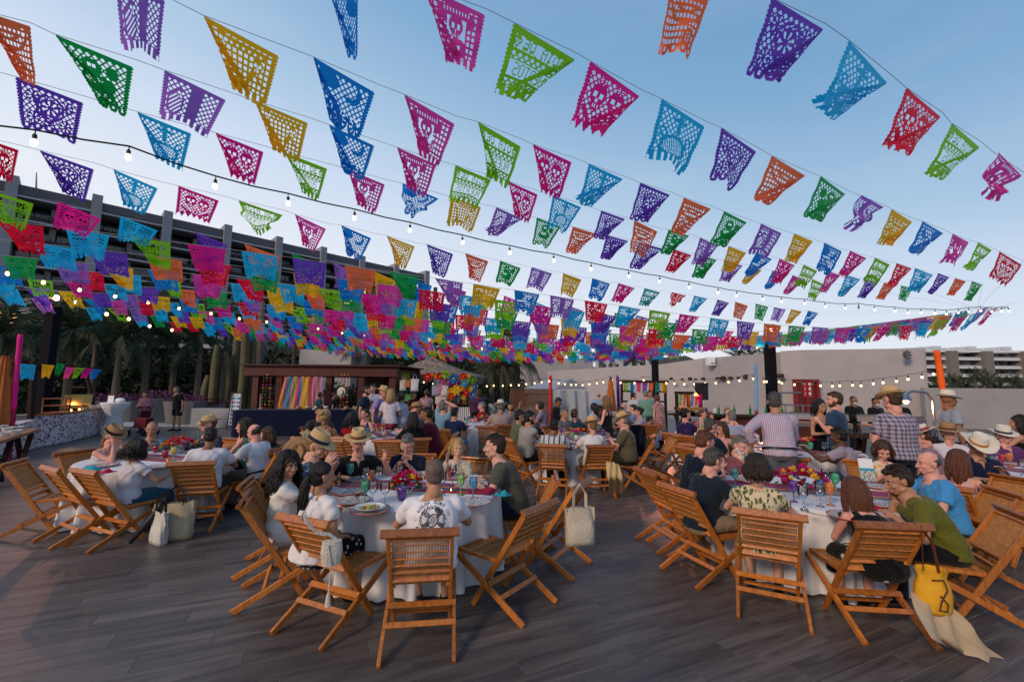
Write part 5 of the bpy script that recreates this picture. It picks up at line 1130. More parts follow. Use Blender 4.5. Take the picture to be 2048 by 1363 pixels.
def hat_build(kind, col, band, Mh, lod, parent, tilt=-6):
    r0, r1, hc, br, cu = {'fedora': (.102, .082, .105, .062, .028), 'panama': (.100, .085, .115, .085, .016), 'wide': (.100, .088, .10, .125, .01), 'boater': (.105, .10, .085, .072, .0), 'cowboy': (.100, .080, .125, .105, .05)}[kind]
    n = 36 if lod < 2 else 20; Mx = Mh @ Matrix.Translation((0, -.012, .066)) @ Matrix.Rotation(R(tilt), 4, 'X'); mb = MB(); vs = []
    prof = [(0, hc*.93), (r1*.5, hc*.94), (r1*.9, hc), (r1*1.0, hc*.97), (r1*1.04, hc*.8), (r0*.97, hc*.4), (r0, 0), (r0*1.02, -.004), (r0+br*.5, 0), (r0+br, cu*.5), (r0+br, cu*.5-.004), (r0+br*.5, -.004), (r0*.98, -.008)]
    for j, (r, z) in enumerate(prof):
        for k in range(n):
            a = 2*PI*k/n; x, y = math.cos(a)*r*.88, math.sin(a)*r*1.10
            zz = z
            if r > r0*1.03: q = (r-r0)/br; zz += cu*q*(math.cos(a)**2*1.6-.5)-.012*q*(math.sin(a) > 0)+.003*math.sin(5*a)
            if j < 3 and kind != 'boater': zz -= .022*math.exp(-(x/.035)**2)*(1 if j < 2 else .7)
            if j in (2, 3, 4) and kind in ('fedora', 'panama', 'cowboy'): zz -= .01*max(0, math.sin(a)); x *= 1-.18*max(0, math.sin(a))**2
            vs.append((x, y, zz))
    m = len(prof); mb.add(vs, [(i*n+k, i*n+(k+1) % n, (i+1)*n+(k+1) % n, (i+1)*n+k) for i in range(m-1) for k in range(n)])
    me = smooth(mb.mesh()); me.transform(Mx); h = link('hat', me, STRAWS[col], parent)
    mb = MB(); vs = []; hb_ = .032 if kind != 'boater' else .04
    for z, rr_ in ((.0, r0*1.035), (.0, r0*1.05), (hb_, r0*1.035), (hb_, r0*1.01)):
        vs += [(math.cos(2*PI*k/n)*rr_*.88, math.sin(2*PI*k/n)*rr_*1.10, z) for k in range(n)]
    mb.add(vs, [(i*n+k, i*n+(k+1) % n, (i+1)*n+(k+1) % n, (i+1)*n+k) for i in range(3) for k in range(n)]); me = smooth(mb.mesh()); me.transform(Mx)
    link('hat_band', me, M('band_%s' % (band,), band, .7), h); return h
SHIRTS = {}
NPEOPLE = 0
def person(who, px, py, facing, pose='sit', depth=None, lean=12, yaw=0, pitch=8, roll=0, twist=0, sex='m', fat=1.0, skin='fair', top=('tee', '808080'), bottom=('trousers', '202530'), hair=('short', 'dark'), hat=None,
           hands=('table', 'table'), label=None, shoes='15110f', beard=None, chair=True, hlen=0, group=None, sc=None, tuck=False, glasses=False, knees=None, sunglass_up=False, belt=False, elbow=None, watch=None, chair_at=None):
    global NPEOPLE; NPEOPLE += 1; rg = random.Random(NPEOPLE*13+5); f = sex == 'f'; V3 = Vector
    sit = pose == 'sit'; hz = .53 if sit else .93; lf = R(lean)
    if sc is None: sc0 = (.955 if f else 1.0)
    else: sc0 = sc
    # --- skeleton in local space, facing +Y
    def P(s):
        a0, a1 = lf*.75, lf*1.15; sm = min(max(s, 0), .25); y = math.sin(a0)*sm; z = math.cos(a0)*sm
        if s > .25: y += math.sin(a1)*(s-.25); z += math.cos(a1)*(s-.25)
        if s < 0: z += s
        return V3((0, y, hz+z))
    def D(s): a = 0 if s < 0 else (lf*.75 if s < .2 else (lf*.95 if s < .3 else lf*1.15)); return V3((0, math.sin(a), math.cos(a)))
    def AX(s): t = R(twist)*max(0, min(1, s/.4)); return V3((math.cos(t), -math.sin(t), 0))
    def AY(s): return D(s).cross(AX(s)).normalized()
    NB = P(.50); nk = lf*.55+R(pitch)*.25; ndir = V3((math.sin(R(yaw))*.08, math.sin(nk), math.cos(nk))).normalized(); Hc = NB+ndir*.175
    Rh = Matrix.Rotation(-R(yaw), 3, 'Z') @ Matrix.Rotation(-R(pitch), 3, 'X') @ Matrix.Rotation(R(roll), 3, 'Y'); Mh = Matrix.Translation(Hc) @ Rh.to_4x4() @ Matrix.Scale(1.03, 4)
    # --- place the figure so that the head sits where it was measured
    fr = Matrix.Rotation(-R(facing), 3, 'Z')
    if depth is None: hw = atz(px, py, Hc.z*sc0); s_ = sc0
    else:
        hw = aty(px, py, depth); s_ = min(max(hw.z/Hc.z, sc0*.86), sc0*1.10)
    root = V3((hw.x, hw.y, 0))-fr @ V3((Hc.x, Hc.y, 0))*s_
    lod = 0 if root.y < 5.9 else (1 if root.y < 11 else 2)
    e = empty('person', (root.x, root.y, 0), -R(facing), label or who, 'person', group); e.scale = (s_,)*3
    # --- limbs
    T_ = TORSO['f' if f else 'm']; sw = .158 if f else .186; sr = .050 if f else .060
    Sh = {s: P(.435)+AX(.4)*s*sw+AY(.4)*.0 for s in (-1, 1)}
    K = {}
    base = {'table': (.17, .43, .80), 'eat': (.10, .34, .90), 'lap': (.12, .26, .63), 'gesture': (.27, .33, 1.02), 'clasp': (.035, .30, 1.04), 'fold': (-.06, .36, .79), 'rest': (.2, .36, .78), 'down': (.24, -.02, .62), 'drink': (.06, .26, 1.06)} if sit else \
           {'side': (.25, .03, .84), 'hold': (.10, .27, 1.14), 'pocket': (.20, .03, .93), 'drink': (.08, .24, 1.26), 'reach': (.14, .45, 1.05), 'hip': (.22, .02, 1.0), 'rail': (.2, .38, 1.0)}
    mbS = MB(); handmb = MB(); AR = {}
    ru, re, rw = (.040, .034, .024) if f else (.048, .040, .028)
    for s, hkey in ((-1, hands[0]), (1, hands[1])):
        if hkey == 'chin': T = Hc+V3((s*.03, .045, -.17)); 
        elif hkey == 'face': T = Hc+V3((s*.05, .09, -.13))
        elif hkey == 'head': T = Hc+V3((s*.10, -.02, .10))
        elif hkey == 'up': T = Hc+V3((s*.22, .12, .22))
        elif isinstance(hkey, str): b = base.get(hkey, base['table' if sit else 'side']); T = V3((s*b[0], b[1], b[2]))
        else: T = V3(hkey)
        hint = V3((s*.55, -.35, -.9)) if hkey not in ('head', 'up') else V3((s*1, .5, -.2))
        if sit and hkey in ('table', 'fold', 'rest'): hint = V3((s*.9, -.2, -.8))
        if elbow: hint = V3((s*elbow[0], elbow[1], elbow[2]))
        E, Wp = ik(Sh[s], T, .285, .25, hint); AR[s] = (Sh[s], E, Wp)
        mbS.caps(Sh[s], E, ru*1.08, re, 12); mbS.caps(E.lerp(Sh[s], .02), E.lerp(Wp, .35), re, re*1.04, 12); mbS.caps(E.lerp(Wp, .3), Wp, re*1.02, rw, 12); mbS.ell(Sh[s], (sr, sr, sr))
        mbS.caps(P(.475), Sh[s], .05 if f else .058, sr*.85, 12)
        fd = (Wp-E).normalized(); nrm = V3((-s*.3, 0, -1)); hd = fd; cu = .45
        if hkey == 'clasp': hd = V3((-s*.12, .25, .97)); nrm = V3((-s, 0, 0)); cu = .08
        elif hkey in ('chin', 'face'): hd = V3((-s*.25, -.1, 1)); nrm = V3((-s*.3, -1, 0)); cu = .7
        elif hkey == 'gesture': hd = V3((s*.1, .5, .85)); nrm = V3((-s*.7, .3, .1)); cu = .35
        elif hkey == 'head': hd = V3((-s*.9, .3, .2)); nrm = V3((-s*.3, .1, -1))
        elif not sit and hkey in ('side', 'pocket'): hd = V3((0, .1, -1)); nrm = V3((-s, 0, 0))
        elif hkey in ('drink', 'hold'): nrm = V3((-s, .1, 0)); cu = .8
        hand(handmb, Wp, hd, nrm, -s, cu, .92 if f else 1.02, 6 if lod == 0 else 4)
    Lg = {}
    for s in (-1, 1):
        hp = V3((s*.09, .0, hz-.01))
        if sit:
            kz = (s*.13, .43, .515); an = (s*.12, .40-.03*s, .09)
            if knees: kz, an = (knees[0] if s < 0 else knees[1])
            kn, an = V3(kz), V3(an)
        else: kn, an = V3((s*.10, .025+.02*s, .50)), V3((s*.12, .0+.03*s, .09))
        Lg[s] = (hp, kn, an); th, kr, ar = (.088 if f else .086), .055, .036
        mbS.caps(hp, kn, th*fat, kr, 14); mbS.caps(kn, kn.lerp(an, .35)+V3((0, -.012, 0)), kr*.96, .056, 12); mbS.caps(kn.lerp(an, .3)+V3((0, -.01, 0)), an, .055, ar, 12)
        fy = V3((0, 1, 0)) if sit else V3((s*.12, 1, 0)); mbS.caps(an+V3((0, -.02, -.05)), an+fy*.13+V3((0, 0, -.062)), .035, .026, 10)
    def R_(s, w, d, g=0.0):
        ff = fat if s < .42 else 1+(fat-1)*.4; c = P(s)+AY(s)*(.02*(fat-1)*6*math.exp(-((s-.1)/.12)**2)); return (c, AX(s)*(w*ff+g), AY(s)*(d*(ff**1.25)+g))
    mbS.rings([R_(s, w, d) for s, w, d in T_], 22)
    if f:
        for s in (-1, 1): mbS.ell(P(.315)+AX(.3)*s*.065+AY(.3)*.085, (.056, .052, .056))
    mbS.caps(P(.48), Hc-ndir*.07, .058 if not f else .047, .052 if not f else .043, 14)
    vox = (.011, .016, .024)[lod]
    bme = remesh(mbS, vox, 4, 'body'); hm = xform(head_mesh(sex, lod), Mh)
    body = link('body', join_meshes([(bme, 0), (hm, 0), (handmb.mesh(), 0)], 'body'), skinmat(skin), e); bpy.data.meshes.remove(hm)
    # --- clothing
    g = (.013, .017, .024)[lod]; st, cm = top[0], top[1]; cm = cm if isinstance(cm, bpy.types.Material) else CL(cm)
    def torso_rings(mb, s0, s1, extra=0.0):
        rs = []
        for s, w, d in T_:
            if s0 <= s <= s1:
                loose = extra*(1 if s < .3 else .4)*math.cos(max(0, s)*2); rs.append(R_(s, w, d, g+loose))
        mb.rings(rs, 24)
    mb = MB(); slv = {'tee': .62, 'polo': .60, 'shirt': 1.75, 'short': .68, 'blouse': .45, 'long': 1.85, 'tank': 0, 'dress': 0, 'dress_s': .40, 'strap': 0}.get(st, .6)
    ext = {'shirt': .018, 'short': .02, 'blouse': .022, 'tee': .012, 'polo': .010}.get(st, .004)
    if st in ('tank', 'dress', 'strap'):
        torso_rings(mb, -.06, .43 if st == 'tank' else .40, ext)
        for s in (-1, 1): mb.tube([P(.37)+AX(.3)*s*.105+AY(.3)*.09, P(.465)+AX(.4)*s*.088+AY(.4)*.03+D(.4)*.012, P(.455)+AX(.4)*s*.09-AY(.4)*.055, P(.36)+AX(.3)*s*.105-AY(.3)*.10], .017 if st == 'strap' else .026, 8)
    else:
        torso_rings(mb, -.045, .478, ext)
        for s in (-1, 1):
            Sv, E, Wp = AR[s]; mb.caps(P(.465), Sv, .055+g, sr+g*.9, 12)
            if slv <= 1: end = Sv.lerp(E, slv); mb.tube([Sv.lerp(E, -.08), Sv, end], [sr+g*.5, sr+g, ru+g*1.7], 14)
            else: end = E.lerp(Wp, slv-1); mb.caps(Sv, E, sr+g, re+g*1.5, 14); mb.tube([E, end], [re+g*1.6, rw+g*1.7], 14)
        if st != 'blouse' or True: mb.tube([P(.47), P(.505)], [(.095, .088), (.066, .066)] if not f else [(.08, .07), (.056, .056)], 16)
    if f:
        for s in (-1, 1): mb.ell(P(.315)+AX(.3)*s*.065+AY(.3)*.088, (.056+g*.8,)*3)
    if st in ('dress', 'dress_s'):
        if sit:
            for s in (-1, 0, 1): hp = V3((s*.07, 0, hz)); kn = V3((s*.11, .43, .51)); mb.caps(hp, kn, .105+g, .075+g, 14)
            for s in (-1, 0, 1): mb.tube([V3((s*.10, .44, .53)), V3((s*.12, .46, .28))], .085, 10)
        else: mb.rings([(V3((0, 0, hz+.06)), V3((.165, 0, 0)), V3((0, .12, 0))), (V3((0, 0, hz-.1)), V3((.19, 0, 0)), V3((0, .15, 0))), (V3((0, 0, .45)), V3((.24, 0, 0)), V3((0, .19, 0)))], 20)
    tme = remesh(mb, vox, 3, 'top')
    n = len(tme.vertices); co = np.empty(n*3, 'f'); tme.vertices.foreach_get('co', co); co = co.reshape(-1, 3); nm = np.empty(n*3, 'f'); tme.vertices.foreach_get('normal', nm); nm = nm.reshape(-1, 3)
    q = rg.random()*9; fold = np.sin(co[:, 2]*38+co[:, 0]*21+3*np.sin(co[:, 0]*13+q)+q)*.5+np.sin(co[:, 0]*52-co[:, 2]*17+4*np.sin(co[:, 2]*9+q)+co[:, 1]*20)*.5
    tme.vertices.foreach_set('co', (co+nm*(np.clip(fold, -.6, 1)*(.0075 if lod == 0 else .0042 if lod < 2 else .003)+.001)[:, None]).ravel())
    tn = 'dress' if 'dress' in st else ('shirt' if not f or st in ('tee', 'shirt', 'polo') else 'blouse')
    topo = link(tn, smooth(tme), cm, e)
    if st in ('shirt', 'polo', 'short'):
        mb = MB(); mb.tube([P(.492)+AY(.5)*.004, P(.515)+AY(.5)*.002, P(.500)], [(.068, .070), (.070, .070), (.082, .082)], 18, False); me = mb.mesh(); cc_ = P(.5)
        for v in me.vertices:
            fw_ = (v.co-cc_).dot(AY(.5))
            if fw_ > .02: v.co += (AY(.5)*.25-D(.5))*(fw_-.02)*.75
        link('collar', smooth(me), cm, e); mb = MB(); fz = .132 if fat < 1.1 else .14
        q0, q1, q2, q3 = (P(.505)+AY(.5)*.075-AX(.5)*.045, P(.505)+AY(.5)*.075+AX(.5)*.045, P(.40)+AY(.4)*(fz+g), P(.455)+AY(.45)*(.112+g)); mb.add([q0, q1, q2, q3, q0-AY(.5)*.03, q1-AY(.5)*.03, q2-AY(.5)*.03], [(0, 3, 1), (0, 2, 3), (3, 2, 1), (4, 5, 6), (0, 4, 6, 2), (1, 2, 6, 5)]); link('open_neck', fixn(smooth(mb.mesh())), skinmat(skin), e)
    if 'dress' not in st:
        bt, bc = bottom; bc = bc if isinstance(bc, bpy.types.Material) else CL(bc); mb = MB(); g2 = g*(.85 if not tuck else 1.3)
        mb.rings([R_(s, w, d, g2) for s, w, d in [(-.10, .13, .09)]+[t for t in T_ if -.05 < t[0] < .06]], 20)
        for s in (-1, 1):
            hp, kn, an = Lg[s]; tr = .088*fat+g2
            if bt == 'trousers': mb.caps(hp, kn, tr, .062+g2, 14); mb.tube([kn, kn.lerp(an, .5), an+V3((0, 0, .0))], [.066+g2, .062+g2, .056+g2], 14)
            elif bt == 'shorts': mb.tube([hp-(kn-hp)*.1, hp, hp.lerp(kn, .80)], [tr*.8, tr, .085+g2], 14)
            elif bt == 'skirt':
                if sit:
                    mb.caps(hp, kn, .105+g2, .075+g2, 14); mb.caps(hp.lerp(V3((0, 0, hz)), .8), kn.lerp(V3((0, kn.y, kn.z)), .8), .10+g2, .07+g2, 12); mb.tube([kn+V3((0, .01, .01)), kn+V3((0, .03, -.2))], .088, 12)
                else: mb.rings([(V3((0, 0, hz+.02)), V3((.175, 0, 0)), V3((0, .13, 0))), (V3((0, 0, .48)), V3((.23, 0, 0)), V3((0, .18, 0)))], 18)
        link({'trousers': 'trousers', 'shorts': 'shorts', 'skirt': 'skirt'}[bt], smooth(remesh(mb, vox, 3, bt)), bc, e)
        if belt: mb = MB(); c, ax, ay = R_(.045, *[t for t in T_ if t[0] in (.05, .04)][0][1:], g+ext+.004); mb.rings([(c-D(0)*.016, ax*1.02, ay*1.02), (c+D(0)*.016, ax*1.02, ay*1.02)], 24); mb.build('belt', M('belt_leather', (.01, .009, .01), .4), e)
    for s in (-1, 1):
        an = Lg[s][2]; fy = V3((0, 1, 0)) if sit else V3((s*.12, 1, 0)); rz_ = 0 if sit else -s*.12; mb = MB()
        mb.smooth = True; mb.rings([(an+V3((0, y, z)) if sit else an+fy*y+V3((0, 0, z)), V3((w, 0, 0)), V3((0, 0, h_))) for y, w, h_, z in ((-.065, .028, .03, -.045), (-.02, .040, .045, -.042), (.05, .044, .036, -.052), (.13, .046, .026, -.062), (.185, .030, .016, -.07))], 12)
        mb.build('shoe', M(f'shoe_{shoes}', shoes, .5), e)
    # --- head details
    hairo = None
    if hair: hairo = hair_build(hair[0] if not hat or hair[0] in ('long', 'bob', 'curly', 'pony') else ('cap' if hair[0] in ('bald', 'balding') else 'buzz'), Mh, sex, lod, rg, e, hair[1], hlen)
    if hat: hat_build(hat[0], hat[1], hat[2], Mh, lod, e)
    fw = fr @ (Rh @ V3((0, 1, 0))); cd = V3((0, 0, 0))-hw; cd.z = 0; facing_cam = fw.dot(cd.normalized()) > -.25
    if facing_cam and lod < 2:
        for s in (-1, 1):
            mb = MB(); mb.ell((0, 0, 0), (.0118, .0090, .0056), None, 12, 8); me = smooth(mb.mesh()); me.transform(Mh @ Matrix.Translation((s*.031, .0815, .005)) @ Matrix.Rotation(-s*.25, 4, 'Z')); ey = link('eye', me, EYEW, e)
            mb = MB(); mb.ell((0, 0, 0), (.0052, .004, .0052), None, 10, 6); me = smooth(mb.mesh()); me.transform(Mh @ Matrix.Translation((s*.0305, .0895, .0045))); link('iris', me, IRIS, ey)
            mb = MB(); mb.tube([V3((s*.015, .0925, .0275)), V3((s*.03, .091, .0325)), V3((s*.047, .078, .029))], [(.0022, .0035), (.0026, .004), (.0015, .0015)], 6); me = mb.mesh(); me.transform(Mh)
            link('eyebrow', me, hairmat(hair[1] if hair and hair[1] not in ('white',) else 'grey'), e)
            mb = MB(); mb.tube([V3((s*.018, .0905, .011)), V3((s*.031, .0925, .0145)), V3((s*.045, .081, .009))], .0016, 5); me = mb.mesh(); me.transform(Mh); link('eyelid_line', me, M('lash', (.015, .01, .01), .6), e)
        mb = MB(); lc = tuple(v*.62 if i else v*.9 for i, v in enumerate(SKIN[skin])) if not f else (SKIN[skin][0]*.85, SKIN[skin][1]*.32, SKIN[skin][2]*.42)
        mb.ell((0, .0985, -.066), (.021, .006, .0038), None, 12, 6); mb.ell((0, .0975, -.0755), (.018, .0065, .0050), None, 12, 6); me = smooth(mb.mesh()); me.transform(Mh); lp = link('lips', me, M(f'lips_{skin}{sex}', lc, .4), e)
        mb = MB(); mb.ell((0, .1035, -.0705), (.0165, .003, .0018 if 'talk' not in (label or '') else .004), None, 10, 5); me = smooth(mb.mesh()); me.transform(Mh); link('mouth_line', me, M('mouth_dark', (.06, .012, .012), .5), lp)
    if beard:
        mb = MB(); big = beard[0] == 'long'
        if beard[0] == 'mask':
            mb.ell((0, .058, -.055), (.058, .060, .050), None, 18, 12); me = smooth(mb.mesh()); me.transform(Mh); link('face_mask', me, M('mask_blue', (.45, .58, .68), .7), e)
        elif beard[0] == 'moustache':
            mb.tube([V3((-.03, .088, -.062)), V3((0, .106, -.054)), V3((.03, .088, -.062))], [.003, .008, .003], 7); me = smooth(mb.mesh()); me.transform(Mh); link('moustache', me, hairmat(beard[1]), e)
        else:
            mb.ell((0, .038, -.078), (.060, .054, .038 if not big else .06), None, 18, 12)
            if big: mb.ell((0, .055, -.15), (.050, .042, .075), None, 16, 12); mb.ell((0, .06, -.20), (.034, .03, .05), None, 14, 10)
            for s in (-1, 1): mb.ell((s*.062, .012, -.045), (.014, .03, .045)); mb.caps((s*.005, .100, -.054), (s*.03, .082, -.068), .009, .006)
            bm_ = remesh(mb, .006 if lod == 0 else .011, 1, 'beard'); n = len(bm_.vertices); co = np.empty(n*3, 'f'); bm_.vertices.foreach_get('co', co); co = co.reshape(-1, 3)
            msk = ((co[:, 1] > .075) & (co[:, 2] > -.084) & (co[:, 2] < -.060) & (abs(co[:, 0]) < .022)); co[msk, 1] -= .03; co[:, 1] += np.sin(co[:, 0]*180+co[:, 2]*40)*.0025; bm_.vertices.foreach_set('co', co.ravel()); bm_.transform(Mh); link('beard', bm_, hairmat(beard[1]), e)
    if glasses or sunglass_up:
        mb = MB(); o = V3((0, 0, 0)) if not sunglass_up else V3((0, -.055, .105)); 
        for s in (-1, 1):
            mb.tube([V3((s*.032+.022*math.cos(a), .101, .004+.016*math.sin(a))) for a in [2*PI*k/12 for k in range(13)]], .0018, 5); mb.tube([V3((s*.054, .099, .01)), V3((s*.078, .0, .012))], .0018, 5)
        mb.tube([V3((-.01, .102, .008)), V3((.01, .102, .008))], .0016, 5)
        me = mb.mesh(); me.transform(Mh @ Matrix.Translation(o)); link('glasses', me, M('spectacle_frame', (.01, .01, .01), .3), e)
        if sunglass_up or glasses == 'dark':
            mb = MB(); [mb.ell((s*.032, .100, .004), (.021, .003, .015), None, 12, 6) for s in (-1, 1)]; me = mb.mesh(); me.transform(Mh @ Matrix.Translation(o)); link('lens', me, M('dark_lens', (.01, .01, .012), .1), e)
    if watch is not None:
        Sv, E, Wp = AR[watch[0]]; d = (Wp-E).normalized(); c = Wp-d*.015; mb = MB(); mb.tube([c-d*.01, c+d*.01], rw*1.14, 14); w_ = mb.build('watch', M('watch_'+str(watch[1]), watch[1], .4), e)
        if len(watch) > 2: mb = MB(); up = V3((watch[0]*.8, .0, .5)); mb.box(c+up.normalized()*rw*1.1, (.035, .035, .03)); mb.build('dial', M('dial_dark', (.01, .01, .012), .15), w_)
    if sit and chair:
        if chair_at: c = atz(chair_at[0], chair_at[1], 0)+fv(chair_at[2])*.42; make_chair(c.x, c.y, chair_at[2], 'folding teak chair under the '+who, 'folding teak chairs')
        else: cc = root-fv(facing)*.02; make_chair(cc.x, cc.y, facing, 'folding teak chair under the '+who, 'folding teak chairs')
    return {'e': e, 'top': topo, 'P': P, 'AX': AX, 'AY': AY, 'D': D, 'root': root, 's': s_, 'Hc': Hc, 'Mh': Mh, 'AR': AR}
# ================================================================ tables
T1 = table(-1.0, 4.84, .90, 'white cloth with deep folds on the nearest table, by the surf shirt man', seed=1)
T2 = table(3.2, 4.88, .90, 'white cloth on the right table with red and purple flowers', seed=2, folds=16)
T3 = table(-5.1, 6.45, .90, 'white cloth on the left table with a striped woven runner', seed=3)
T4 = table(1.35, 9.1, .92, 'white cloth on the middle table behind the empty aisle chairs', seed=4)
T5 = table(-2.75, 9.6, .92, 'white cloth on the table behind the two hatted men', seed=5)
T6 = table(-.8, 12.4, .92, 'white cloth on the small looking table near the thatched hut', seed=6)
T7 = table(5.2, 7.9, .90, 'white cloth on the table behind the bearded man', seed=7)
T8 = table(5.0, 10.8, .92, 'white cloth on the table beside the purple dressed woman', seed=8)
T9 = table(7.15, 5.9, .92, 'white cloth on the table cut by the right picture edge', seed=9)
T10 = table(3.5, 13.2, .92, 'white cloth on the farthest table before the flag decked bar stall', seed=10)
# ================================================================ seated and standing guests
wht = 'c8c4c6'
PE = person
PE('curly haired woman in ruffled white blouse', 577, 930, 67, depth=4.16, lean=4, yaw=58, pitch=4, sex='f', skin='tan', top=('blouse', 'd6cfc8'), bottom=('skirt', 'd0c9c4'), hair=('curly', 'black'), hands=('clasp', 'clasp'), hlen=.36, sunglass_up=True, chair_at=(474, 1199, 67), label='woman with long dark curls in a ruffled white blouse pressing her palms together')
PE('ponytailed woman in white tee', 646, 952, 29, depth=3.76, lean=8, yaw=20, pitch=4, sex='f', skin='tan', top=('blouse', 'dcd6d6'), bottom=('skirt', CL('101014', 'dots', 'c8c4c4', 1.5, 'a01828')), hair=('pony', 'black'), hands=('table', 'lap'), hlen=.30, chair_at=(590, 1285, 24), label='woman with black ponytail in white tee seen from behind, black patterned skirt')
surf = PE('man in printed surf shirt', 868, 950, -9, depth=3.60, lean=8, yaw=-8, pitch=14, skin='tan', top=('tee', 'dedade'), bottom=('shorts', '6a7048'), hair=('buzz', 'cropped'), hands=('table', 'table'), fat=1.14, chair_at=(833, 1332, -8), label='man with cropped hair seen from behind in white surf shirt with black turtle print')
PE('man in yellow straw hat with navy band', 634, 893, 72, depth=4.75, lean=20, yaw=22, pitch=20, skin='fair', top=('short', CL('1c3350', 'leaf', '6f8aa0', 1, '2c4a6a')), hair=('short', 'sandy'), hat=('panama', 'straw', (.01, .015, .06)), hands=('table', 'gesture'), label='man in blue leaf print shirt and wide straw hat with navy band')
PE('hatted man in black shirt', 716, 885, 152, depth=5.35, lean=6, yaw=10, pitch=2, skin='pink', top=('short', '0e1016'), hair=('short', 'sandy'), hat=('panama', 'straw', (.16, .05, .02)), hands=('gesture', 'gesture'), beard=('moustache', 'sandy'), label='man in black shirt and straw hat with brown band raising both hands, talking')
PE('man in navy and white polo', 815, 888, 182, depth=5.75, lean=14, yaw=2, pitch=30, skin='pink', top=('polo', CL('101a30', 'hstripe', '0c1428', 3, '8aa0b8')), hair=('short', 'grey'), hands=('eat', 'eat'), label='grey haired man in navy banded polo looking down at his plate')
PE('blonde woman in speckled blouse', 915, 896, 200, depth=5.6, lean=8, yaw=-38, pitch=2, sex='f', skin='fair', top=('long', CL('b8b0a0', 'dots', '1a1c18', .8, '2a2c28')), hair=('bob', 'blond'), hands=('table', 'clasp'), hlen=.12, label='smiling blonde woman in black and cream speckled blouse')
PE('man in olive tee', 989, 893, -88, depth=4.95, lean=26, yaw=-2, pitch=4, skin='fair', top=('tee', '4a4a40'), bottom=('shorts', '141a30'), hair=('short', 'dark'), hands=('table', 'rest'), sunglass_up=True, label='dark haired man in olive grey tee leaning on the nearest table at its right')
# right table
PE('grey haired man in navy tee', 1427, 921, 70, depth=4.62, lean=22, yaw=6, pitch=22, skin='pink', top=('tee', '16202c'), bottom=('trousers', '8a7860'), hair=('short', 'darkgrey'), hands=('eat', 'table'), knees=((-.13, .43, .515), (-.12, .42, .09), (.16, .42, .53), (.24, .52, .12)) and (((-.13, .43, .515), (-.12, .42, .09)), ((.16, .42, .53), (.20, .62, .14))), shoes='0c0c0e', chair_at=(1355, 1157, 70), label='grey haired man in dark navy tee and khaki trousers at the right table')
PE('red haired man in navy polo', 1411, 885, 80, depth=5.3, lean=20, yaw=4, pitch=22, skin='pink', top=('polo', '0e1626'), hair=('short', 'auburn'), hands=('table', 'eat'), label='man with short auburn hair in navy polo behind the grey haired man')
PE('man with long white beard', 1480, 891, 150, depth=5.75, lean=14, yaw=8, pitch=20, skin='pink', top=('polo', '8a4a50'), hair=('short', 'grey'), hands=('eat', 'eat'), beard=('long', 'white'), label='man with long white beard in a dusty pink shirt eating')
PE('brown haired woman in leaf print dress', 1514, 936, 32, depth=4.02, lean=8, yaw=-6, pitch=6, sex='f', fat=1.08, skin='fair', top=('dress_s', CL('c8b898', 'leaf', '3c4a26', 1.2, '5a6434')), hair=('bob', 'dark'), hands=('table', 'table'), hlen=.13, chair_at=(1548, 1253, 27), label='woman with dark bob seen from behind in cream dress with green leaves')
PE('auburn haired woman in black top', 1708, 988, 3, depth=3.86, lean=32, sc=1.0, chair_at=(1806, 1296, 6), yaw=-6, pitch=22, sex='f', fat=1.06, skin='pink', top=('tank', '0b0b0d'), bottom=('skirt', CL('0c0c0e', 'dots', 'c0bcbc', 3, '0c0c0e')), hair=('long', 'auburn'), hands=('eat', 'table'), hlen=.30, watch=(-1, (.05, .05, .06), 1), label='woman with long auburn hair in sleeveless black top wearing a dark watch')
PE('black haired man in moss green tee', 1795, 960, -68, depth=3.95, lean=34, yaw=-8, pitch=22, skin='tan', top=('tee', '5c5c1e'), bottom=('trousers', '101014'), hair=('short', 'dark'), hands=('table', 'eat'), label='black haired man hunched forward in moss green tee at the right table')
PE('balding man in light blue shirt', 1856, 926, -74, depth=4.6, lean=16, yaw=-4, pitch=6, skin='pink', fat=1.08, top=('short', '3f8ac0'), hair=('balding', 'darkgrey'), hands=('table', 'eat'), label='balding man in light blue shirt facing left at the right table')
PE('woman in yellow flowered blouse', 1766, 901, 198, depth=5.6, lean=10, yaw=8, pitch=28, sex='f', skin='pink', top=('dress_s', CL('c8bfae', 'floral', 'd08a10', .9, '902030')), hair=('bob', 'brown'), hands=('table', 'eat'), hlen=.14, label='woman with brown hair in white blouse with yellow and red flowers')
# left table
PE('woman in brown hat covering her face', 226, 872, 100, depth=6.2, lean=18, yaw=0, pitch=22, sex='f', skin='pink', top=('tank', 'c0b6b8'), bottom=('shorts', '3a4a60'), hair=('pony', 'sandy'), hat=('fedora', 'brown', (.01, .01, .01)), hands=('face', 'face'), label='woman in white tank top and brown straw hat resting her face in her hands')
PE('curly woman in sleeveless white top', 277, 898, 22, depth=5.45, lean=8, yaw=12, pitch=12, sex='f', skin='tan', top=('blouse', 'c6bec4'), bottom=('skirt', '1c4a60'), hair=('curly', 'black'), hands=('table', 'table'), hlen=.16, label='woman with dark curly hair seen from behind in sleeveless white top')
PE('bald man in striped grey polo', 304, 858, 150, depth=7.1, lean=8, yaw=0, pitch=8, skin='tan', top=('polo', CL('4a4c58', 'hstripe', '7a7c88', 1.4)), hair=('buzz', 'darkgrey'), hands=('eat', 'table'), label='nearly bald man in grey striped polo at the far side of the left table')
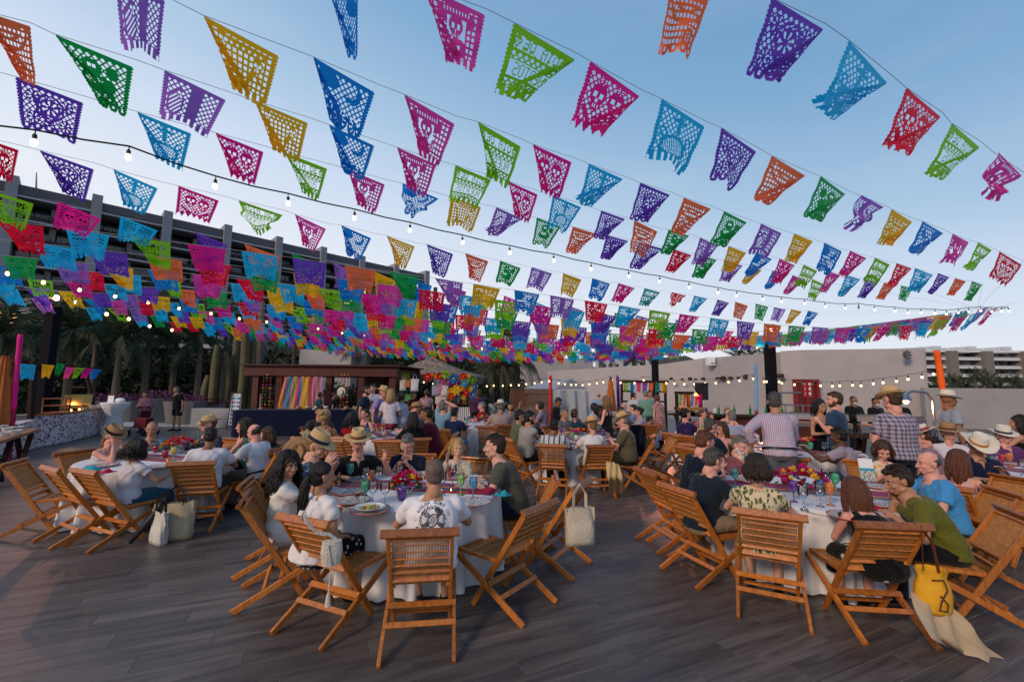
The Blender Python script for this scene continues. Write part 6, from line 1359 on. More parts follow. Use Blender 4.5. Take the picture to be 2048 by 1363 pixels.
PE('man in navy dotted shirt and fedora', 416, 850, 196, depth=7.3, lean=8, yaw=25, pitch=4, skin='pink', fat=1.15, top=('long', CL('14182c', 'dots', 'a8b0c0', .6)), hair=('short', 'brown'), hat=('fedora', 'straw', (.02, .015, .01)), hands=('table', 'table'), label='man in navy dotted shirt and tan fedora at the left table')
PE('man in white dress shirt', 421, 873, -16, depth=6.05, lean=12, yaw=-14, pitch=14, skin='brown', fat=1.08, top=('short', 'ccc8ce'), bottom=('shorts', '0c0c10'), hair=('short', 'black'), hands=('table', 'table'), label='dark haired man seen from behind in plain white shirt at the left table')
PE('balding man in white polo with black stripe', 508, 864, -76, depth=6.7, lean=20, yaw=-4, pitch=8, skin='pink', fat=1.10, top=('polo', 'c4c2c8'), bottom=('trousers', '6a5c50'), hair=('balding', 'dark'), hands=('table', 'chin'), belt=True, label='balding man in white polo with a black chest stripe leaning on his hand')
PE('woman in seafoam green top', 487, 852, -104, depth=7.3, lean=12, yaw=0, pitch=6, sex='f', skin='pink', top=('tank', '3c8a70'), hair=('long', 'dark'), hands=('table', 'chin'), sunglass_up=True, label='woman in green top with sunglasses in her dark hair')
PE('long haired woman in olive shirt', 533, 868, -60, depth=7.1, lean=10, yaw=-30, pitch=6, sex='f', skin='pink', top=('tee', '383630'), hair=('long', 'brown'), hands=('table', 'table'), label='woman with long brown hair in dark olive tee behind the balding man')
# centre far tables
PE('woman with blond bun in floral top', 652, 832, 28, depth=8.5, lean=8, yaw=-12, pitch=6, sex='f', skin='brown', top=('tank', CL('14100f', 'floral', 'c08a80', 1, '9a6040')), hair=('bun', 'blond'), hands=('table', 'table'), label='woman with blond bun and dark floral top seen from behind')
PE('man in charcoal tee', 640, 824, 140, depth=9.7, lean=6, yaw=-10, pitch=4, skin='tan', top=('tee', '2a2a2c'), hair=('short', 'dark'), hands=('table', 'table'), label='dark haired man in charcoal tee half hidden by the blond bun')
PE('curly black haired woman in red', 705, 838, 8, depth=8.7, lean=6, sex='f', skin='tan', top=('tee', '8c0a12'), hair=('curly', 'black'), hands=('table', 'table'), hlen=.18, label='woman with black curls in bright red top seen from behind')
PE('laughing woman touching her ear', 729, 828, 186, depth=10.4, lean=6, yaw=20, pitch=0, sex='f', skin='pink', top=('tank', '1a1416'), hair=('updo', 'dark'), hands=('table', 'chin'), label='laughing woman with tied back hair touching her ear')
PE('long black haired woman in black', 826, 838, -22, depth=8.6, lean=8, sex='f', skin='tan', top=('long', '0c0c0e'), hair=('long', 'black'), hands=('table', 'table'), hlen=.26, label='woman with long black hair and black top seen from behind')
PE('man in brown fedora and grey shirt', 832, 820, -62, depth=9.7, lean=8, yaw=-20, pitch=2, skin='pink', top=('short', '4a484e'), hair=('short', 'sandy'), hat=('fedora', 'brown', (.1, .04, .02)), hands=('table', 'table'), label='man in brown fedora and grey shirt beside the maroon polo')
PE('man in maroon polo', 853, 828, -86, depth=9.1, lean=18, yaw=-4, pitch=8, skin='brown', top=('polo', '5a1024'), bottom=('trousers', '7a3040'), hair=('short', 'black'), hands=('table', 'eat'), label='dark haired man in maroon polo with white piping facing left')
PE('man in light blue tee holding his head', 888, 812, 42, depth=10.7, lean=4, pitch=-6, skin='pink', top=('tee', '6d93a8'), bottom=('shorts', 'a04858'), hair=('short', 'grey'), hands=('head', 'head'), label='man in light blue tee with both hands on his head')
PE('boyish man in navy tee', 910, 826, 28, depth=10.3, lean=8, skin='pink', top=('tee', '16264a'), bottom=('shorts', '5f7ca0'), hair=('short', 'black'), label='black haired man in navy and white tee seen from behind')
PE('dark haired woman behind navy tee', 899, 814, 170, depth=13.2, sex='f', skin='pink', top=('tank', '16161c'), hair=('long', 'black'), label='dark haired woman facing the camera behind the navy tee man')
PE('grey haired man in red tee', 963, 812, -88, depth=13.6, lean=6, skin='pink', top=('tee', '9a0c14'), hair=('short', 'grey'), label='grey haired man in red tee facing left')
PE('man in white hat and beige tee', 1001, 814, -14, depth=11.6, lean=4, skin='tan', fat=1.1, top=('tee', 'a89088'), bottom=('shorts', 'b8b4b8'), hair=('short', 'grey'), hat=('panama', 'white', (.02, .02, .03)), label='man in white panama hat and beige tee seen from behind')
PE('bearded man in checked shirt', 1021, 813, 176, depth=13.4, skin='tan', top=('short', CL('6a6e80', 'plaid', '4a4c60', 1, 'a0a0ac')), hair=('short', 'black'), beard=('full', 'dark'), label='bearded man in checked shirt facing the camera right of the white hat')
PE('woman in lilac tee facing left', 1079, 812, -84, depth=13, sex='f', skin='pink', top=('tee', '8e7f92'), hair=('long', 'dark'), label='long haired woman in lilac tee facing left near the dry grass')
PE('person in olive top raising an arm', 1040, 833, 60, depth=9.4, lean=12, yaw=20, sex='f', skin='tan', top=('long', '565a44'), hair=('short', 'black'), hands=('up', 'table'), glasses=True, label='person in olive top and glasses raising one arm')
PE('man in speckled grey tee', 1060, 836, 58, depth=8.55, lean=10, yaw=15, pitch=6, skin='tan', top=('tee', CL('a09a98', 'tiedye', '7c7674')), bottom=('trousers', '0c0c0e'), hair=('short', 'black'), hands=('table', 'chin'), beard=('full', 'black'), label='bearded man in pale speckled tee propping his chin')
PE('man in white shirt with blue stripes', 1109, 852, 12, depth=7.95, lean=6, yaw=20, pitch=8, skin='brown', top=('short', CL('c0c0c4', 'wide', '2c4258', 1, '8a96a4')), bottom=('trousers', '14141a'), hair=('short', 'black'), beard=('full', 'black'), label='man in white shirt with broad blue stripes seen from behind')
PE('woman in white top and straw hat', 1184, 851, -6, depth=7.95, lean=8, yaw=-14, pitch=8, sex='f', skin='pink', fat=1.08, top=('tee', 'd2cccc'), bottom=('skirt', CL('1a1c18', 'leaf', '9aa08a')), hair=('updo', 'sandy'), hat=('panama', 'straw', (.30, .06, .015)), hands=('table', 'table'), label='woman in white top and straw hat with brown band seen from behind')
PE('man in olive shirt and straw hat', 1245, 841, -72, depth=8.25, lean=10, yaw=-4, pitch=14, skin='pink', fat=1.1, top=('short', '55503e'), bottom=('trousers', '2c2a24'), hair=('short', 'grey'), hat=('fedora', 'straw', (.16, .03, .02)), hands=('eat', 'table'), label='man in olive shirt and straw hat looking at his phone')
PE('man in grey tee facing the camera', 1129, 827, 140, depth=10.4, lean=8, skin='tan', top=('tee', '6a6468'), hair=('short', 'grey'), hands=('table', 'table'), label='grey haired man in grey tee at the far side of the middle table')
PE('man in teal tee seen from behind', 1149, 829, 30, depth=10.6, skin='pink', top=('tee', '15384a'), hair=('short', 'auburn'), label='man with auburn hair in dark teal tee turned away')
PE('woman in patterned blouse by the black dress', 1200, 823, 165, depth=10.7, sex='f', skin='dark', top=('blouse', CL('5a606c', 'dots', 'b0b4bc', .8)), hair=('bob', 'black'), label='woman with black bob in patterned blouse beside the standing woman')
PE('dark haired woman in white top near the parasol', 1190, 815, 120, depth=12.8, sex='f', skin='pink', top=('tee', 'b8bcc4'), hair=('long', 'black'), label='woman with long black hair in white top below the blue shirted man')
PE('woman in striped blue dress', 1250, 848, -60, depth=9.3, sex='f', skin='pink', top=('short', CL('2c3c5c', 'hstripe', 'b0b8c8', .5)), hair=('long', 'brown'), label='woman in blue striped shirt behind the olive shirted man')
PE('dark haired man at farthest table', 1242, 822, 160, depth=12, skin='brown', top=('tee', '60656f'), hair=('short', 'black'), label='dark haired man in grey tee at the farthest table, left side')
PE('grey haired man with glasses', 1247, 813, 175, depth=14.4, skin='pink', top=('short', '54585f'), hair=('buzz', 'grey'), glasses=True, label='bald grey man with glasses at the farthest table')
PE('black haired man in blue shirt', 1266, 817, -60, depth=13.2, skin='pink', top=('tee', '6b7fa0'), hair=('short', 'black'), label='black haired man in pale blue shirt at the farthest table')
PE('dark haired man in pinkish tee', 1277, 824, -80, depth=11.9, skin='pink', top=('tee', 'a8929c'), hair=('bun', 'black'), label='man with tied black hair in pinkish tee facing left')
PE('woman in purple patterned dress', 1372, 828, 58, depth=9.7, lean=6, yaw=15, sex='f', skin='pink', fat=1.15, top=('dress_s', CL('241442', 'floral', '3c2a6a', .8, '14284a')), hair=('updo', 'black'), label='woman in dark purple patterned dress with sunglasses in her hair')
PE('woman in pink top at the right middle table', 1405, 828, 110, depth=11.9, sex='f', skin='pink', top=('tank', '9a7880'), hair=('pony', 'auburn'), label='auburn haired woman in pink top beyond the purple dress')
PE('auburn haired woman in dark top', 1420, 832, 150, depth=12.1, sex='f', skin='pink', top=('tee', '50404a'), hair=('bob', 'auburn'), label='woman with short auburn bob between the pink top and the striped shirt')
PE('woman with pinned blond hair', 1456, 824, 185, depth=12.4, sex='f', skin='fair', top=('tank', CL('8a7a80', 'dots', '5a4a58')), hair=('updo', 'sandy'), label='woman with pinned blond hair facing the camera behind the striped shirt')
PE('man in blue striped shirt', 1463, 834, 8, depth=9.7, skin='pink', top=('short', CL('b4bccc', 'vstripe', '28407a', .8)), hair=('short', 'grey'), label='grey haired man in blue and white striped shirt seen from behind')
PE('man in navy shirt and glasses', 1422, 853, 72, depth=7.5, lean=12, yaw=4, pitch=14, skin='pink', top=('short', '141c34'), hair=('short', 'darkgrey'), glasses=True, hands=('table', 'eat'), label='man in navy shirt and glasses facing right behind the auburn haired man')
PE('blond woman behind navy shirt', 1405, 866, 40, depth=8.1, sex='f', skin='pink', top=('tee', '5a3c34'), hair=('long', 'blond'), label='woman with long blond hair half hidden by the navy shirted man')
PE('brown haired woman with glasses', 1443, 857, -110, depth=8.3, pitch=10, sex='f', skin='pink', top=('tank', '4a2c28'), hair=('long', 'brown'), glasses=True, hands=('eat', 'chin'), label='woman with brown hair and glasses opposite the navy shirted man')
PE('man in dark tropical shirt', 1577, 853, 192, depth=8.5, lean=6, yaw=22, pitch=2, skin='pink', fat=1.12, top=('short', CL('14160f', 'leaf', '4a5030', 1)), hair=('buzz', 'auburn'), hands=('table', 'table'), label='stocky man in dark tropical shirt facing the camera')
PE('man in white tie dye tee', 1676, 872, -42, depth=6.7, lean=18, yaw=-10, pitch=8, skin='dark', top=('tee', CL('b4a8b4', 'tiedye', '7c7088')), bottom=('trousers', '1c2c4a'), hair=('short', 'black'), hands=((-.25, .55, .95), 'table'), label='dark skinned man in pale tie dye tee reaching for a drink')
# right edge table
PE('woman in white tee and sun hat', 1897, 866, 205, depth=6.9, lean=6, yaw=-10, pitch=-2, sex='f', skin='pink', fat=1.1, top=('tee', 'c8c0c8'), hair=('updo', 'brown'), hat=('wide', 'brown', (.1, .05, .03)), hands=('table', 'chin'), label='woman in white tee and broad brown sun hat')
PE('man in navy shirt and white western hat', 1956, 893, 196, depth=5.8, lean=10, yaw=0, pitch=26, skin='tan', top=('short', '101a38'), hair=('short', 'black'), hat=('cowboy', 'white', (.45, .16, .02)), hands=('eat', 'table'), label='man in navy shirt and cream western hat looking down')
PE('long haired woman in white straps', 1918, 922, 62, depth=4.95, lean=12, yaw=4, pitch=14, sex='f', skin='pink', top=('strap', 'c0a8b0'), hair=('long', 'auburn'), hands=('table', 'table'), hlen=.32, label='woman with long brown hair and thin white straps by the blue shirted man')
PE('person in purple shirt and white hat', 2008, 872, 186, depth=7.0, lean=8, yaw=8, pitch=6, skin='pink', top=('short', '582c60'), hair=('short', 'brown'), hat=('panama', 'white', (.02, .02, .05)), glasses=True, hands=('table', 'table'), label='person in purple shirt, glasses and white hat with navy band')
PE('person in pink boater hat', 1842, 872, -50, depth=6.4, lean=14, pitch=20, sex='f', skin='pink', top=('tee', '8a7484'), hair=('short', 'brown'), hat=('boater', 'white', (.3, .04, .05)), label='person in pale boater hat with red band behind the plaid shirt')
PE('dark haired woman at the picture edge', 2036, 838, -40, depth=7.9, lean=2, sex='f', skin='tan', top=('strap', '14141c'), hair=('long', 'black'), hlen=.3, label='dark haired woman with bare shoulders at the right picture edge')
# standing
PE('man in pink checked shirt', 1549, 804, 18, 'stand', depth=6.3, lean=14, yaw=8, pitch=10, skin='tan', top=('shirt', CL('c0bcc8', 'check', 'b04a60', .9, '4a6a98')), bottom=('trousers', '54565e'), hair=('short', 'darkgrey'), hands=((-.34, .02, .98), (.22, .42, .92)), belt=True, tuck=True, label='standing man in white shirt with red and blue checks leaning on a chair back')
PE('man in slate blue tee', 1668, 800, -52, 'stand', depth=7.4, lean=2, yaw=-14, pitch=2, skin='pink', top=('tee', '26405c'), bottom=('trousers', '5a5a40'), hair=('short', 'brown'), hands=('drink', 'side'), beard=('full', 'brown'), label='standing bearded man in slate blue tee holding a drink')
PE('woman in long black dress with a plate', 1640, 813, 170, 'stand', depth=7.9, lean=2, yaw=4, pitch=6, sex='f', skin='tan', top=('dress', '0a0c18'), hair=('long', 'black'), hands=('hold', 'hold'), hlen=.2, label='standing woman in long dark dress holding a small plate')
PE('big man in plaid shirt', 1783, 800, -4, 'stand', depth=5.9, lean=5, yaw=-2, pitch=10, skin='pink', fat=1.14, top=('short', CL('9a98a8', 'plaid', '1c2440', 1.1, 'b08a98')), bottom=('trousers', '0e1630'), hair=('short', 'brown'), hat=('fedora', 'straw', (.02, .015, .015)), hands=('hold', 'side'), label='large man standing with his back turned in plaid shirt and straw hat')
PE('man in pale grey tee and hat', 1897, 800, 108, 'stand', depth=8.0, lean=0, yaw=6, pitch=2, skin='brown', top=('tee', '8c929e'), bottom=('trousers', '2a2c34'), hair=None, hat=('panama', 'white', (.2, .14, .1)), hands=('side', 'side'), label='standing man in pale grey tee and straw hat by the low grey wall')
for (px, py, d, fc, w) in ((1708, 801, 12.4, 176, 'leftmost chef'), (1752, 804, 12.4, 168, 'middle chef'), (1799, 804, 12.6, 195, 'rightmost chef')):
    PE(w+' in black', px, py, fc, 'stand', depth=d, lean=6, pitch=18, skin='brown', top=('long', '101014'), bottom=('trousers', '0c0c10'), hair=('buzz', 'black'), beard=('mask', 'black'), hands=('hold', 'hold'), label=f'{w} in black jacket and face mask behind the buffet', group='chefs at the buffet')
PE('woman in black dress at the middle table', 1211, 803, -62, 'stand', depth=9.9, lean=2, yaw=10, pitch=14, sex='f', skin='pink', top=('dress', '0a0a0c'), hair=('long', 'sandy'), hlen=.24, hands=('hold', 'side'), label='standing woman in black sleeveless dress with long light brown hair')
PE('man in black leather jacket', 1117, 803, 112, 'stand', depth=12.3, lean=10, yaw=0, pitch=32, skin='brown', top=('long', '100e10'), bottom=('trousers', '0c0c0e'), hair=('short', 'black'), hands=('hold', 'hold'), label='standing man in black jacket bowing his head before the tent')
PE('man in sky blue shirt', 1197, 791, 10, 'stand', depth=17.5, skin='pink', top=('short', '7d98b4'), bottom=('trousers', '3a3a44'), hair=('bald', 'grey'), label='balding man in light blue shirt standing by the orange parasol')
PE('man in white tee at the bar stall', 1268, 791, 60, 'stand', depth=15.8, skin='pink', top=('tee', 'b8b4ba'), bottom=('trousers', '2a2a30'), hair=('buzz', 'dark'), label='short haired man in white tee standing at the flag decked bar stall')
PE('man in mint shirt', 1291, 789, -6, 'stand', depth=14.6, skin='pink', fat=1.08, top=('short', '6f9a88'), bottom=('trousers', '50505a'), hair=('short', 'grey'), label='grey haired man in mint green shirt seen from behind at the bar stall')
PE('woman in red floral dress', 1313, 797, -30, 'stand', depth=13.6, sex='f', skin='pink', top=('dress_s', CL('b08a88', 'floral', 'a02030', 1, '7a3a40')), hair=('long', 'auburn'), label='standing woman in short red floral dress beside the mint shirt')
PE('dark haired man behind mint shirt', 1300, 787, 170, 'stand', depth=17, skin='tan', top=('tee', 'a0a0a4'), bottom=('trousers', '2a2a30'), hair=('short', 'black'), label='dark haired man behind the mint shirt facing the camera')
PE('bearded man in dark shirt', 734, 781, 84, 'stand', depth=12.3, skin='pink', top=('short', '1c2834'), bottom=('trousers', '4a4038'), hair=('short', 'black'), beard=('full', 'black'), hands=('drink', 'side'), label='standing bearded man in dark short sleeved shirt holding a drink')
PE('smiling man in white shirt', 745, 777, 176, 'stand', depth=13.0, skin='pink', top=('short', 'a8b0c8'), bottom=('trousers', '7a6a5c'), hair=('short', 'black'), hands=('hold', 'side'), label='standing man in pale blue white shirt next to the dark shirt')
PE('man in lavender polo and straw hat', 767, 785, 108, 'stand', depth=11.5, skin='pink', top=('polo', '8a7fb4'), bottom=('trousers', '7c7060'), hair=('short', 'sandy'), hat=('panama', 'straw', (.5, .3, .12)), hands=('hold', 'side'), label='standing man in lavender polo and straw hat')
PE('blonde woman in white blouse', 782, 789, -8, 'stand', depth=11.0, sex='f', skin='tan', top=('tee', 'c8bcc4'), bottom=('trousers', '0c0e18'), hair=('long', 'blond'), hlen=.26, hands=('hold', 'hold'), label='standing woman with long blond hair in white blouse seen from behind')
PE('woman in striped shirt covering her mouth', 801, 794, -72, 'stand', depth=11.2, sex='f', skin='tan', top=('long', CL('b8bac4', 'hstripe', '7a8094', .7)), bottom=('trousers', 'a8a49c'), hair=('bob', 'dark'), hands=('face', 'side'), label='standing woman in striped white shirt with a hand at her mouth')
PE('woman in pink floral dress', 853, 786, -10, 'stand', depth=15.2, sex='f', skin='tan', top=('dress_s', CL('a07880', 'floral', '7a4a58', 1, 'b89a90')), hair=('long', 'brown'), label='standing woman in long pink floral dress beside the hanging bags')
PE('man in purple striped shirt', 956, 785, 172, 'stand', depth=15.4, skin='dark', fat=1.2, top=('tee', CL('5a2038', 'hstripe', '28305a', 1.6)), bottom=('trousers', '0c0c10'), hair=('buzz', 'black'), label='large man in purple and blue striped tee by the paper flower wall')
PE('vendor in green patterned top', 641, 790, 40, 'stand', depth=17.0, sex='f', skin='brown', top=('tee', CL('102430', 'leaf', '1c6a5c')), hair=('updo', 'black'), label='vendor in dark green patterned top before the striped ribbons')
PE('vendor in black by the hat stand', 669, 790, 60, 'stand', depth=17.0, sex='f', skin='tan', top=('tee', '140c10'), hair=('pony', 'black'), label='vendor in black beside the hanging white hat')
PE('woman in pink shirt with a walker', 291, 789, 168, 'stand', depth=16.2, sex='f', skin='tan', fat=1.12, top=('long', '8a5a6c'), bottom=('trousers', '5a1424'), hair=('short', 'black'), hands=('hold', 'hold'), label='woman in pink shirt standing behind a wheeled walker')
PE('man in black polo and shorts', 353, 779, 196, 'stand', depth=16.8, skin='tan', fat=1.06, top=('polo', '0a0a0e'), bottom=('shorts', '0e1018'), hair=('short', 'darkgrey'), hands=('side', 'side'), label='grey haired man in black polo and black shorts standing by the planters')
PE('vendor woman in maroon', 828, 790, 130, 'stand', depth=16.5, sex='f', skin='brown', top=('tee', '3c0c18'), hair=('bob', 'dark'), label='woman in maroon standing in the shade of the thatched hut')
# ---------------- surf shirt print, projected on the man's back
def decal(info, polys2d, mat, name, size, s_mid, off=.0035, xo=0.0):
    """polys2d: Mesh in unit coordinates; laid on the back of the shirt"""
    top = info['top']; dg = bpy.context.evaluated_depsgraph_get(); bv = BVHTree.FromPolygons([v.co for v in top.data.vertices], [p.vertices[:] for p in top.data.polygons])
    P, AX, AY, D = info['P'], info['AX'](.3), info['AY'](.3), info['D'](.3)
    c = P(s_mid); me = polys2d
    for v in me.vertices:
        o = c-AX*0+AX*(v.co.x*size+xo)+D*(v.co.y*size)-AY*.5
        hit = bv.ray_cast(o, AY)
        v.co = (hit[0]+hit[1]*off) if hit[0] is not None else o+AY*.38
    o = link(name, me, mat, info['top']); o.matrix_parent_inverse = Matrix.Identity(4); return o
INK = M('shirt_ink', (.015, .015, .02), .8)
def glyph(ch):
    cu = bpy.data.curves.new('t', 'FONT'); cu.body = ch; cu.size = 1; cu.align_x = 'CENTER'; cu.resolution_u = 2; cu.offset = .012
    o = bpy.data.objects.new('t', cu); COL.objects.link(o); dg = bpy.context.evaluated_depsgraph_get(); dg.update(); me = bpy.data.meshes.new_from_object(o.evaluated_get(dg)); bpy.data.objects.remove(o); return me
bm = bmesh.new()
def add_me(me, Mx): t = me.copy(); t.transform(Mx); bm.from_mesh(t); bpy.data.meshes.remove(t)
for s_, a0, a1, r, flip in (('KOLOA SURF CO', 150, 18, 1.0, False), ('KAUAI HAWAII', 205, 335, 1.17, True)):
    for i, ch in enumerate(s_):
        if ch == ' ': continue
        a = R(a0+(a1-a0)*i/(len(s_)-1)); rot = a-PI/2 if not flip else a+PI/2
        add_me(glyph(ch), Matrix.Translation((r*math.cos(a), r*math.sin(a), 0)) @ Matrix.Rotation(rot, 4, 'Z') @ Matrix.Scale(.27, 4))
def poly(pts): 
    vs = [bm.verts.new((x, y, 0)) for x, y in pts]
    try: bm.faces.new(vs)
    except ValueError: pass
def stroke(pts, w):
    for (x0, y0), (x1, y1) in zip(pts, pts[1:]):
        d = Vector((x1-x0, y1-y0)); 
        if d.length < 1e-6: continue
        nn = Vector((-d.y, d.x)).normalized()*w/2; d = d.normalized()*w*.25; poly([(x0-nn.x-d.x, y0-nn.y-d.y), (x1-nn.x+d.x, y1-nn.y+d.y), (x1+nn.x+d.x, y1+nn.y+d.y), (x0+nn.x-d.x, y0+nn.y-d.y)])
el_ = lambda cx, cy, rx, ry, rot=0, a0=0, a1=360, n=26: [(cx+math.cos(R(rot))*rx*math.cos(R(a0+(a1-a0)*i/n))-math.sin(R(rot))*ry*math.sin(R(a0+(a1-a0)*i/n)), cy+math.sin(R(rot))*rx*math.cos(R(a0+(a1-a0)*i/n))+math.cos(R(rot))*ry*math.sin(R(a0+(a1-a0)*i/n))) for i in range(n+1)]
stroke(el_(0, -.02, .33, .44, -38), .045); stroke(el_(0, -.02, .27, .37, -38), .02)
for o in (-.13, 0, .13): stroke([(o-.16, -.22-o*.3), (o+.02, -.02-o*.2), (o+.16, .20-o*.3)], .035)
for cx, cy, rx, ry, rt in ((.42, .38, .26, .11, 50), (-.42, .36, .30, .12, 150), (.48, -.28, .26, .10, -40), (-.46, -.30, .26, .12, 215), (-.12, -.60, .2, .1, 250), (.28, .62, .16, .12, 60)): stroke(el_(cx, cy, rx, ry, rt), .04); stroke(el_(cx, cy, rx*.5, ry*.4, rt), .05)
for i in range(22):
    a = 2*PI*i/22; r = .80; x, y = r*math.cos(a), r*math.sin(a)
    if abs(x) < .1 and y < 0: continue
    stroke(el_(x*.97, y*.97, .085, .075, i*40, 0, 270, 12), .045); poly([(x*1.05, y*1.05), (x*1.09-.04*y, y*1.09+.04*x), (x*.9-.12*y, y*.9+.12*x)])
for a in (178, 2): poly([(1.12*math.cos(R(a))+.035*math.cos(b_), 1.12*math.sin(R(a))-.02+.035*math.sin(b_)) for b_ in [2*PI*k/8 for k in range(8)]])
me = bpy.data.meshes.new('print'); bm.to_mesh(me); bm.free()
dec = decal(surf, me, INK, 'shirt_print', .122, .335)
# ================================================================ spare chairs
chair_px(1082, 1228, -53, 'empty folding teak chair with caned seat right of the nearest table')
chair_px(1166, 1142, -60, 'empty teak chair with the cream tote bag behind the nearer empty chair')
chair_px(1292, 1092, 78, 'empty teak chair seen side on beside the lit floor')
chair_px(82, 1092, 28, 'empty teak chair with woven back left of the curly woman')
chair_px(10, 1068, 66, 'empty teak chair cut by the left picture edge')
make_chair(3.85, 6.15, 190, 'empty teak chair with pale cane back behind the red flowers', 'folding teak chairs')
make_chair(4.05, 6.75, 8, 'empty teak chair touched by the checked shirt man', 'folding teak chairs')
make_chair(5.35, 5.0, -100, 'empty teak chair lit pink near the right edge table', 'folding teak chairs')
make_chair(6.5, 4.7, 20, 'empty teak chair in front of the right edge table', 'folding teak chairs')
make_chair(6.9, 7.3, 190, 'empty teak chair behind the plaid shirt', 'folding teak chairs')
make_chair(-3.1, 8.2, 12, 'empty teak chair beside the floral bun woman', 'folding teak chairs')
make_chair(-2.2, 8.25, 0, 'empty teak chair with patterned bag behind the polo man', 'folding teak chairs')
make_chair(-1.35, 11.2, -8, 'empty teak chair left at the hut side table', 'folding teak chairs')
make_chair(-.55, 11.05, 4, 'empty teak chair facing the hut side table', 'folding teak chairs')
make_chair(2.9, 9.0, -88, 'empty teak chair with a dark jacket by the aisle', 'folding teak chairs')
make_chair(3.9, 9.3, 60, 'empty teak chair left of the purple dress', 'folding teak chairs')
make_chair(4.0, 8.1, 50, 'empty teak chair behind the auburn haired man', 'folding teak chairs')
make_chair(3.6, 11.9, 0, 'empty teak chair before the farthest table', 'folding teak chairs')
make_chair(4.7, 12.9, -90, 'empty teak chair right of the farthest table', 'folding teak chairs')
# ================================================================ things on the tables
N1 = 'on the nearest table'; 
runner(T1, 80, .42, 1.7, 'striped serape runner under the flowers on the nearest table', SER)
bouquet(T1, 812, 988, 'pink and red flowers hidden partly by the surf shirt man', R_=.15, seed=1, h=.15)
goblet(T1, 729, 1005, 'green', 'in front of the hatted man in black, '+N1); goblet(T1, 700, 962, 'teal', 'farther back left '+N1)
goblet(T1, 921, 990, 'lime', 'right of the surf shirt man'); goblet(T1, 946, 998, 'blue', 'next to the maroon napkin', s=1.05)
wineglass(T1, 745, 1008, 'right of the green goblet '+N1); wineglass(T1, 769, 1010, 'left of the purple tumbler '+N1); wineglass(T1, 757, 972, 'near the orange tumbler '+N1)
wineglass(T1, 905, 968, 'half full of red wine before the blonde woman', WINE); wineglass(T1, 798, 960, 'with water before the striped polo', WATER); wineglass(T1, 884, 986, 'just right of the surf shirt man'); wineglass(T1, 730, 975, 'near the black shirt '+N1)
tumbler(T1, 803, 1000, 'purple', N1, 1.15); tumbler(T1, 740, 960, 'amber', 'before the black shirt '+N1); tumbler(T1, 901, 953, 'red', 'before the blonde woman '+N1); tumbler(T1, 817, 962, 'yellow', 'behind the flowers '+N1); votive(T1, 902, 985, 'clear', 'with amber glow '+N1)
setting(T1, 740, 1022, 'with dinner left of the surf shirt man', True); setting(T1, 947, 1006, 'before the maroon napkin'); setting(T1, 695, 985, 'before the ponytailed woman'); setting(T1, 940, 973, 'before the olive tee man'); setting(T1, 703, 1003, 'left of the sunglasses'); setting(T1, 720, 960, 'before the black shirted man'); setting(T1, 815, 950, 'before the striped polo man'); setting(T1, 905, 955, 'before the blonde woman')
cutlery(T1, 702, 1018, 60, 'left of the white dinner plate'); cutlery(T1, 706, 1028, 62, 'nearest the ponytailed woman', True); cutlery(T1, 918, 1007, -60, 'left of the right hand plate')
napkin(T1, 970, 984, (.22, .008, .03), 'maroon napkin folded on the right of the nearest table', .34, .13, -8); napkin(T1, 1004, 990, (.01, .25, .35), 'turquoise napkin at the right rim of the nearest table', .16, .1, -20)
mb = MB(); [mb.ell((s*.03, 0, .014), (.027, .006, .019), None, 12, 6) for s in (-1, 1)]; mb.tube([(-.01, 0, .02), (.01, 0, .02)], .003, 5); [mb.tube([(s*.056, 0, .02), (s*.05, -.12, .01)], .003, 5) for s in (-1, 1)]
tag(mb.build('sunglasses', M('tortoise', (.03, .015, .01), .2), None, on(T1, 722, 994), (0, 0, .5)), 'dark sunglasses lying on the cloth before the hatted man in black', 'sunglasses')
N2 = 'on the right table'
runner(T2, 70, .42, 1.7, 'purple striped serape runner under the right table flowers', SER[3:]+SER[:3])
bouquet(T2, 1600, 985, 'large magenta, crimson and yellow flower centrepiece on the right table', ('magenta', 'crimson', 'red', 'purple', 'yellow', 'magenta'), R_=.27, n=52, seed=5, h=.16)
wineglass(T2, 1608, 1018, 'nearest the leaf print dress '+N2); wineglass(T2, 1641, 1012, 'nearest the black top '+N2); wineglass(T2, 1652, 976, 'behind the amber glass '+N2)
goblet(T2, 1588, 1003, 'purple', N2); goblet(T2, 1662, 1010, 'amber', N2, s=1.05); goblet(T2, 1641, 990, 'blue', 'dark '+N2) ; goblet(T2, 1470, 973, 'teal', 'before the bearded man'); tumbler(T2, 1570, 968, 'red', 'behind the flowers '+N2, 1.1); goblet(T2, 1672, 985, 'green', N2); tumbler(T2, 1520, 960, 'clear', 'by the bearded man'); votive(T2, 1700, 1008, 'amber', N2)
setting(T2, 1455, 985, 'before the navy tee man'); setting(T2, 1500, 962, 'before the bearded man'); setting(T2, 1765, 1010, 'before the moss green tee'); setting(T2, 1700, 1035, 'before the black top'); setting(T2, 1760, 975, 'before the flowered blouse')
napkin(T2, 1740, 1018, (.40, .01, .03), 'red napkin between the black top and moss green tee', .2, .12); cutlery(T2, 1640, 1030, 40, 'nearest the black top'); cutlery(T2, 1560, 1030, 10, 'before the leaf print dress', True)
mb = MB(); mb.box((0, 0, .13), (.15, .006, .26)); mc = mb.build('menu_card', M('card_white', (.7, .72, .74), .5), None, on(T2, 1738, 962), (R(-14), 0, R(-12))); tag(mc, 'tall menu card with blue band held up before the flowered blouse', 'menu')
mb = MB(); mb.box((0, -.005, .135), (.15, .004, .03)); mb.build('blue_band', M('card_blue', (.02, .30, .45), .5), mc); mb = MB(); mb.box((0, -.005, .06), (.148, .004, .115)); mb.build('pattern_panel', TALA, mc)
N3 = 'on the left table'
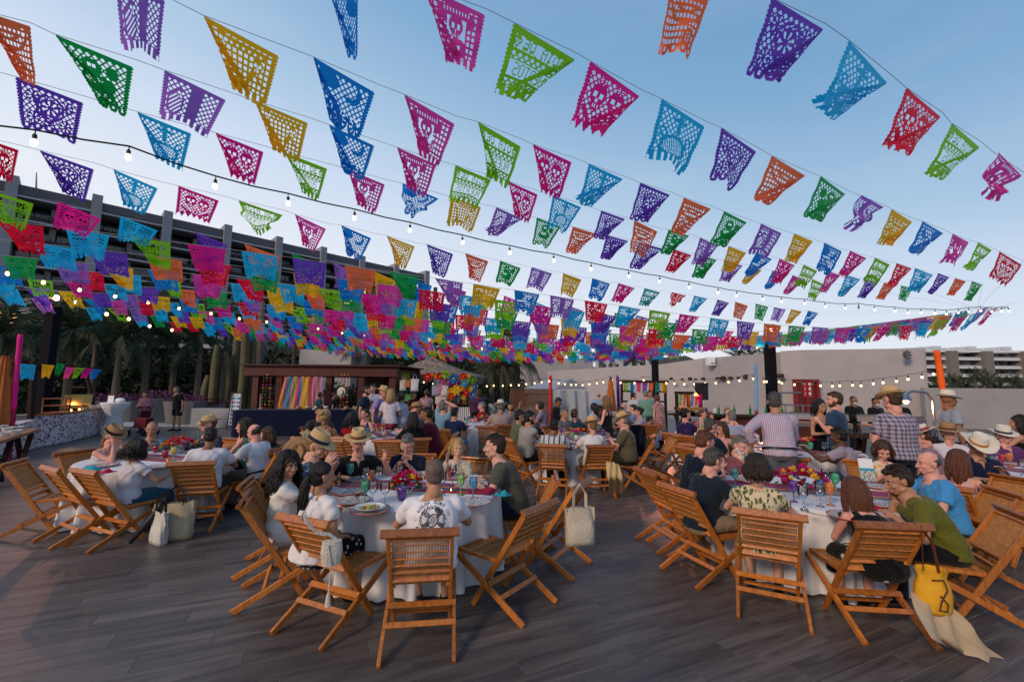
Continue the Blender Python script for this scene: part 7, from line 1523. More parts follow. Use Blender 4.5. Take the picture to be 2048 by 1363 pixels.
runner(T3, 75, .45, 2.2, 'striped serape runner hanging over the left table', SER); bouquet(T3, 358, 905, 'red and orange flower centrepiece on the left table', ('red', 'magenta', 'orange', 'yellow', 'red'), R_=.24, n=44, seed=9, h=.15)
goblet(T3, 322, 903, 'blue', 'pale '+N3); goblet(T3, 346, 922, 'yellow', 'wine filled '+N3, JUICE); tumbler(T3, 243, 900, 'amber', 'before the brown hat'); tumbler(T3, 310, 905, 'red', N3); tumbler(T3, 330, 915, 'red', 'nearer the runner '+N3); goblet(T3, 400, 890, 'teal', 'before the fedora man'); votive(T3, 335, 925, 'amber', N3)
setting(T3, 205, 932, 'before the brown hat woman'); setting(T3, 295, 895, 'before the bald man'); setting(T3, 322, 934, 'before the curly woman'); setting(T3, 365, 925, 'before the white shirt man')
napkin(T3, 172, 940, (.01, .33, .42), 'turquoise napkin spilling off the left table edge', .3, .2, 30); napkin(T3, 208, 945, (.45, .008, .06), 'red napkin at the left table edge', .2, .16, 10)
def quick(T, name, seed, n=9, bq=True, cols=('magenta', 'red', 'yellow', 'pink', 'green')):
    rg = random.Random(seed); put_ = []
    if bq:
        e = empty('flower_centrepiece', T, 0, f'colourful flower centrepiece on the {name}', 'flowers'); mb = MB(); mb.lathe([(.04, 0), (.06, .05), (.055, .1), (.001, .1)], 10); mb.build('vase', CERAM, e)
        for i in range(26):
            a = i*2.4; r = .2*math.sqrt((i+.5)/26); mb = MB(); blossom(mb, Vector((0, 0, 0)), rg.uniform(.03, .05), rg, 2); k = cols[rg.randrange(len(cols))]; mb.build('blossom', M('petal_'+k, FLW[k], .6, transl=.25), e, (math.cos(a)*r, math.sin(a)*r, .16+rg.uniform(-.03, .05)), (rg.uniform(-.5, .5), rg.uniform(-.5, .5), 0))
    L_ = []
    for i in range(n):
        a = 2*PI*i/n+rg.random()*.3; r = rg.uniform(.42, .62); k = rg.choice(['clear', 'blue', 'green', 'purple', 'amber', 'clear', 'red', 'teal'])
        L_.append(('goblet', goblet_mesh(k), a, r, f'{GN[k]} stemmed glass', 'glass')); L_.append(('charger_plate', plate_me, a+.25, .72, 'patterned plate', 'plate'))
        if i % 2: L_.append(('wine_glass', FMESH['wine'], a-.2, .5, 'clear wine glass', 'glass'))
    P_ = [(q[0], q[1], T+Vector((math.cos(q[2])*q[3], math.sin(q[2])*q[3], .002)), q[4], q[5]) for q in L_]
    for q in P_:
        near = q[2].y < T.y; same = sorted(z[2].x for z in P_ if z[3] == q[3] and (z[2].y < T.y) == near)
        put(q[0], q[1], q[2], f'{q[3]} on the {name}, {"near" if near else "far"} side, {nth(same.index(q[2].x), len(same)) if len(same) > 1 else "only one"}', q[4], f'{q[4]}s on the {name}')
for T, nm in ((T4, 'middle table'), (T5, 'table behind the hatted men'), (T6, 'hut side table'), (T7, 'table behind the bearded man'), (T8, 'table by the purple dress'), (T9, 'right edge table'), (T10, 'farthest table')): quick(T, nm, hash(nm) % 100 if False else len(nm)*7)
for T, nm in ((T4, 'middle table'), (T5, 'table behind the hatted men'), (T7, 'table behind the bearded man'), (T9, 'right edge table')): runner(T, 30, .4, 1.75, f'striped serape runner on the {nm}', SER)
# ================================================================ stalls and furniture round the plaza
DW = M('dark_timber', (.030, .016, .013), .9, spec=.15, vary=.3, vscale=4, stretch=(1, 1, .3)); REDW = M('oxblood_timber', (.075, .014, .012), .55, vary=.25, vscale=3)
def prt(e, name, fn, mat, **k): mb = MB(); fn(mb); return mb.build(name, mat, e, **k)
# ---- pergola with ribbon curtain
pa, pb_ = aty(503, 770, 19.5), aty(795, 770, 18.6); w = pb_.x-pa.x; ztop = aty(520, 746, 19.5).z+.1
pg = empty('pergola', ((pa.x+pb_.x)/2, 19.2, 0), R(-3), 'dark red timber pergola with flat roof over the ribbon curtain and vendors', 'pergola')
prt(pg, 'roof_beam', lambda m: m.box((0, -.3, ztop), (w, .28, .42)), REDW); prt(pg, 'roof_beam', lambda m: m.box((0, 3.2, ztop), (w, .28, .42)), REDW)
for i in range(12): prt(pg, 'rafter', lambda m: m.box((-w/2+.2+i*(w-.4)/11, 1.45, ztop+.02), (.14, 3.2, .22)), REDW)
prt(pg, 'roof', lambda m: m.box((0, 1.45, ztop+.25), (w+.3, 4.1, .06)), REDW)
for x in (-w/2+.45, -w/2+1.5, 0.35, w/2-1.6, w/2-.25):
    for y in (-.2, 3.1): prt(pg, 'post', lambda m: m.box((x, y, ztop/2-.1), (.26, .26, ztop-.22)), REDW)
prt(pg, 'back_panel', lambda m: m.box((1.15, 3.3, 1.3), (1.5, .12, 2.3)), M('stone_panel', (.20, .13, .09), .8, vary=.2))
rb = empty('ribbon_curtain', (aty(612, 770, 18.4).x, 18.4, 0), R(-3), 'curtain of hanging rainbow ribbons in front of the pergola', 'ribbons')
rc = [(.75, .30, .02), (.65, .03, .30), (.80, .50, .03), (.25, .10, .40), (.75, .12, .04), (.05, .25, .45), (.5, .04, .06), (.72, .42, .08), (.6, .25, .45), (.1, .3, .3)]
zt_ = aty(612, 752, 18.4).z
for i in range(36):
    x0 = -.95+1.62*i/35; x1 = -1.25+2.05*i/35; rg = random.Random(i)
    mb = MB(); vs = []
    for j in range(9): t = j/8; x = x0+(x1-x0)*t; y = .03*math.sin(t*7+i); vs += [(x-.024, y, zt_-(zt_-.35)*t), (x+.024, y+.008, zt_-(zt_-.35)*t)]
    mb.add(vs, [(2*j, 2*j+1, 2*j+3, 2*j+2) for j in range(8)]); k = rg.randrange(10); mb.build('ribbon', M('ribbon_%d' % k, rc[k], .6, transl=.2), rb)
prt(rb, 'rod', lambda m: m.tube([(-1.05, 0, zt_), (.75, 0, zt_)], .02, 6), DW)
# pompom garlands
for gi, (px, Y) in enumerate([(529, 18.7), (535, 18.7), (543, 18.7), (684, 18.2), (690, 18.2), (697, 18.2)]):
    p = aty(px, 742, Y); e = empty('pompom_garland', (p.x, p.y, 0), 0, f'string of small bright pompoms hanging from the pergola, {["left post, outer strand","left post, middle strand","left post, inner strand","right post, outer strand","right post, middle strand","right post, inner strand"][gi]}', 'garland')
    prt(e, 'cord', lambda m: m.tube([(0, 0, p.z), (0, 0, .9)], .006, 4), BLK); rg = random.Random(gi)
    for i in range(13):
        k = rg.choice(['red', 'yellow', 'magenta', 'green', 'orange']); prt(e, 'pompom', lambda m: m.ell((0, 0, p.z-.15-i*.14), (.035, .035, .035), None, 7, 5), M('petal_'+k, FLW[k], .6, transl=.25))
# ---- long navy table with hats
a, b = aty(480, 770, 15.6), aty(742, 770, 16.6); NV = CL('0a1230')
e = empty('long_table', ((a.x+b.x)/2, (a.y+b.y)/2, 0), math.atan2(b.y-a.y, b.x-a.x), 'long table covered to the floor in navy cloth before the pergola', 'table'); L_ = (b-a).length; L_ = math.hypot(b.x-a.x, b.y-a.y)
prt(e, 'tabletop', lambda m: m.box((0, 0, .86), (L_-.1, .9, .03)), DW)
def drape(m):
    vs = []; n = 120
    for j, z in enumerate((.895, .885, .45, .02)):
        for k in range(n):
            t = k/n*4; s = int(t); f = t-s; hx, hy = L_/2, .5; q = [(-hx+2*hx*f, -hy), (hx, -hy+2*hy*f), (hx-2*hx*f, hy), (-hx, hy-2*hy*f)][s]; off = (j/3)**1.5*.03*math.sin(k*2.2); vs.append((q[0]*(1+off*.3), q[1]*(1+off*1.2), z))
    vs2 = [(x, y, z) for x, y, z in vs]; m.add(vs2, [(j*n+k, (j+1)*n+k, (j+1)*n+(k+1) % n, j*n+(k+1) % n) for j in range(3) for k in range(n)]+[tuple(range(n))])
mb = MB(); drape(mb); o = link('tablecloth', fixn(smooth(mb.mesh())), NV, e); 
def loose_hat(p, col, band, label, rot=None):
    e = empty('straw_hat', p, 0, label, 'hat'); Mh = Matrix.Translation((0, 0, -.05)) if rot is None else rot @ Matrix.Translation((0, .012, -.066)); hat_build('panama', col, band, Mh, 1, e, 0); return e
ca_, sa_ = math.cos(e.rotation_euler.z), math.sin(e.rotation_euler.z)
for i, (px, col) in enumerate([(604, 'brown'), (622, 'straw'), (640, 'white'), (657, 'white'), (698, 'brown'), (715, 'brown'), (722, 'straw')]):
    q = aty(px, 770, 16.2+.3*(i % 2)); loose_hat(Vector((q.x, q.y-.15, .895)), col, (.05, .03, .02), ['brown straw hat, leftmost on the navy table', 'yellow straw hat behind the brown one on the navy table', 'white hat in the middle of the navy table', 'white hat right of the middle on the navy table', 'brown hat before the right garlands', 'brown hat near the right end of the navy table', 'straw hat at the right end of the navy table'][i])
q = aty(683, 784, 17.2); st = empty('hat_stand', (q.x, q.y, 0), 0, 'thin black stand holding the upright white hat by the vendor in black', 'stand'); prt(st, 'pole', lambda m: m.tube([(0, .08, 0), (0, .08, q.z)], .015, 6), BLK); prt(st, 'foot', lambda m: m.lathe([(.001, 0), (.18, 0), (.18, .02), (.001, .02)], 12), BLK)
loose_hat(q, 'white', (.1, .02, .02), 'white hat hanging upright beside the vendor in black', Matrix.Rotation(R(90), 4, 'X'))
q = aty(523, 770, 16.3); e = empty('candle_stick', (q.x, q.y, .895), 0, 'tall slim wooden stand on the left end of the navy table', 'stand')
prt(e, 'stem', lambda m: m.lathe([(.001, 0), (.07, 0), (.02, .03), (.02, .5), (.05, .52), (.001, .53)], 10), M('pale_wood', (.4, .3, .2), .6))
# ---- thatched hut
ha, hb_ = aty(757, 770, 26), aty(965, 770, 26); hr = (hb_.x-ha.x)/2; hx = (ha.x+hb_.x)/2; zt_ = aty(870, 717, 26).z; ze = aty(870, 752, 26-hr).z
ht = empty('thatched_hut', (hx, 26, 0), 0, 'round hut with conical grey brown palm thatch roof behind the paper flowers', 'hut')
TH = M('thatch', (.27, .21, .165), .95, vary=.45, vscale=9, stretch=(1, 1, .25), bump=1, bscale=30)
mb = MB(); n = 72; vs = []; rg = random.Random(3)
for j in range(9):
    t = j/8
    for k in range(n): a = 2*PI*k/n; r = .25+(hr-.1)*t+.05*math.sin(k*1.7+j)+.04*rg.random(); vs.append((r*math.cos(a), r*math.sin(a), zt_-(zt_-ze-.1)*t**1.0-.05*rg.random()-.12*math.sin(PI*t)))
for k in range(n): a = 2*PI*k/n; r = hr-.05; vs.append((r*math.cos(a), r*math.sin(a), ze-.28-.22*rg.random()))
mb.add(vs, [(j*n+k, (j+1)*n+k, (j+1)*n+(k+1) % n, j*n+(k+1) % n) for j in range(9) for k in range(n)]); mb.add([(0, 0, zt_+.15)]+vs[:n], [(0, k+1, (k+1) % n+1) for k in range(n)]); link('roof', mb.mesh(), TH, ht)
mb = MB()
for k in range(900):
    a = rg.random()*2*PI; t = rg.random()**.6; r = .3+(hr-.05)*t; z = zt_-(zt_-ze-.1)*t-.1*math.sin(PI*t)+.02; u = Vector((math.cos(a), math.sin(a), 0)); s = Vector((-u.y, u.x, 0))*.035; p = u*r+Vector((0, 0, z)); d = u*.25+Vector((0, 0, -.22-rg.random()*.12)); mb.add([p-s, p+s, p+d+s*.6+Vector((0, 0, .03)), p+d-s*.6+Vector((0, 0, .03))], [(0, 1, 2, 3)])
o = mb.build('thatch_tufts', TH, ht); o['kind'] = 'stuff'
for k in range(8): a = 2*PI*k/8+.2; prt(ht, 'post', lambda m: m.tube([(math.cos(a)*hr*.82, math.sin(a)*hr*.82, 0), (math.cos(a)*hr*.82, math.sin(a)*hr*.82, ze+.1)], .11, 8), BARK)
prt(ht, 'counter', lambda m: m.lathe([(hr*.55, 0), (hr*.55, 1.05), (hr*.62, 1.08), (hr*.62, 1.12), (hr*.4, 1.12)], 24), DW)
# ---- giant paper flowers
def pflower(p, r, c, nm, label, parent=None):
    e = empty('paper_flower', p, 0, label if parent is None else None, 'paper flower' if parent is None else None, 'giant paper flowers by the thatched hut' if parent is None else None)
    if parent: e.parent = parent
    for L_ in range(2):
        n = 7; mb = MB()
        for k in range(n):
            a = 2*PI*k/n+L_*.4; u = Vector((math.cos(a), 0, math.sin(a))); s = Vector((-u.z, 0, u.x)); rr_ = r*(1-.38*L_); y0 = -.05*L_
            mb.add([Vector((0, y0, 0)), u*rr_*.55-s*rr_*.38+Vector((0, y0-.05, 0)), u*rr_+Vector((0, y0-.12*r/.3, 0)), u*rr_*.55+s*rr_*.38+Vector((0, y0-.05, 0))], [(0, 1, 2, 3)])
        mb.build('petals', M('paper_'+nm, c, .6, transl=.2), e)
    prt(e, 'centre', lambda m: m.ell((0, -.1, 0), (r*.2, .06, r*.2), None, 8, 5), M('paper_yellow2', (.75, .4, .02), .6)); return e
PF = {'yellow': (.85, .55, .02), 'red': (.65, .01, .01), 'blue': (.01, .16, .50), 'sky': (.02, .35, .55), 'orange': (.85, .28, .02), 'pink': (.65, .03, .28), 'green': (.05, .25, .03), 'lime': (.25, .6, .02), 'purple': (.3, .04, .32)}
fl = [(-1, 0)]
pfx = [(793, 750, 'lime', .3), (800, 752, 'yellow', .26), (806, 751, 'red', .3), (812, 752, 'lime', .28), (856, 753, 'red', .3), (863, 752, 'yellow', .24), (871, 754, 'orange', .28), (881, 752, 'red', .28), (891, 748, 'lime', .3), (898, 753, 'yellow', .22), (877, 762, 'sky', .32), (897, 764, 'purple', .28), (908, 757, 'blue', .34), (921, 762, 'orange', .28), (934, 757, 'yellow', .32), (946, 760, 'green', .3), (927, 752, 'red', .24), (901, 777, 'green', .26), (914, 769, 'pink', .3), (925, 775, 'orange', .26), (929, 766, 'sky', .28), (938, 768, 'red', .26), (948, 772, 'blue', .26), (898, 784, 'orange', .30), (912, 780, 'yellow', .34), (924, 782, 'pink', .26), (941, 777, 'yellow', .28), (933, 785, 'red', .26), (904, 792, 'red', .26), (917, 791, 'sky', .28), (928, 793, 'yellow', .22), (947, 789, 'blue', .32), (884, 768, 'pink', .26), (893, 772, 'purple', .24), (936, 776, 'green', .22)]
for i, (px, py, k, r) in enumerate(pfx):
    Y = 19.6+.3*((i*7) % 4)/4; pflower(aty(px, py, Y), r*.74, PF[k], k, f'giant {k if k != "sky" else "sky blue"} paper flower, ' + ('in the cluster left under the thatch edge' if px < 830 else 'in the arch over the hanging bags' if px < 900 and py < 765 else ('upper' if py < 765 else 'middle' if py < 780 else 'lower')+' part of the paper flower wall'))
fr_ = empty('flower_wall_frame', (aty(920, 770, 20).x, 20.1, 0), 0, 'dark frame behind the giant paper flowers with a small bottle shelf', 'stand')
prt(fr_, 'backboard', lambda m: m.box((0, 0, 1.55), (1.3, .06, 1.3)), M('board_dark', (.03, .02, .02), .8)); 
for x in (-.7, .7): prt(fr_, 'leg', lambda m: m.box((x, .1, 1.0), (.08, .08, 2.0)), DW)
br = empty('bar_counter', (aty(925, 770, 18.6).x, 18.6, 0), 0, 'dark bar counter with white ribbed panel and bottle shelf under the paper flowers', 'bar')
prt(br, 'top', lambda m: m.box((0, 0, 1.02), (2.1, .6, .06)), DW); prt(br, 'body', lambda m: m.box((0, .05, .5), (2.0, .45, 1.0)), DW)
for i in range(9): prt(br, 'rib', lambda m: m.box((-.35+i*.085, -.2, .5), (.05, .04, .85)), wh)
for i in range(18):
    k = ['amber', 'green', 'clear', 'red', 'yellow'][i % 5]; mb = MB(); mb.lathe([(.001, 0), (.035, 0), (.035, .16), (.012, .2), (.012, .27), (.001, .27)], 8)
    tag(mb.build('bottle', M('bottle_'+k, GL[k].diffuse_color[:3] if False else {'amber': (.3, .1, .01), 'green': (.02, .15, .04), 'clear': (.5, .5, .5), 'red': (.3, .01, .01), 'yellow': (.5, .35, .03)}[k], .15), None, (br.location.x-.95+i*.11, 18.5+.12*(i % 2), 1.05)), f'small {k} bottle on the dark bar counter, {nth(i, 18)} in the row', 'bottle', f'{k} bottles on the bar counter')
# bag stand
def bag(p, w, h, d, c, label, handles=True, name='tote_bag', pat=None, rz=0, hc=None, open_=True):
    e = empty(name, p, rz, label, 'bag'); m_ = pat or M(f'bag_{c}', c, .8, vary=.12, vscale=12, bump=.3, bscale=60); mb = MB(); vs = []; n = 28
    for j in range(9):
        t = j/8; z = h*t; ww = w*(.94+.06*t); dd = d*(1-.35*t)*(.55+.45*math.sin(PI*min(1, t*1.4+.15)))+.01
        for k in range(n): a = 2*PI*k/n; cx, sy = math.copysign(abs(math.cos(a))**.5, math.cos(a)), math.copysign(abs(math.sin(a))**.8, math.sin(a)); vs.append((ww/2*cx+.01*math.sin(k*2+j), dd/2*sy+.012*math.sin(k*1.3+j*1.1)*t, z+.008*math.sin(k*1.9)*t))
    fs = [(j*n+k, j*n+(k+1) % n, (j+1)*n+(k+1) % n, (j+1)*n+k) for j in range(8) for k in range(n)]+[tuple(range(n-1, -1, -1))]; mb.add(vs, fs); link('body', smooth(mb.mesh()), m_, e)
    if handles:
        for s in (-1, 1): prt(e, 'handle', lambda m: m.tube([(-w*.22, s*d*.2, h*.93), (-w*.2, s*d*.15, h+.12), (0, s*d*.12, h+.2), (w*.2, s*d*.15, h+.12), (w*.22, s*d*.2, h*.93)], (.012, .005), 6), M(f'handle_{hc or c}', hc or c, .7))
    return e
for i, (px, py, w, h, c, lb) in enumerate([(829, 779, .33, .5, (.55, .55, .58), 'white tote hanging left of the thatched hut rack'), (815, 772, .3, .32, (.38, .13, .04), 'tan leather bag on the rack'), (816, 800, .34, .3, (.06, .22, .05), 'green bag low on the rack'), (806, 778, .28, .42, (.45, .42, .42), 'pale grey tote on the rack, beside the leather bag'), (871, 788, .3, .42, (.25, .27, .32), 'grey blue tote hanging by the paper flowers'), (879, 786, .22, .44, (.4, .14, .28), 'pink tote between the grey and cream ones'), (887, 789, .36, .44, (.55, .48, .42), 'cream tote hanging right by the paper flowers'), (882, 805, .5, .5, (.5, .42, .36), 'large woven basket below the hanging totes')]):
    bag(aty(px, py+3, 17.9), w, h, .14, c, lb)
for px in (802, 821, 867, 893):
    q = aty(px, 770, 18.1); e = empty('display_rack', (q.x, 18.1, 0), 0, 'tall thin black display rack near the hut, '+{802: 'left of the leather bag', 821: 'right of the leather bag', 867: 'left of the cream tote', 893: 'right of the cream tote'}[px], 'rack'); prt(e, 'upright', lambda m: m.tube([(0, 0, 0), (0, 0, 2.35)], .018, 6), BLK); prt(e, 'foot', lambda m: m.box((0, 0, .015), (.5, .3, .03)), BLK)
    for z in (1.5, 2.3): prt(e, 'arm', lambda m: m.tube([(-.25, 0, z), (.45, 0, z)], .012, 6), BLK)
# ---- tent, fence, parasols
tn = empty('canopy_tent', (0, 24.5, 0), 0, 'grey white fabric tent with sloped roof and hanging side wall behind the fence', 'tent'); TN = M('tent_canvas', (.40, .42, .46), .8, bump=.3, bscale=4, vary=.08, transl=.1)
def tq(px, py, Y): q = aty(px, py, Y); return Vector((q.x, Y-24.5, q.z))
q = [tq(1050, 777, 22.5), tq(1108, 778, 23), tq(1143, 757, 24), tq(1090, 760, 27)]
mb = MB(); mb.add([*q, *(p-Vector((0, 0, .05)) for p in q)], [(0, 1, 2, 3), (7, 6, 5, 4), (0, 4, 5, 1), (1, 5, 6, 2), (2, 6, 7, 3), (3, 7, 4, 0)]); mb.build('roof', TN, tn)
q = [tq(1108, 778, 23), tq(1177, 778, 23), tq(1143, 757, 24)]; mb = MB(); mb.add(q+[p+Vector((0, .08, 0)) for p in q], [(0, 1, 2), (5, 4, 3), (0, 3, 4, 1), (1, 4, 5, 2), (2, 5, 3, 0)]); mb.build('gable', M('tent_mesh', (.20, .20, .21), .9), tn)
mb = MB(); vs = []; A, B = tq(1102, 779, 22.6), tq(1176, 781, 22.6)
for i in range(25):
    t = i/24; p = A.lerp(B, t); y = .12*math.sin(t*19)+.05*math.sin(t*47); vs += [(p.x, p.y+y*.3, p.z), (p.x+.02, p.y+y-.1, p.z*.5), (p.x, p.y+y*1.3-.2, .05)]
mb.add(vs, [(3*i+j, 3*i+3+j, 3*i+4+j, 3*i+1+j) for i in range(24) for j in (0, 1)]); link('side_wall', smooth(mb.mesh()), TN, tn)
for px in (1104, 1176): p = tq(px, 780, 22.7); prt(tn, 'leg', lambda m: m.box((p.x, p.y, p.z/2), (.06, .06, p.z)), wh)
fe = empty('slat_fence', (0, 22, 0), 0, 'brown vertical slat fence between the leaning palm and the grey tent', 'fence'); a, b = aty(1022, 775, 22), aty(1104, 775, 21.5)
sl = MB(); sl.box((0, 0, 0), (.075, .03, 1)); slm = sl.mesh(); slm.materials.append(M('fence_brown', (.13, .055, .03), .7, vary=.3, vscale=3))
n = 22; zt_ = aty(1060, 777, 21.8).z
for i in range(n): t = i/(n-1); o = link('slat', slm, None, fe, (a.x+(b.x-a.x)*t, -.5*t, zt_/2)); o.scale = (1, 1, zt_*(1+.01*(i % 3)))
for z in (.3, zt_-.25): prt(fe, 'rail', lambda m: m.beam((a.x, .04, z), (b.x, -.46, z), .04, .07), M('fence_brown', (.13, .055, .03), .7))
def parasol(px, Y, h, r, c, label):
    q = aty(px, 770, Y); e = empty('closed_parasol', (q.x, Y, 0), 0, label, 'parasol'); prt(e, 'pole', lambda m: m.tube([(0, 0, 0), (0, 0, h+.12)], .025, 8), DW)
    mb = MB(); vs = []; n = 32
    for j in range(12):
        t = j/11; z = h-(h*.62)*t; rr_ = r*(.25+.75*t**.8) if t < .85 else r*(1-.15*(t-.85)*4)
        if .22 < t < .32: rr_ *= .8
        for k in range(n): a = 2*PI*k/n; vs.append((rr_*(1+.22*math.sin(8*a))*math.cos(a), rr_*(1+.22*math.sin(8*a))*math.sin(a), z))
    mb.add(vs, [(j*n+k, j*n+(k+1) % n, (j+1)*n+(k+1) % n, (j+1)*n+k) for j in range(11) for k in range(n)]+[tuple(range(n))]); link('canopy', smooth(mb.mesh()), M('parasol_orange', c, .85, vary=.1), e)
    prt(e, 'base', lambda m: m.lathe([(.001, 0), (.28, 0), (.28, .06), (.05, .1), (.001, .1)], 16), DW)
parasol(1221, 18.5, 2.15, .22, (.45, .12, .03), 'closed burnt orange parasol in front of the beige wall'); parasol(4, 9.4, 2.38, .2, (.55, .16, .03), 'closed orange parasol at the far left edge')
# dry grass tuft and agaves by the palms
for i, (px, Y, c, lb) in enumerate([(1063, 16.5, (.30, .22, .14), 'tuft of dry feathery grass behind the lilac tee woman'), (1045, 17, (.08, .12, .10), 'blue green agave left of the dry grass'), (1082, 17.5, (.07, .11, .09), 'agave right of the dry grass'), (740, 20, (.07, .11, .08), 'agave behind the bearded man in dark shirt'), (690, 20.5, (.07, .10, .07), 'agave by the right pergola post')]):
    q = aty(px, 770, Y); mb = MB(); rg = random.Random(i); n = 160 if i == 0 else 34
    for k in range(n):
        a = rg.random()*6.28; sp = rg.uniform(.1, .7 if i else .5); h = rg.uniform(.7, 1.25) if i == 0 else rg.uniform(.6, 1.0); u = Vector((math.cos(a), math.sin(a), 0)); s = Vector((-u.y, u.x, 0))*(.008 if i == 0 else .045)
        m1 = u*sp*.4+Vector((0, 0, h*.6)); t1 = u*sp+Vector((0, 0, h)); mb.add([-s, s, m1+s, m1-s, t1], [(0, 1, 2, 3), (3, 2, 4)])
    tag(mb.build('grass_tuft' if i == 0 else 'agave', M(f'agave_{i}', c, .6, vary=.3, vscale=4), None, (q.x, q.y, 0)), lb, 'ornamental grass' if i == 0 else 'agave')
# boulder pile
for i, (px, r) in enumerate([(978, .42), (988, .36), (983, .28)]):
    q = aty(px, 770, 19.5-.3*i); mb = MB(); mb.ell((0, 0, r*.8+(.55 if i == 2 else 0)), (r, r*.8, r*.85), Matrix.Rotation(i, 3, 'Z'), 14, 10); me = mb.mesh(); rg = random.Random(i)
    for v in me.vertices: v.co *= 1+.12*math.sin(v.co.x*9+i)*math.cos(v.co.z*8+v.co.y*7)
    tag(link('boulder', smooth(me), M('pale_rock', (.30, .29, .27), .9, bump=1, bscale=6, vary=.3), None, (q.x, q.y, 0)), ['large pale boulder by the palm trunks', 'pale boulder right of the large one', 'small pale boulder resting on top of the others'][i], 'boulder')
# ---- bar stall frames with small flags
def frame_stall(x0, x1, py, Y, label, flags, lad=True, name='stall_frame'):
    a, b = aty(x0, py, Y), aty(x1, py, Y); e = empty(name, ((a.x+b.x)/2, Y, 0), 0, label, 'stall'); hw_ = (b.x-a.x)/2; z = a.z
    prt(e, 'top_beam', lambda m: m.box((0, -.1, z), (2*hw_+.2, .1, .1)), DW)
    for s in (-1, 1):
        for o in (0, -.42*s): prt(e, 'post', lambda m: m.box((s*hw_+o, 0, z/2-.03), (.09, .09, z-.06)), DW)
        if lad:
            for k in range(4): prt(e, 'rung', lambda m: m.box((s*hw_-.21*s, 0, z*(.2+.2*k)), (.34, .07, .07)), DW)
    prt(e, 'shelf', lambda m: m.box((0, 0, 1.0), (2*hw_-.9, .5, .06)), DW)
    for i, k in enumerate(flags):
        t0 = (i+.15)/len(flags); xx0 = a.x+(b.x-a.x)*t0; w_ = (b.x-a.x)/len(flags)*.8; place_flag(Vector((xx0, Y-.2, z-.05)), Vector((xx0+w_, Y-.2, z-.05)), k, 'M', 2, f'{FC[k][1]} paper flag pinned to the {label.split(",")[0]}', h=.42, grp='paper flags on the stall frames'); 
    return e, hw_, z
frame_stall(1243, 1330, 762, 18.2, 'dark timber bar stall frame, wide and decked with small flags', 'GCMVOTY')
e, hw_, z = frame_stall(1353, 1400, 785, 15.5, 'smaller dark timber grill stall before the speaker', 'GOOBRM', False)
prt(e, 'grill_tray', lambda m: m.box((0, -.05, 1.1), (.9, .5, .12)), M('brass_tray', (.5, .25, .08), .35, .8)); prt(e, 'heat_lamp', lambda m: m.lathe([(.02, .15), (.12, 0), (.11, 0)], 12, (.2, -.1, 1.55)), EM('heat_glow', (1, .5, .15), 3))
q = aty(1403, 782, 16); e = empty('loudspeaker', (q.x, q.y, 0), 0, 'black loudspeaker on a thin tripod stand before the beige wall', 'speaker')
prt(e, 'cabinet', lambda m: m.box((0, 0, q.z), (.36, .3, .62)), BLK); prt(e, 'pole', lambda m: m.tube([(0, 0, .3), (0, 0, q.z-.3)], .02, 6), BLK)
for k in range(3): a = k*2.1; prt(e, 'leg', lambda m: m.tube([(0, 0, .7), (.45*math.cos(a), .45*math.sin(a), .01)], .015, 5), BLK)
# trestle tables along the wall
def trestle(x0, x1, Y0, Y1, label, h=.85, cloth=None, top=DW):
    a, b = aty(x0, 770, Y0), aty(x1, 770, Y1); L_ = math.hypot(b.x-a.x, b.y-a.y); e = empty('trestle_table', ((a.x+b.x)/2, (a.y+b.y)/2, 0), math.atan2(b.y-a.y, b.x-a.x), label, 'table')
    prt(e, 'tabletop', lambda m: m.box((0, 0, h), (L_, .75, .06)), top); k = max(1, int(L_/1.3))
    for i in range(k+1):
        x = -L_/2+.25+(L_-.5)*i/k
        for s in (-1, 1): prt(e, 'leg', lambda m: m.beam((x, s*.3, .01), (x, -s*.3, h-.03), .07, .07), DW)
    return e, L_
t1, L1 = trestle(1345, 1480, 16.5, 14.5, 'long dark trestle table laden with serving ware along the beige wall')
t2, L2 = trestle(1628, 1745, 9.9, 9.4, 'dark trestle buffet table with steel chafing dishes before the chefs')
t3, L3 = trestle(1790, 1905, 8.9, 8.9, 'small trestle table with heat lamp and hot food near the low wall')
t4, L4 = trestle(1415, 1640, 13.4, 13.0, 'dark solid timber bar in front of the fire cabinet', 1.0); prt(t4, 'front_panel', lambda m: m.box((0, -.2, .48), (L4, .08, .96)), REDW)
def on_table(t, x, y, z): r = t.rotation_euler.z; return Vector((t.location.x+x*math.cos(r)-y*math.sin(r), t.location.y+x*math.sin(r)+y*math.cos(r), z))
STL = M('steel', (.32, .32, .34), .3, 1.0); BRS = M('brass', (.6, .35, .1), .3, 1.0)
def chafing(t, x, y, label, z=.88, mat=STL, opn=True):
    p = on_table(t, x, y, z); e = empty('chafing_dish', p, t.rotation_euler.z, label, 'chafing dish')
    prt(e, 'pan', lambda m: m.box((0, 0, .16), (.5, .34, .09)), mat); prt(e, 'food', lambda m: m.box((0, 0, .207), (.45, .29, .015)), M('hot_food', (.45, .16, .05), .7, vary=.6, vscale=25))
    for sx in (-1, 1):
        for sy in (-1, 1): prt(e, 'leg', lambda m: m.box((sx*.22, sy*.14, .06), (.02, .02, .12)), mat)
    mb = MB(); vs = []
    for j in range(7):
        a = R(10+j*14); 
        for k in range(9): vs.append((-.24+.48*k/8, .15+.012*j, .22+.2*math.sin(a)))
    mb.add(vs, [(j*9+k, j*9+k+1, (j+1)*9+k+1, (j+1)*9+k) for j in range(6) for k in range(8)]); link('lid', smooth(mb.mesh()), M('lid_steel', (.10, .10, .11), .4, .7), e)
for i in range(3): chafing(t2, -.75+.62*i, .05, f'steel chafing dish with raised lid, {["left","middle","right"][i]} on the chef buffet')
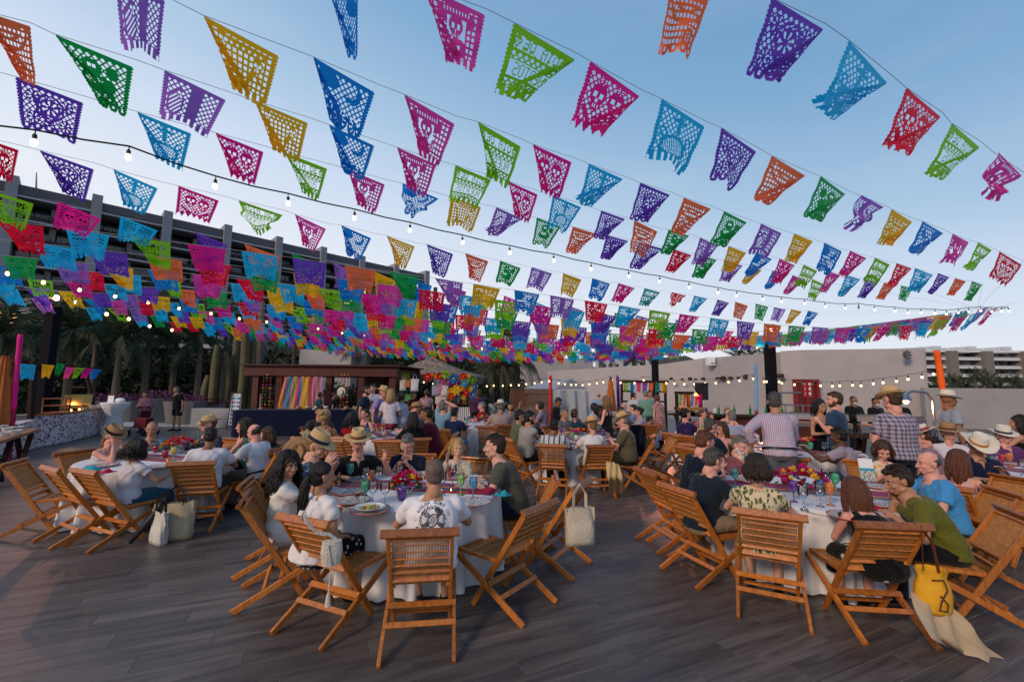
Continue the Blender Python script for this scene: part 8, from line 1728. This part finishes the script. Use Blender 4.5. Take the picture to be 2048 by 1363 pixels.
e = chafing(t3, -.1, 0, 'steel tray of hot orange food under the heat lamp')
p = on_table(t3, -.3, .1, .88); e = empty('heat_lamp', p, 0, 'steel heat lamp arching over the hot food', 'heat lamp'); prt(e, 'stand', lambda m: m.tube([(.55, 0, 0), (.55, 0, .75), (.45, 0, .9), (.15, 0, .93), (0, 0, .85)], .025, 8), STL); prt(e, 'shade', lambda m: m.lathe([(.03, .9), (.05, .86), (.12, .74), (.11, .74)], 18), STL); prt(e, 'bulb', lambda m: m.ell((0, 0, .72), (.05, .05, .05)), EM('heat_bulb', (1, .5, .2), 8))
lq = bpy.data.lights.new('heat', 'POINT'); lq.energy = 18; lq.color = (1, .5, .22); lq.shadow_soft_size = .05; lo = bpy.data.objects.new('heat_light', lq); COL.objects.link(lo); lo.parent = e; lo.location = (0, 0, .6)
rg = random.Random(8)
for i in range(14):
    x = -L1/2+.3+i*(L1-.6)/13; p = on_table(t1, x, rg.uniform(-.2, .2), .88); mb = MB()
    if i % 3: mb.lathe([(.001, 0), (.1, 0), (.15, .09), (.14, .09), (.09, .02), (.001, .02)], 14); nm = 'serving_bowl'
    else: mb.lathe([(.001, 0), (.05, 0), (.07, .2), (.04, .24), (.001, .25)], 12); nm = 'jar'
    tag(mb.build(nm, CERAM if i % 2 else STL, None, p), f'{"white" if i % 2 else "steel"} {nm.replace("_", " ")} on the long dark trestle table, {nth(i, 14)} vessel', nm.replace('_', ' '), f'{nm.replace("_", " ")}s on the long trestle table')
for i in range(8):
    p = on_table(t4, -L4/2+.3+i*.45, 0, 1.03); mb = MB(); mb.lathe([(.001, 0), (.035, 0), (.035, .18), (.012, .22), (.012, .3), (.001, .3)], 8); tag(mb.build('bottle', M('bottle_green', (.02, .15, .04), .15), None, p), f'dark green bottle on the solid timber bar, {nth(i, 8)}', 'bottle', 'bottles on the timber bar')
# ---- left food stall
FT = CL('d4c6ca', 'floral', '6a1420', 1.3, '2a3050')
ls = empty('food_counter', (0, 0, 0), 0, 'food counter fronted with red and white floral cloth, wooden top', 'counter')
c0, c1, c2, c3 = atz(-40, 930), atz(20, 905), atz(62, 897), atz(190, 868)
def slab(m, pts, z0, z1): n = len(pts); m.add([(p.x, p.y, z0) for p in pts]+[(p.x, p.y, z1) for p in pts], [tuple(range(n-1, -1, -1)), tuple(range(n, 2*n))]+[(i, (i+1) % n, (i+1) % n+n, i+n) for i in range(n)])
bk1 = c2+Vector((-.2, 1.0, 0)); bk2 = c3+Vector((-.3, 1.0, 0))
mb = MB(); slab(mb, [c2, c3, bk2, bk1], .02, .86); link('front_cloth', fixn(mb.mesh()), FT, ls)
o = Vector((0, -.06, 0)); mb = MB(); slab(mb, [c2+o, c3+o+Vector((.06, 0, 0)), bk2, bk1], .862, .91); link('worktop', fixn(mb.mesh()), M('worktop_wood', (.30, .13, .05), .5, vary=.2), ls)
ls2 = empty('food_counter', (0, 0, 0), 0, 'low counter with floral cloth cut by the left edge, behind the crossed leg table', 'counter'); mb = MB(); slab(mb, [c0, c1, c1+Vector((-.3, .9, 0)), c0+Vector((-.3, .9, 0))], .02, .8); link('front_cloth', fixn(mb.mesh()), FT, ls2)
sf = empty('stall_frame', (0, 0, 0), 0, 'dark timber stall frame hung with small paper flags over the left food counter', 'stall')
pts_ = [aty(78, 718, 10.2), aty(190, 735, 12.4)]
p0 = atz(58, 898); p1 = aty(83, 722, p0.y+.2); prt(sf, 'post', lambda m: m.beam((p0.x, p0.y, 0), (p1.x, p0.y, p1.z), .12, .12), DW)
q0 = atz(172, 864); q1 = aty(176, 738, q0.y+.6); prt(sf, 'post', lambda m: m.beam((q0.x, q0.y+.5, 0), (q1.x, q0.y+.5, q1.z), .1, .1), DW); q2 = aty(148, 740, q0.y+1.2)
prt(sf, 'post', lambda m: m.beam((q2.x, q2.y, 0), (q2.x, q2.y, q2.z), .1, .1), DW); prt(sf, 'top_beam', lambda m: m.beam((p1.x-.6, p1.y-.1, p1.z), (q1.x+.3, q1.y-.1, q1.z), .1, .12), DW); prt(sf, 'rung', lambda m: m.beam((q1.x, q1.y, q1.z*.7), (q2.x, q2.y, q1.z*.7), .07, .07), DW)
for i, (x0, x1, k, yy0) in enumerate([(40, 72, 'C', 727), (84, 109, 'Y', 728), (114, 130, 'N', 726), (132, 152, 'P', 733), (150, 170, 'G', 734), (166, 186, 'M', 735), (182, 204, 'B', 737)]):
    yb = p1.y-.25+(q1.y-p1.y)*(x0-84)/95*.9; place_flag(aty(x0, yy0, yb), aty(x1, yy0+2, yb+.15), k, 'M' if i < 3 else 'R', 2, f'{FC[k][1]} paper flag on the left stall beam', h=.36, grp='paper flags on the stall frames')
dz = Vector((0, 0, .91))
def onc(px, f, z=.912): t = (px-62)/128; b_ = c2.lerp(c3, t)+Vector((-.2*(1-t)-.3*t, 1, 0))*f; return Vector((b_.x, b_.y, z))
for i, (px, f, lb) in enumerate([(112, .3, 'brass chafing dish with lid up nearer the timber crate'), (130, .3, 'brass chafing dish with lid up in the middle of the counter')]):
    p = onc(px, f); e = empty('chafing_dish', p, .6, lb, 'chafing dish'); prt(e, 'pan', lambda m: m.box((0, 0, .14), (.46, .3, .1)), BRS); prt(e, 'lid', lambda m: m.add([(-.24, .15, .2), (.24, .15, .2), (.24, .32, .5), (-.24, .32, .5), (-.24, .17, .19), (.24, .17, .19)], [(0, 1, 2, 3), (0, 4, 5, 1)]), BRS); prt(e, 'food', lambda m: m.box((0, 0, .192), (.42, .26, .01)), EM('food_glow', (1, .45, .1), .5)); prt(e, 'burner', lambda m: m.ell((0, 0, .03), (.03, .03, .03), None, 6, 4), EM('burner_glow', (1, .4, .1), 8))  # food emits faintly, its orange light is put into the material
e = empty('wooden_crate', onc(82, .3), .5, 'two tier wooden display crate on the left food counter', 'crate'); CR = M('crate_wood', (.28, .08, .03), .6)
for z in (.02, .22, .42): prt(e, 'shelf', lambda m: m.box((0, 0, z), (.5, .36, .03)), CR)
for x in (-.24, .24):
    for y in (-.17, .17): prt(e, 'upright', lambda m: m.box((x, y, .22), (.03, .03, .44)), CR)
for i, (px, f) in enumerate([(148, .25), (158, .4), (168, .3), (174, .5)]):
    mb = MB(); mb.lathe([(.001, 0), (.09, 0), (.13, .07), (.12, .07), (.001, .015)], 16) if i < 2 else [mb.lathe([(.001, k*.02), (.12, k*.02+.008), (.12, k*.02+.014), (.001, k*.02+.012)], 16) for k in range(6)]
    tag(mb.build('serving_bowl' if i < 2 else 'plate_stack', CERAM, None, onc(px, f)), ['white bowl left on the floral counter', 'white bowl in the middle of the floral counter', 'stack of white plates on the counter, nearer', 'stack of white plates on the counter, farther'][i], 'bowl' if i < 2 else 'plates')
lq = bpy.data.lights.new('burner', 'POINT'); lq.energy = 14; lq.color = (1, .48, .16); lq.shadow_soft_size = .05; lo = bpy.data.objects.new('burner_light', lq); COL.objects.link(lo); lo.parent = ls; lo.location = onc(120, .1, 1.25)
# crossed leg table far left
a = atz(-60, 900, .8); b = atz(75, 858, .8); e = empty('serving_table', (0, 0, 0), 0, 'dark crossed leg serving table with white bowls at the left edge', 'table'); d = (b-a).normalized(); n_ = Vector((-d.y, d.x, 0))
mb = MB(); slab(mb, [a-n_*.05, b-n_*.05, b+n_*.5, a+n_*.5], .77, .82); link('tabletop', fixn(mb.mesh()), M('worktop_wood', (.30, .13, .05), .5), e)
for t in (.45, .8):
    c = a.lerp(b, t); prt(e, 'leg', lambda m: m.beam((c.x-d.x*.35, c.y-d.y*.35, .01), (c.x+d.x*.3, c.y+d.y*.3, .77), .08, .06), DW); prt(e, 'leg', lambda m: m.beam((c.x+d.x*.35+n_.x*.08, c.y+d.y*.35+n_.y*.08, .01), (c.x-d.x*.3+n_.x*.08, c.y-d.y*.3+n_.y*.08, .77), .08, .06), DW)
for i, (px, py) in enumerate([(8, 872), (30, 868), (14, 862), (34, 860)]):
    p = atz(px, py, .82); mb = MB(); mb.lathe([(.001, 0), (.06, 0), (.10, .08), (.095, .08), (.055, .015), (.001, .015)], 16); tag(mb.build('bowl', CERAM, None, p), ['white bowl nearest on the left serving table', 'white bowl right on the left serving table', 'white bowl behind on the left serving table', 'white bowl farthest on the left serving table'][i], 'bowl')
# cocktail table, floral props, easel, walker
p = aty(235, 850, 15.4); p = atz(235, 850)if False else Vector((aty(235, 770, 15.4).x, 15.4, 0)); e = empty('cocktail_table', p, 0, 'tall round cocktail table tied in white cloth with a sign and bags on it', 'table')
mb = MB(); n = 40; vs = []
for j, (r, z) in enumerate([(.001, 1.11), (.40, 1.11), (.41, 1.08), (.30, .85), (.20, .62), (.24, .4), (.33, .02)]): vs += [(r*(1+(.06*math.sin(9*2*PI*k/n) if j > 2 else 0))*math.cos(2*PI*k/n), r*(1+(.06*math.sin(9*2*PI*k/n) if j > 2 else 0))*math.sin(2*PI*k/n), z) for k in range(n)]
mb.add(vs, [(j*n+k, (j+1)*n+k, (j+1)*n+(k+1) % n, j*n+(k+1) % n) for j in range(6) for k in range(n)]); link('tablecloth', smooth(mb.mesh()), CLOTH, e)
mb = MB(); mb.box((0, 0, .12), (.2, .02, .24)); tag(mb.build('sign_card', wh, None, p+Vector((-.18, 0, 1.11))), 'small white sign card on the cocktail table', 'sign'); mb = MB(); mb.ell((0, 0, .08), (.16, .1, .09)); tag(mb.build('napkin_pile', wh, None, p+Vector((.15, 0, 1.11))), 'white folded napkin pile on the cocktail table', 'napkins')
q = atz(466, 858); e = empty('poster_easel', (q.x, q.y, 0), R(8), 'black easel holding a tall colourful poster beside the navy table', 'easel'); 
for s in (-1, 1): prt(e, 'leg', lambda m: m.beam((s*.2, -.1, 0), (s*.17, .1, 1.45), .03, .03), BLK)
prt(e, 'leg', lambda m: m.beam((-.05, .5, 0), (-.02, .12, 1.35), .03, .03), BLK); prt(e, 'frame', lambda m: m.box((0, 0, .78), (.46, .03, 1.36)), BLK, rot=(R(-6), 0, 0))
prt(e, 'poster', lambda m: m.box((0, -.018, .78), (.38, .006, 1.26)), M('poster_white', (.55, .60, .62), .5), rot=(R(-6), 0, 0)); rg = random.Random(5)
for i in range(14): c = rg.choice([(.15, .08, .4), (.03, .3, .3), (.5, .05, .1), (.02, .15, .4), (.3, .1, .35)]); prt(e, 'picture', lambda m: m.box((-.09+.18*(i % 2), -.023, .26+.16*(i//2)), (.13, .004, .07), 0), M('poster_%d' % int(c[0]*100), c, .6), rot=(R(-6), 0, 0))
q = atz(296, 868); e = empty('walker', (q.x, q.y-.25, 0), 0, 'wheeled walker with maroon seat in front of the pink shirted woman', 'walker')
for s in (-1, 1):
    prt(e, 'frame_side', lambda m: m.tube([(s*.25, .2, .9), (s*.25, .1, .55), (s*.27, -.25, .1)], .014, 6), BLK); prt(e, 'frame_side', lambda m: m.tube([(s*.25, .1, .55), (s*.27, .3, .1)], .014, 6), BLK)
    for y in (-.25, .3): prt(e, 'wheel', lambda m: m.tube([(s*.27-.02, y, .1), (s*.27+.02, y, .1)], .1, 14), BLK)
prt(e, 'seat', lambda m: m.box((0, 0, .56), (.46, .3, .05)), M('maroon_seat', (.15, .01, .02), .7)); prt(e, 'bag', lambda m: m.box((0, -.02, .4), (.4, .25, .28)), M('maroon_seat', (.15, .01, .02), .7))
q = atz(203, 866); bag(Vector((q.x, q.y, 0)), .4, .45, .25, (.02, .02, .025), 'black backpack on the deck with a hat on top', False, 'backpack'); loose_hat(Vector((q.x, q.y, .47)), 'straw', (.02, .02, .02), 'straw hat lying on the black backpack')
# ---- bags round the chairs
CR2 = (.52, .44, .34)
q = atz(345, 1078); bag(Vector((q.x, q.y, 0)), .42, .42, .18, (.48, .38, .24), 'woven straw tote with dark handles standing on the deck', rz=.3, hc=(.02, .015, .012)); q = atz(316, 1086); bag(Vector((q.x, q.y, 0)), .3, .36, .12, (.55, .52, .46), 'white canvas bag slumped left of the woven tote', rz=-.5, hc=(.02, .015, .012))
q = atz(295, 1085); mb = MB(); mb.tube([(-.12, -.1, .03), (0, 0, .25), (.1, .1, .48), (.13, .14, .56)], [.02, .035, .03, .01], 8); tag(link('umbrella', smooth(mb.mesh()), BLK, None, (q.x, q.y, 0)), 'folded black umbrella leaning beside the white canvas bag', 'umbrella')
bag(aty(1160, 1088, 3.95), .27, .31, .10, CR2, 'cream canvas tote with two handles hung on an empty chair', rz=.2)
p = aty(1868, 1222, 3.25); e = empty('bucket_bag', p, 0, 'yellow drawstring bucket bag with brown leather straps hung on the chair', 'bag'); e.scale = (.88, .88, .92); mb = MB(); n = 30; vs = []
for j, (r, z) in enumerate([(.001, 0), (.10, .002), (.125, .03), (.13, .12), (.12, .20), (.095, .26), (.105, .30), (.11, .315)]): vs += [(r*(1+.07*math.sin(7*2*PI*k/n+j)*(j > 3))*math.cos(2*PI*k/n), .8*r*(1+.07*math.sin(7*2*PI*k/n)*(j > 3))*math.sin(2*PI*k/n), z) for k in range(n)]
mb.add(vs, [(j*n+k, j*n+(k+1) % n, (j+1)*n+(k+1) % n, (j+1)*n+k) for j in range(7) for k in range(n)]); link('body', smooth(mb.mesh()), M('yellow_canvas', (.66, .33, .015), .8, bump=.3, bscale=40), e)
LEA = M('brown_leather', (.09, .025, .012), .5); prt(e, 'strap', lambda m: m.tube([(-.06, 0, .28), (-.05, .0, .5), (0, .06, .62), (.05, .02, .5), (.08, 0, .2), (.09, .02, .1)], (.012, .004), 6), LEA); prt(e, 'drawstring', lambda m: m.tube([(-.07, -.08, .26), (0, -.105, .27), (.02, -.11, .2), (-.04, -.115, .12), (-.06, -.115, .06), (0, -.115, .05), (.01, -.115, .1), (-.04, -.112, .16)], .006, 6), LEA); prt(e, 'pouch', lambda m: m.ell((.13, .02, .1), (.03, .07, .07)), LEA)
def cloth_sheet(name, pts, mat, label, cat):
    """pts: rows of world points -> draped sheet with thickness"""
    mb = MB(); nr, nc = len(pts), len(pts[0]); up = 5; P_ = []
    for i in range((nr-1)*up+1):
        a = i/up; r0 = min(int(a), nr-2); f = a-r0; row = [pts[r0][c].lerp(pts[r0+1][c], f) for c in range(nc)]; full = []
        for k in range((nc-1)*up+1): b = k/up; c0_ = min(int(b), nc-2); q_ = row[c0_].lerp(row[c0_+1], b-c0_); full.append(q_+Vector((0, .03*math.sin(i*.7+k*1.5), .022*abs(math.sin(k*1.3+i*.35)))))
        P_.append(full)
    W_ = len(P_[0]); mb.add([p for r in P_ for p in r], [(i*W_+k, i*W_+k+1, (i+1)*W_+k+1, (i+1)*W_+k) for i in range(len(P_)-1) for k in range(W_-1)]); o = link(name, smooth(mb.mesh()), mat); return tag(o, label, cat)
MUS = M('muslin', (.50, .38, .25), .85, transl=.15, bump=.4, bscale=9)
A = [aty(1822, 1188, 3.25), aty(1862, 1205, 3.23), aty(1905, 1215, 3.2)]; Bm = [atz(1860, 1280, .22), atz(1900, 1278, .16), atz(1950, 1270, .18)]; Cc = [atz(1905, 1298, .01), atz(1940, 1318, .05), atz(2010, 1322, .01)]
cloth_sheet('cloth_sack', [A, Bm, Cc], MUS, 'empty beige muslin sack trailing to the deck below the yellow bag', 'sack')
A = [aty(1212, 925, 7.2), aty(1225, 925, 7.2), aty(1238, 930, 7.2)]; Bm = [aty(1215, 958, 7.1), aty(1230, 955, 7.1), aty(1245, 960, 7.1)]; Cc = [atz(1220, 988, .02), atz(1240, 990, .02), atz(1256, 989, .02)]
cloth_sheet('cloth_sack', [A, Bm, Cc], M('muslin_yellow', (.58, .42, .20), .85, transl=.15), 'pale yellow cloth bag hanging from the hatted woman chair', 'sack')
p = aty(662, 1128, 3.0); e = empty('crossbody_bag', p, .4, 'small cream woven bag with tassel hung over the chair of the ponytailed woman', 'bag'); e.scale = (.8, .8, .8); CRM = M('cream_cotton', (.60, .54, .46), .9, bump=.8, bscale=70)
prt(e, 'body', lambda m: m.rings([(Vector((0, 0, 0)), Vector((.07, 0, 0)), Vector((0, .045, 0))), (Vector((0, 0, .10)), Vector((.085, 0, 0)), Vector((0, .05, 0))), (Vector((0, 0, .19)), Vector((.075, 0, 0)), Vector((0, .04, 0)))], 16), CRM); prt(e, 'strap', lambda m: m.tube([(.05, .0, .18), (-.02, .0, .24), (-.12, -.02, .27), (-.20, -.02, .36), (-.225, .02, .44), (-.23, .05, .36)], (.014, .004), 6), CRM)
prt(e, 'cord', lambda m: m.tube([(-.03, -.05, .17), (0, -.055, 0), (-.01, -.05, -.2)], .006, 6), CRM); prt(e, 'tassel', lambda m: m.lathe([(.001, -.2), (.014, -.21), (.018, -.24), (.026, -.30), (.001, -.30)], 10, (-.01, -.05, 0)), CRM)
loose_hat(aty(594, 908, 5.0), 'brown', (.4, .02, .02), 'brown straw hat with red band hung behind the curly haired woman', Matrix.Rotation(R(70), 4, 'X') @ Matrix.Rotation(R(20), 4, 'Y'))
c = [aty(1262, 852, 8.6), aty(1277, 850, 8.6), aty(1290, 853, 8.7)]; d_ = [aty(1262, 885, 8.55), aty(1277, 884, 8.5), aty(1292, 885, 8.6)]; f_ = [aty(1268, 912, 8.5), aty(1280, 915, 8.5), aty(1292, 912, 8.6)]
cloth_sheet('jacket', [c, d_, f_], CL('0c1020'), 'dark navy jacket draped over an empty chair by the aisle', 'jacket')
q = atz(1252, 902); bag(Vector((aty(1560/1, 770, 6).x*0+atz(1318, 905).x, atz(1318, 905).y, 0)), .3, .35, .16, (.01, .01, .012), 'black bag on the deck by the empty aisle chair', False, 'handbag')
bpy.data.scenes.remove(TMPS)
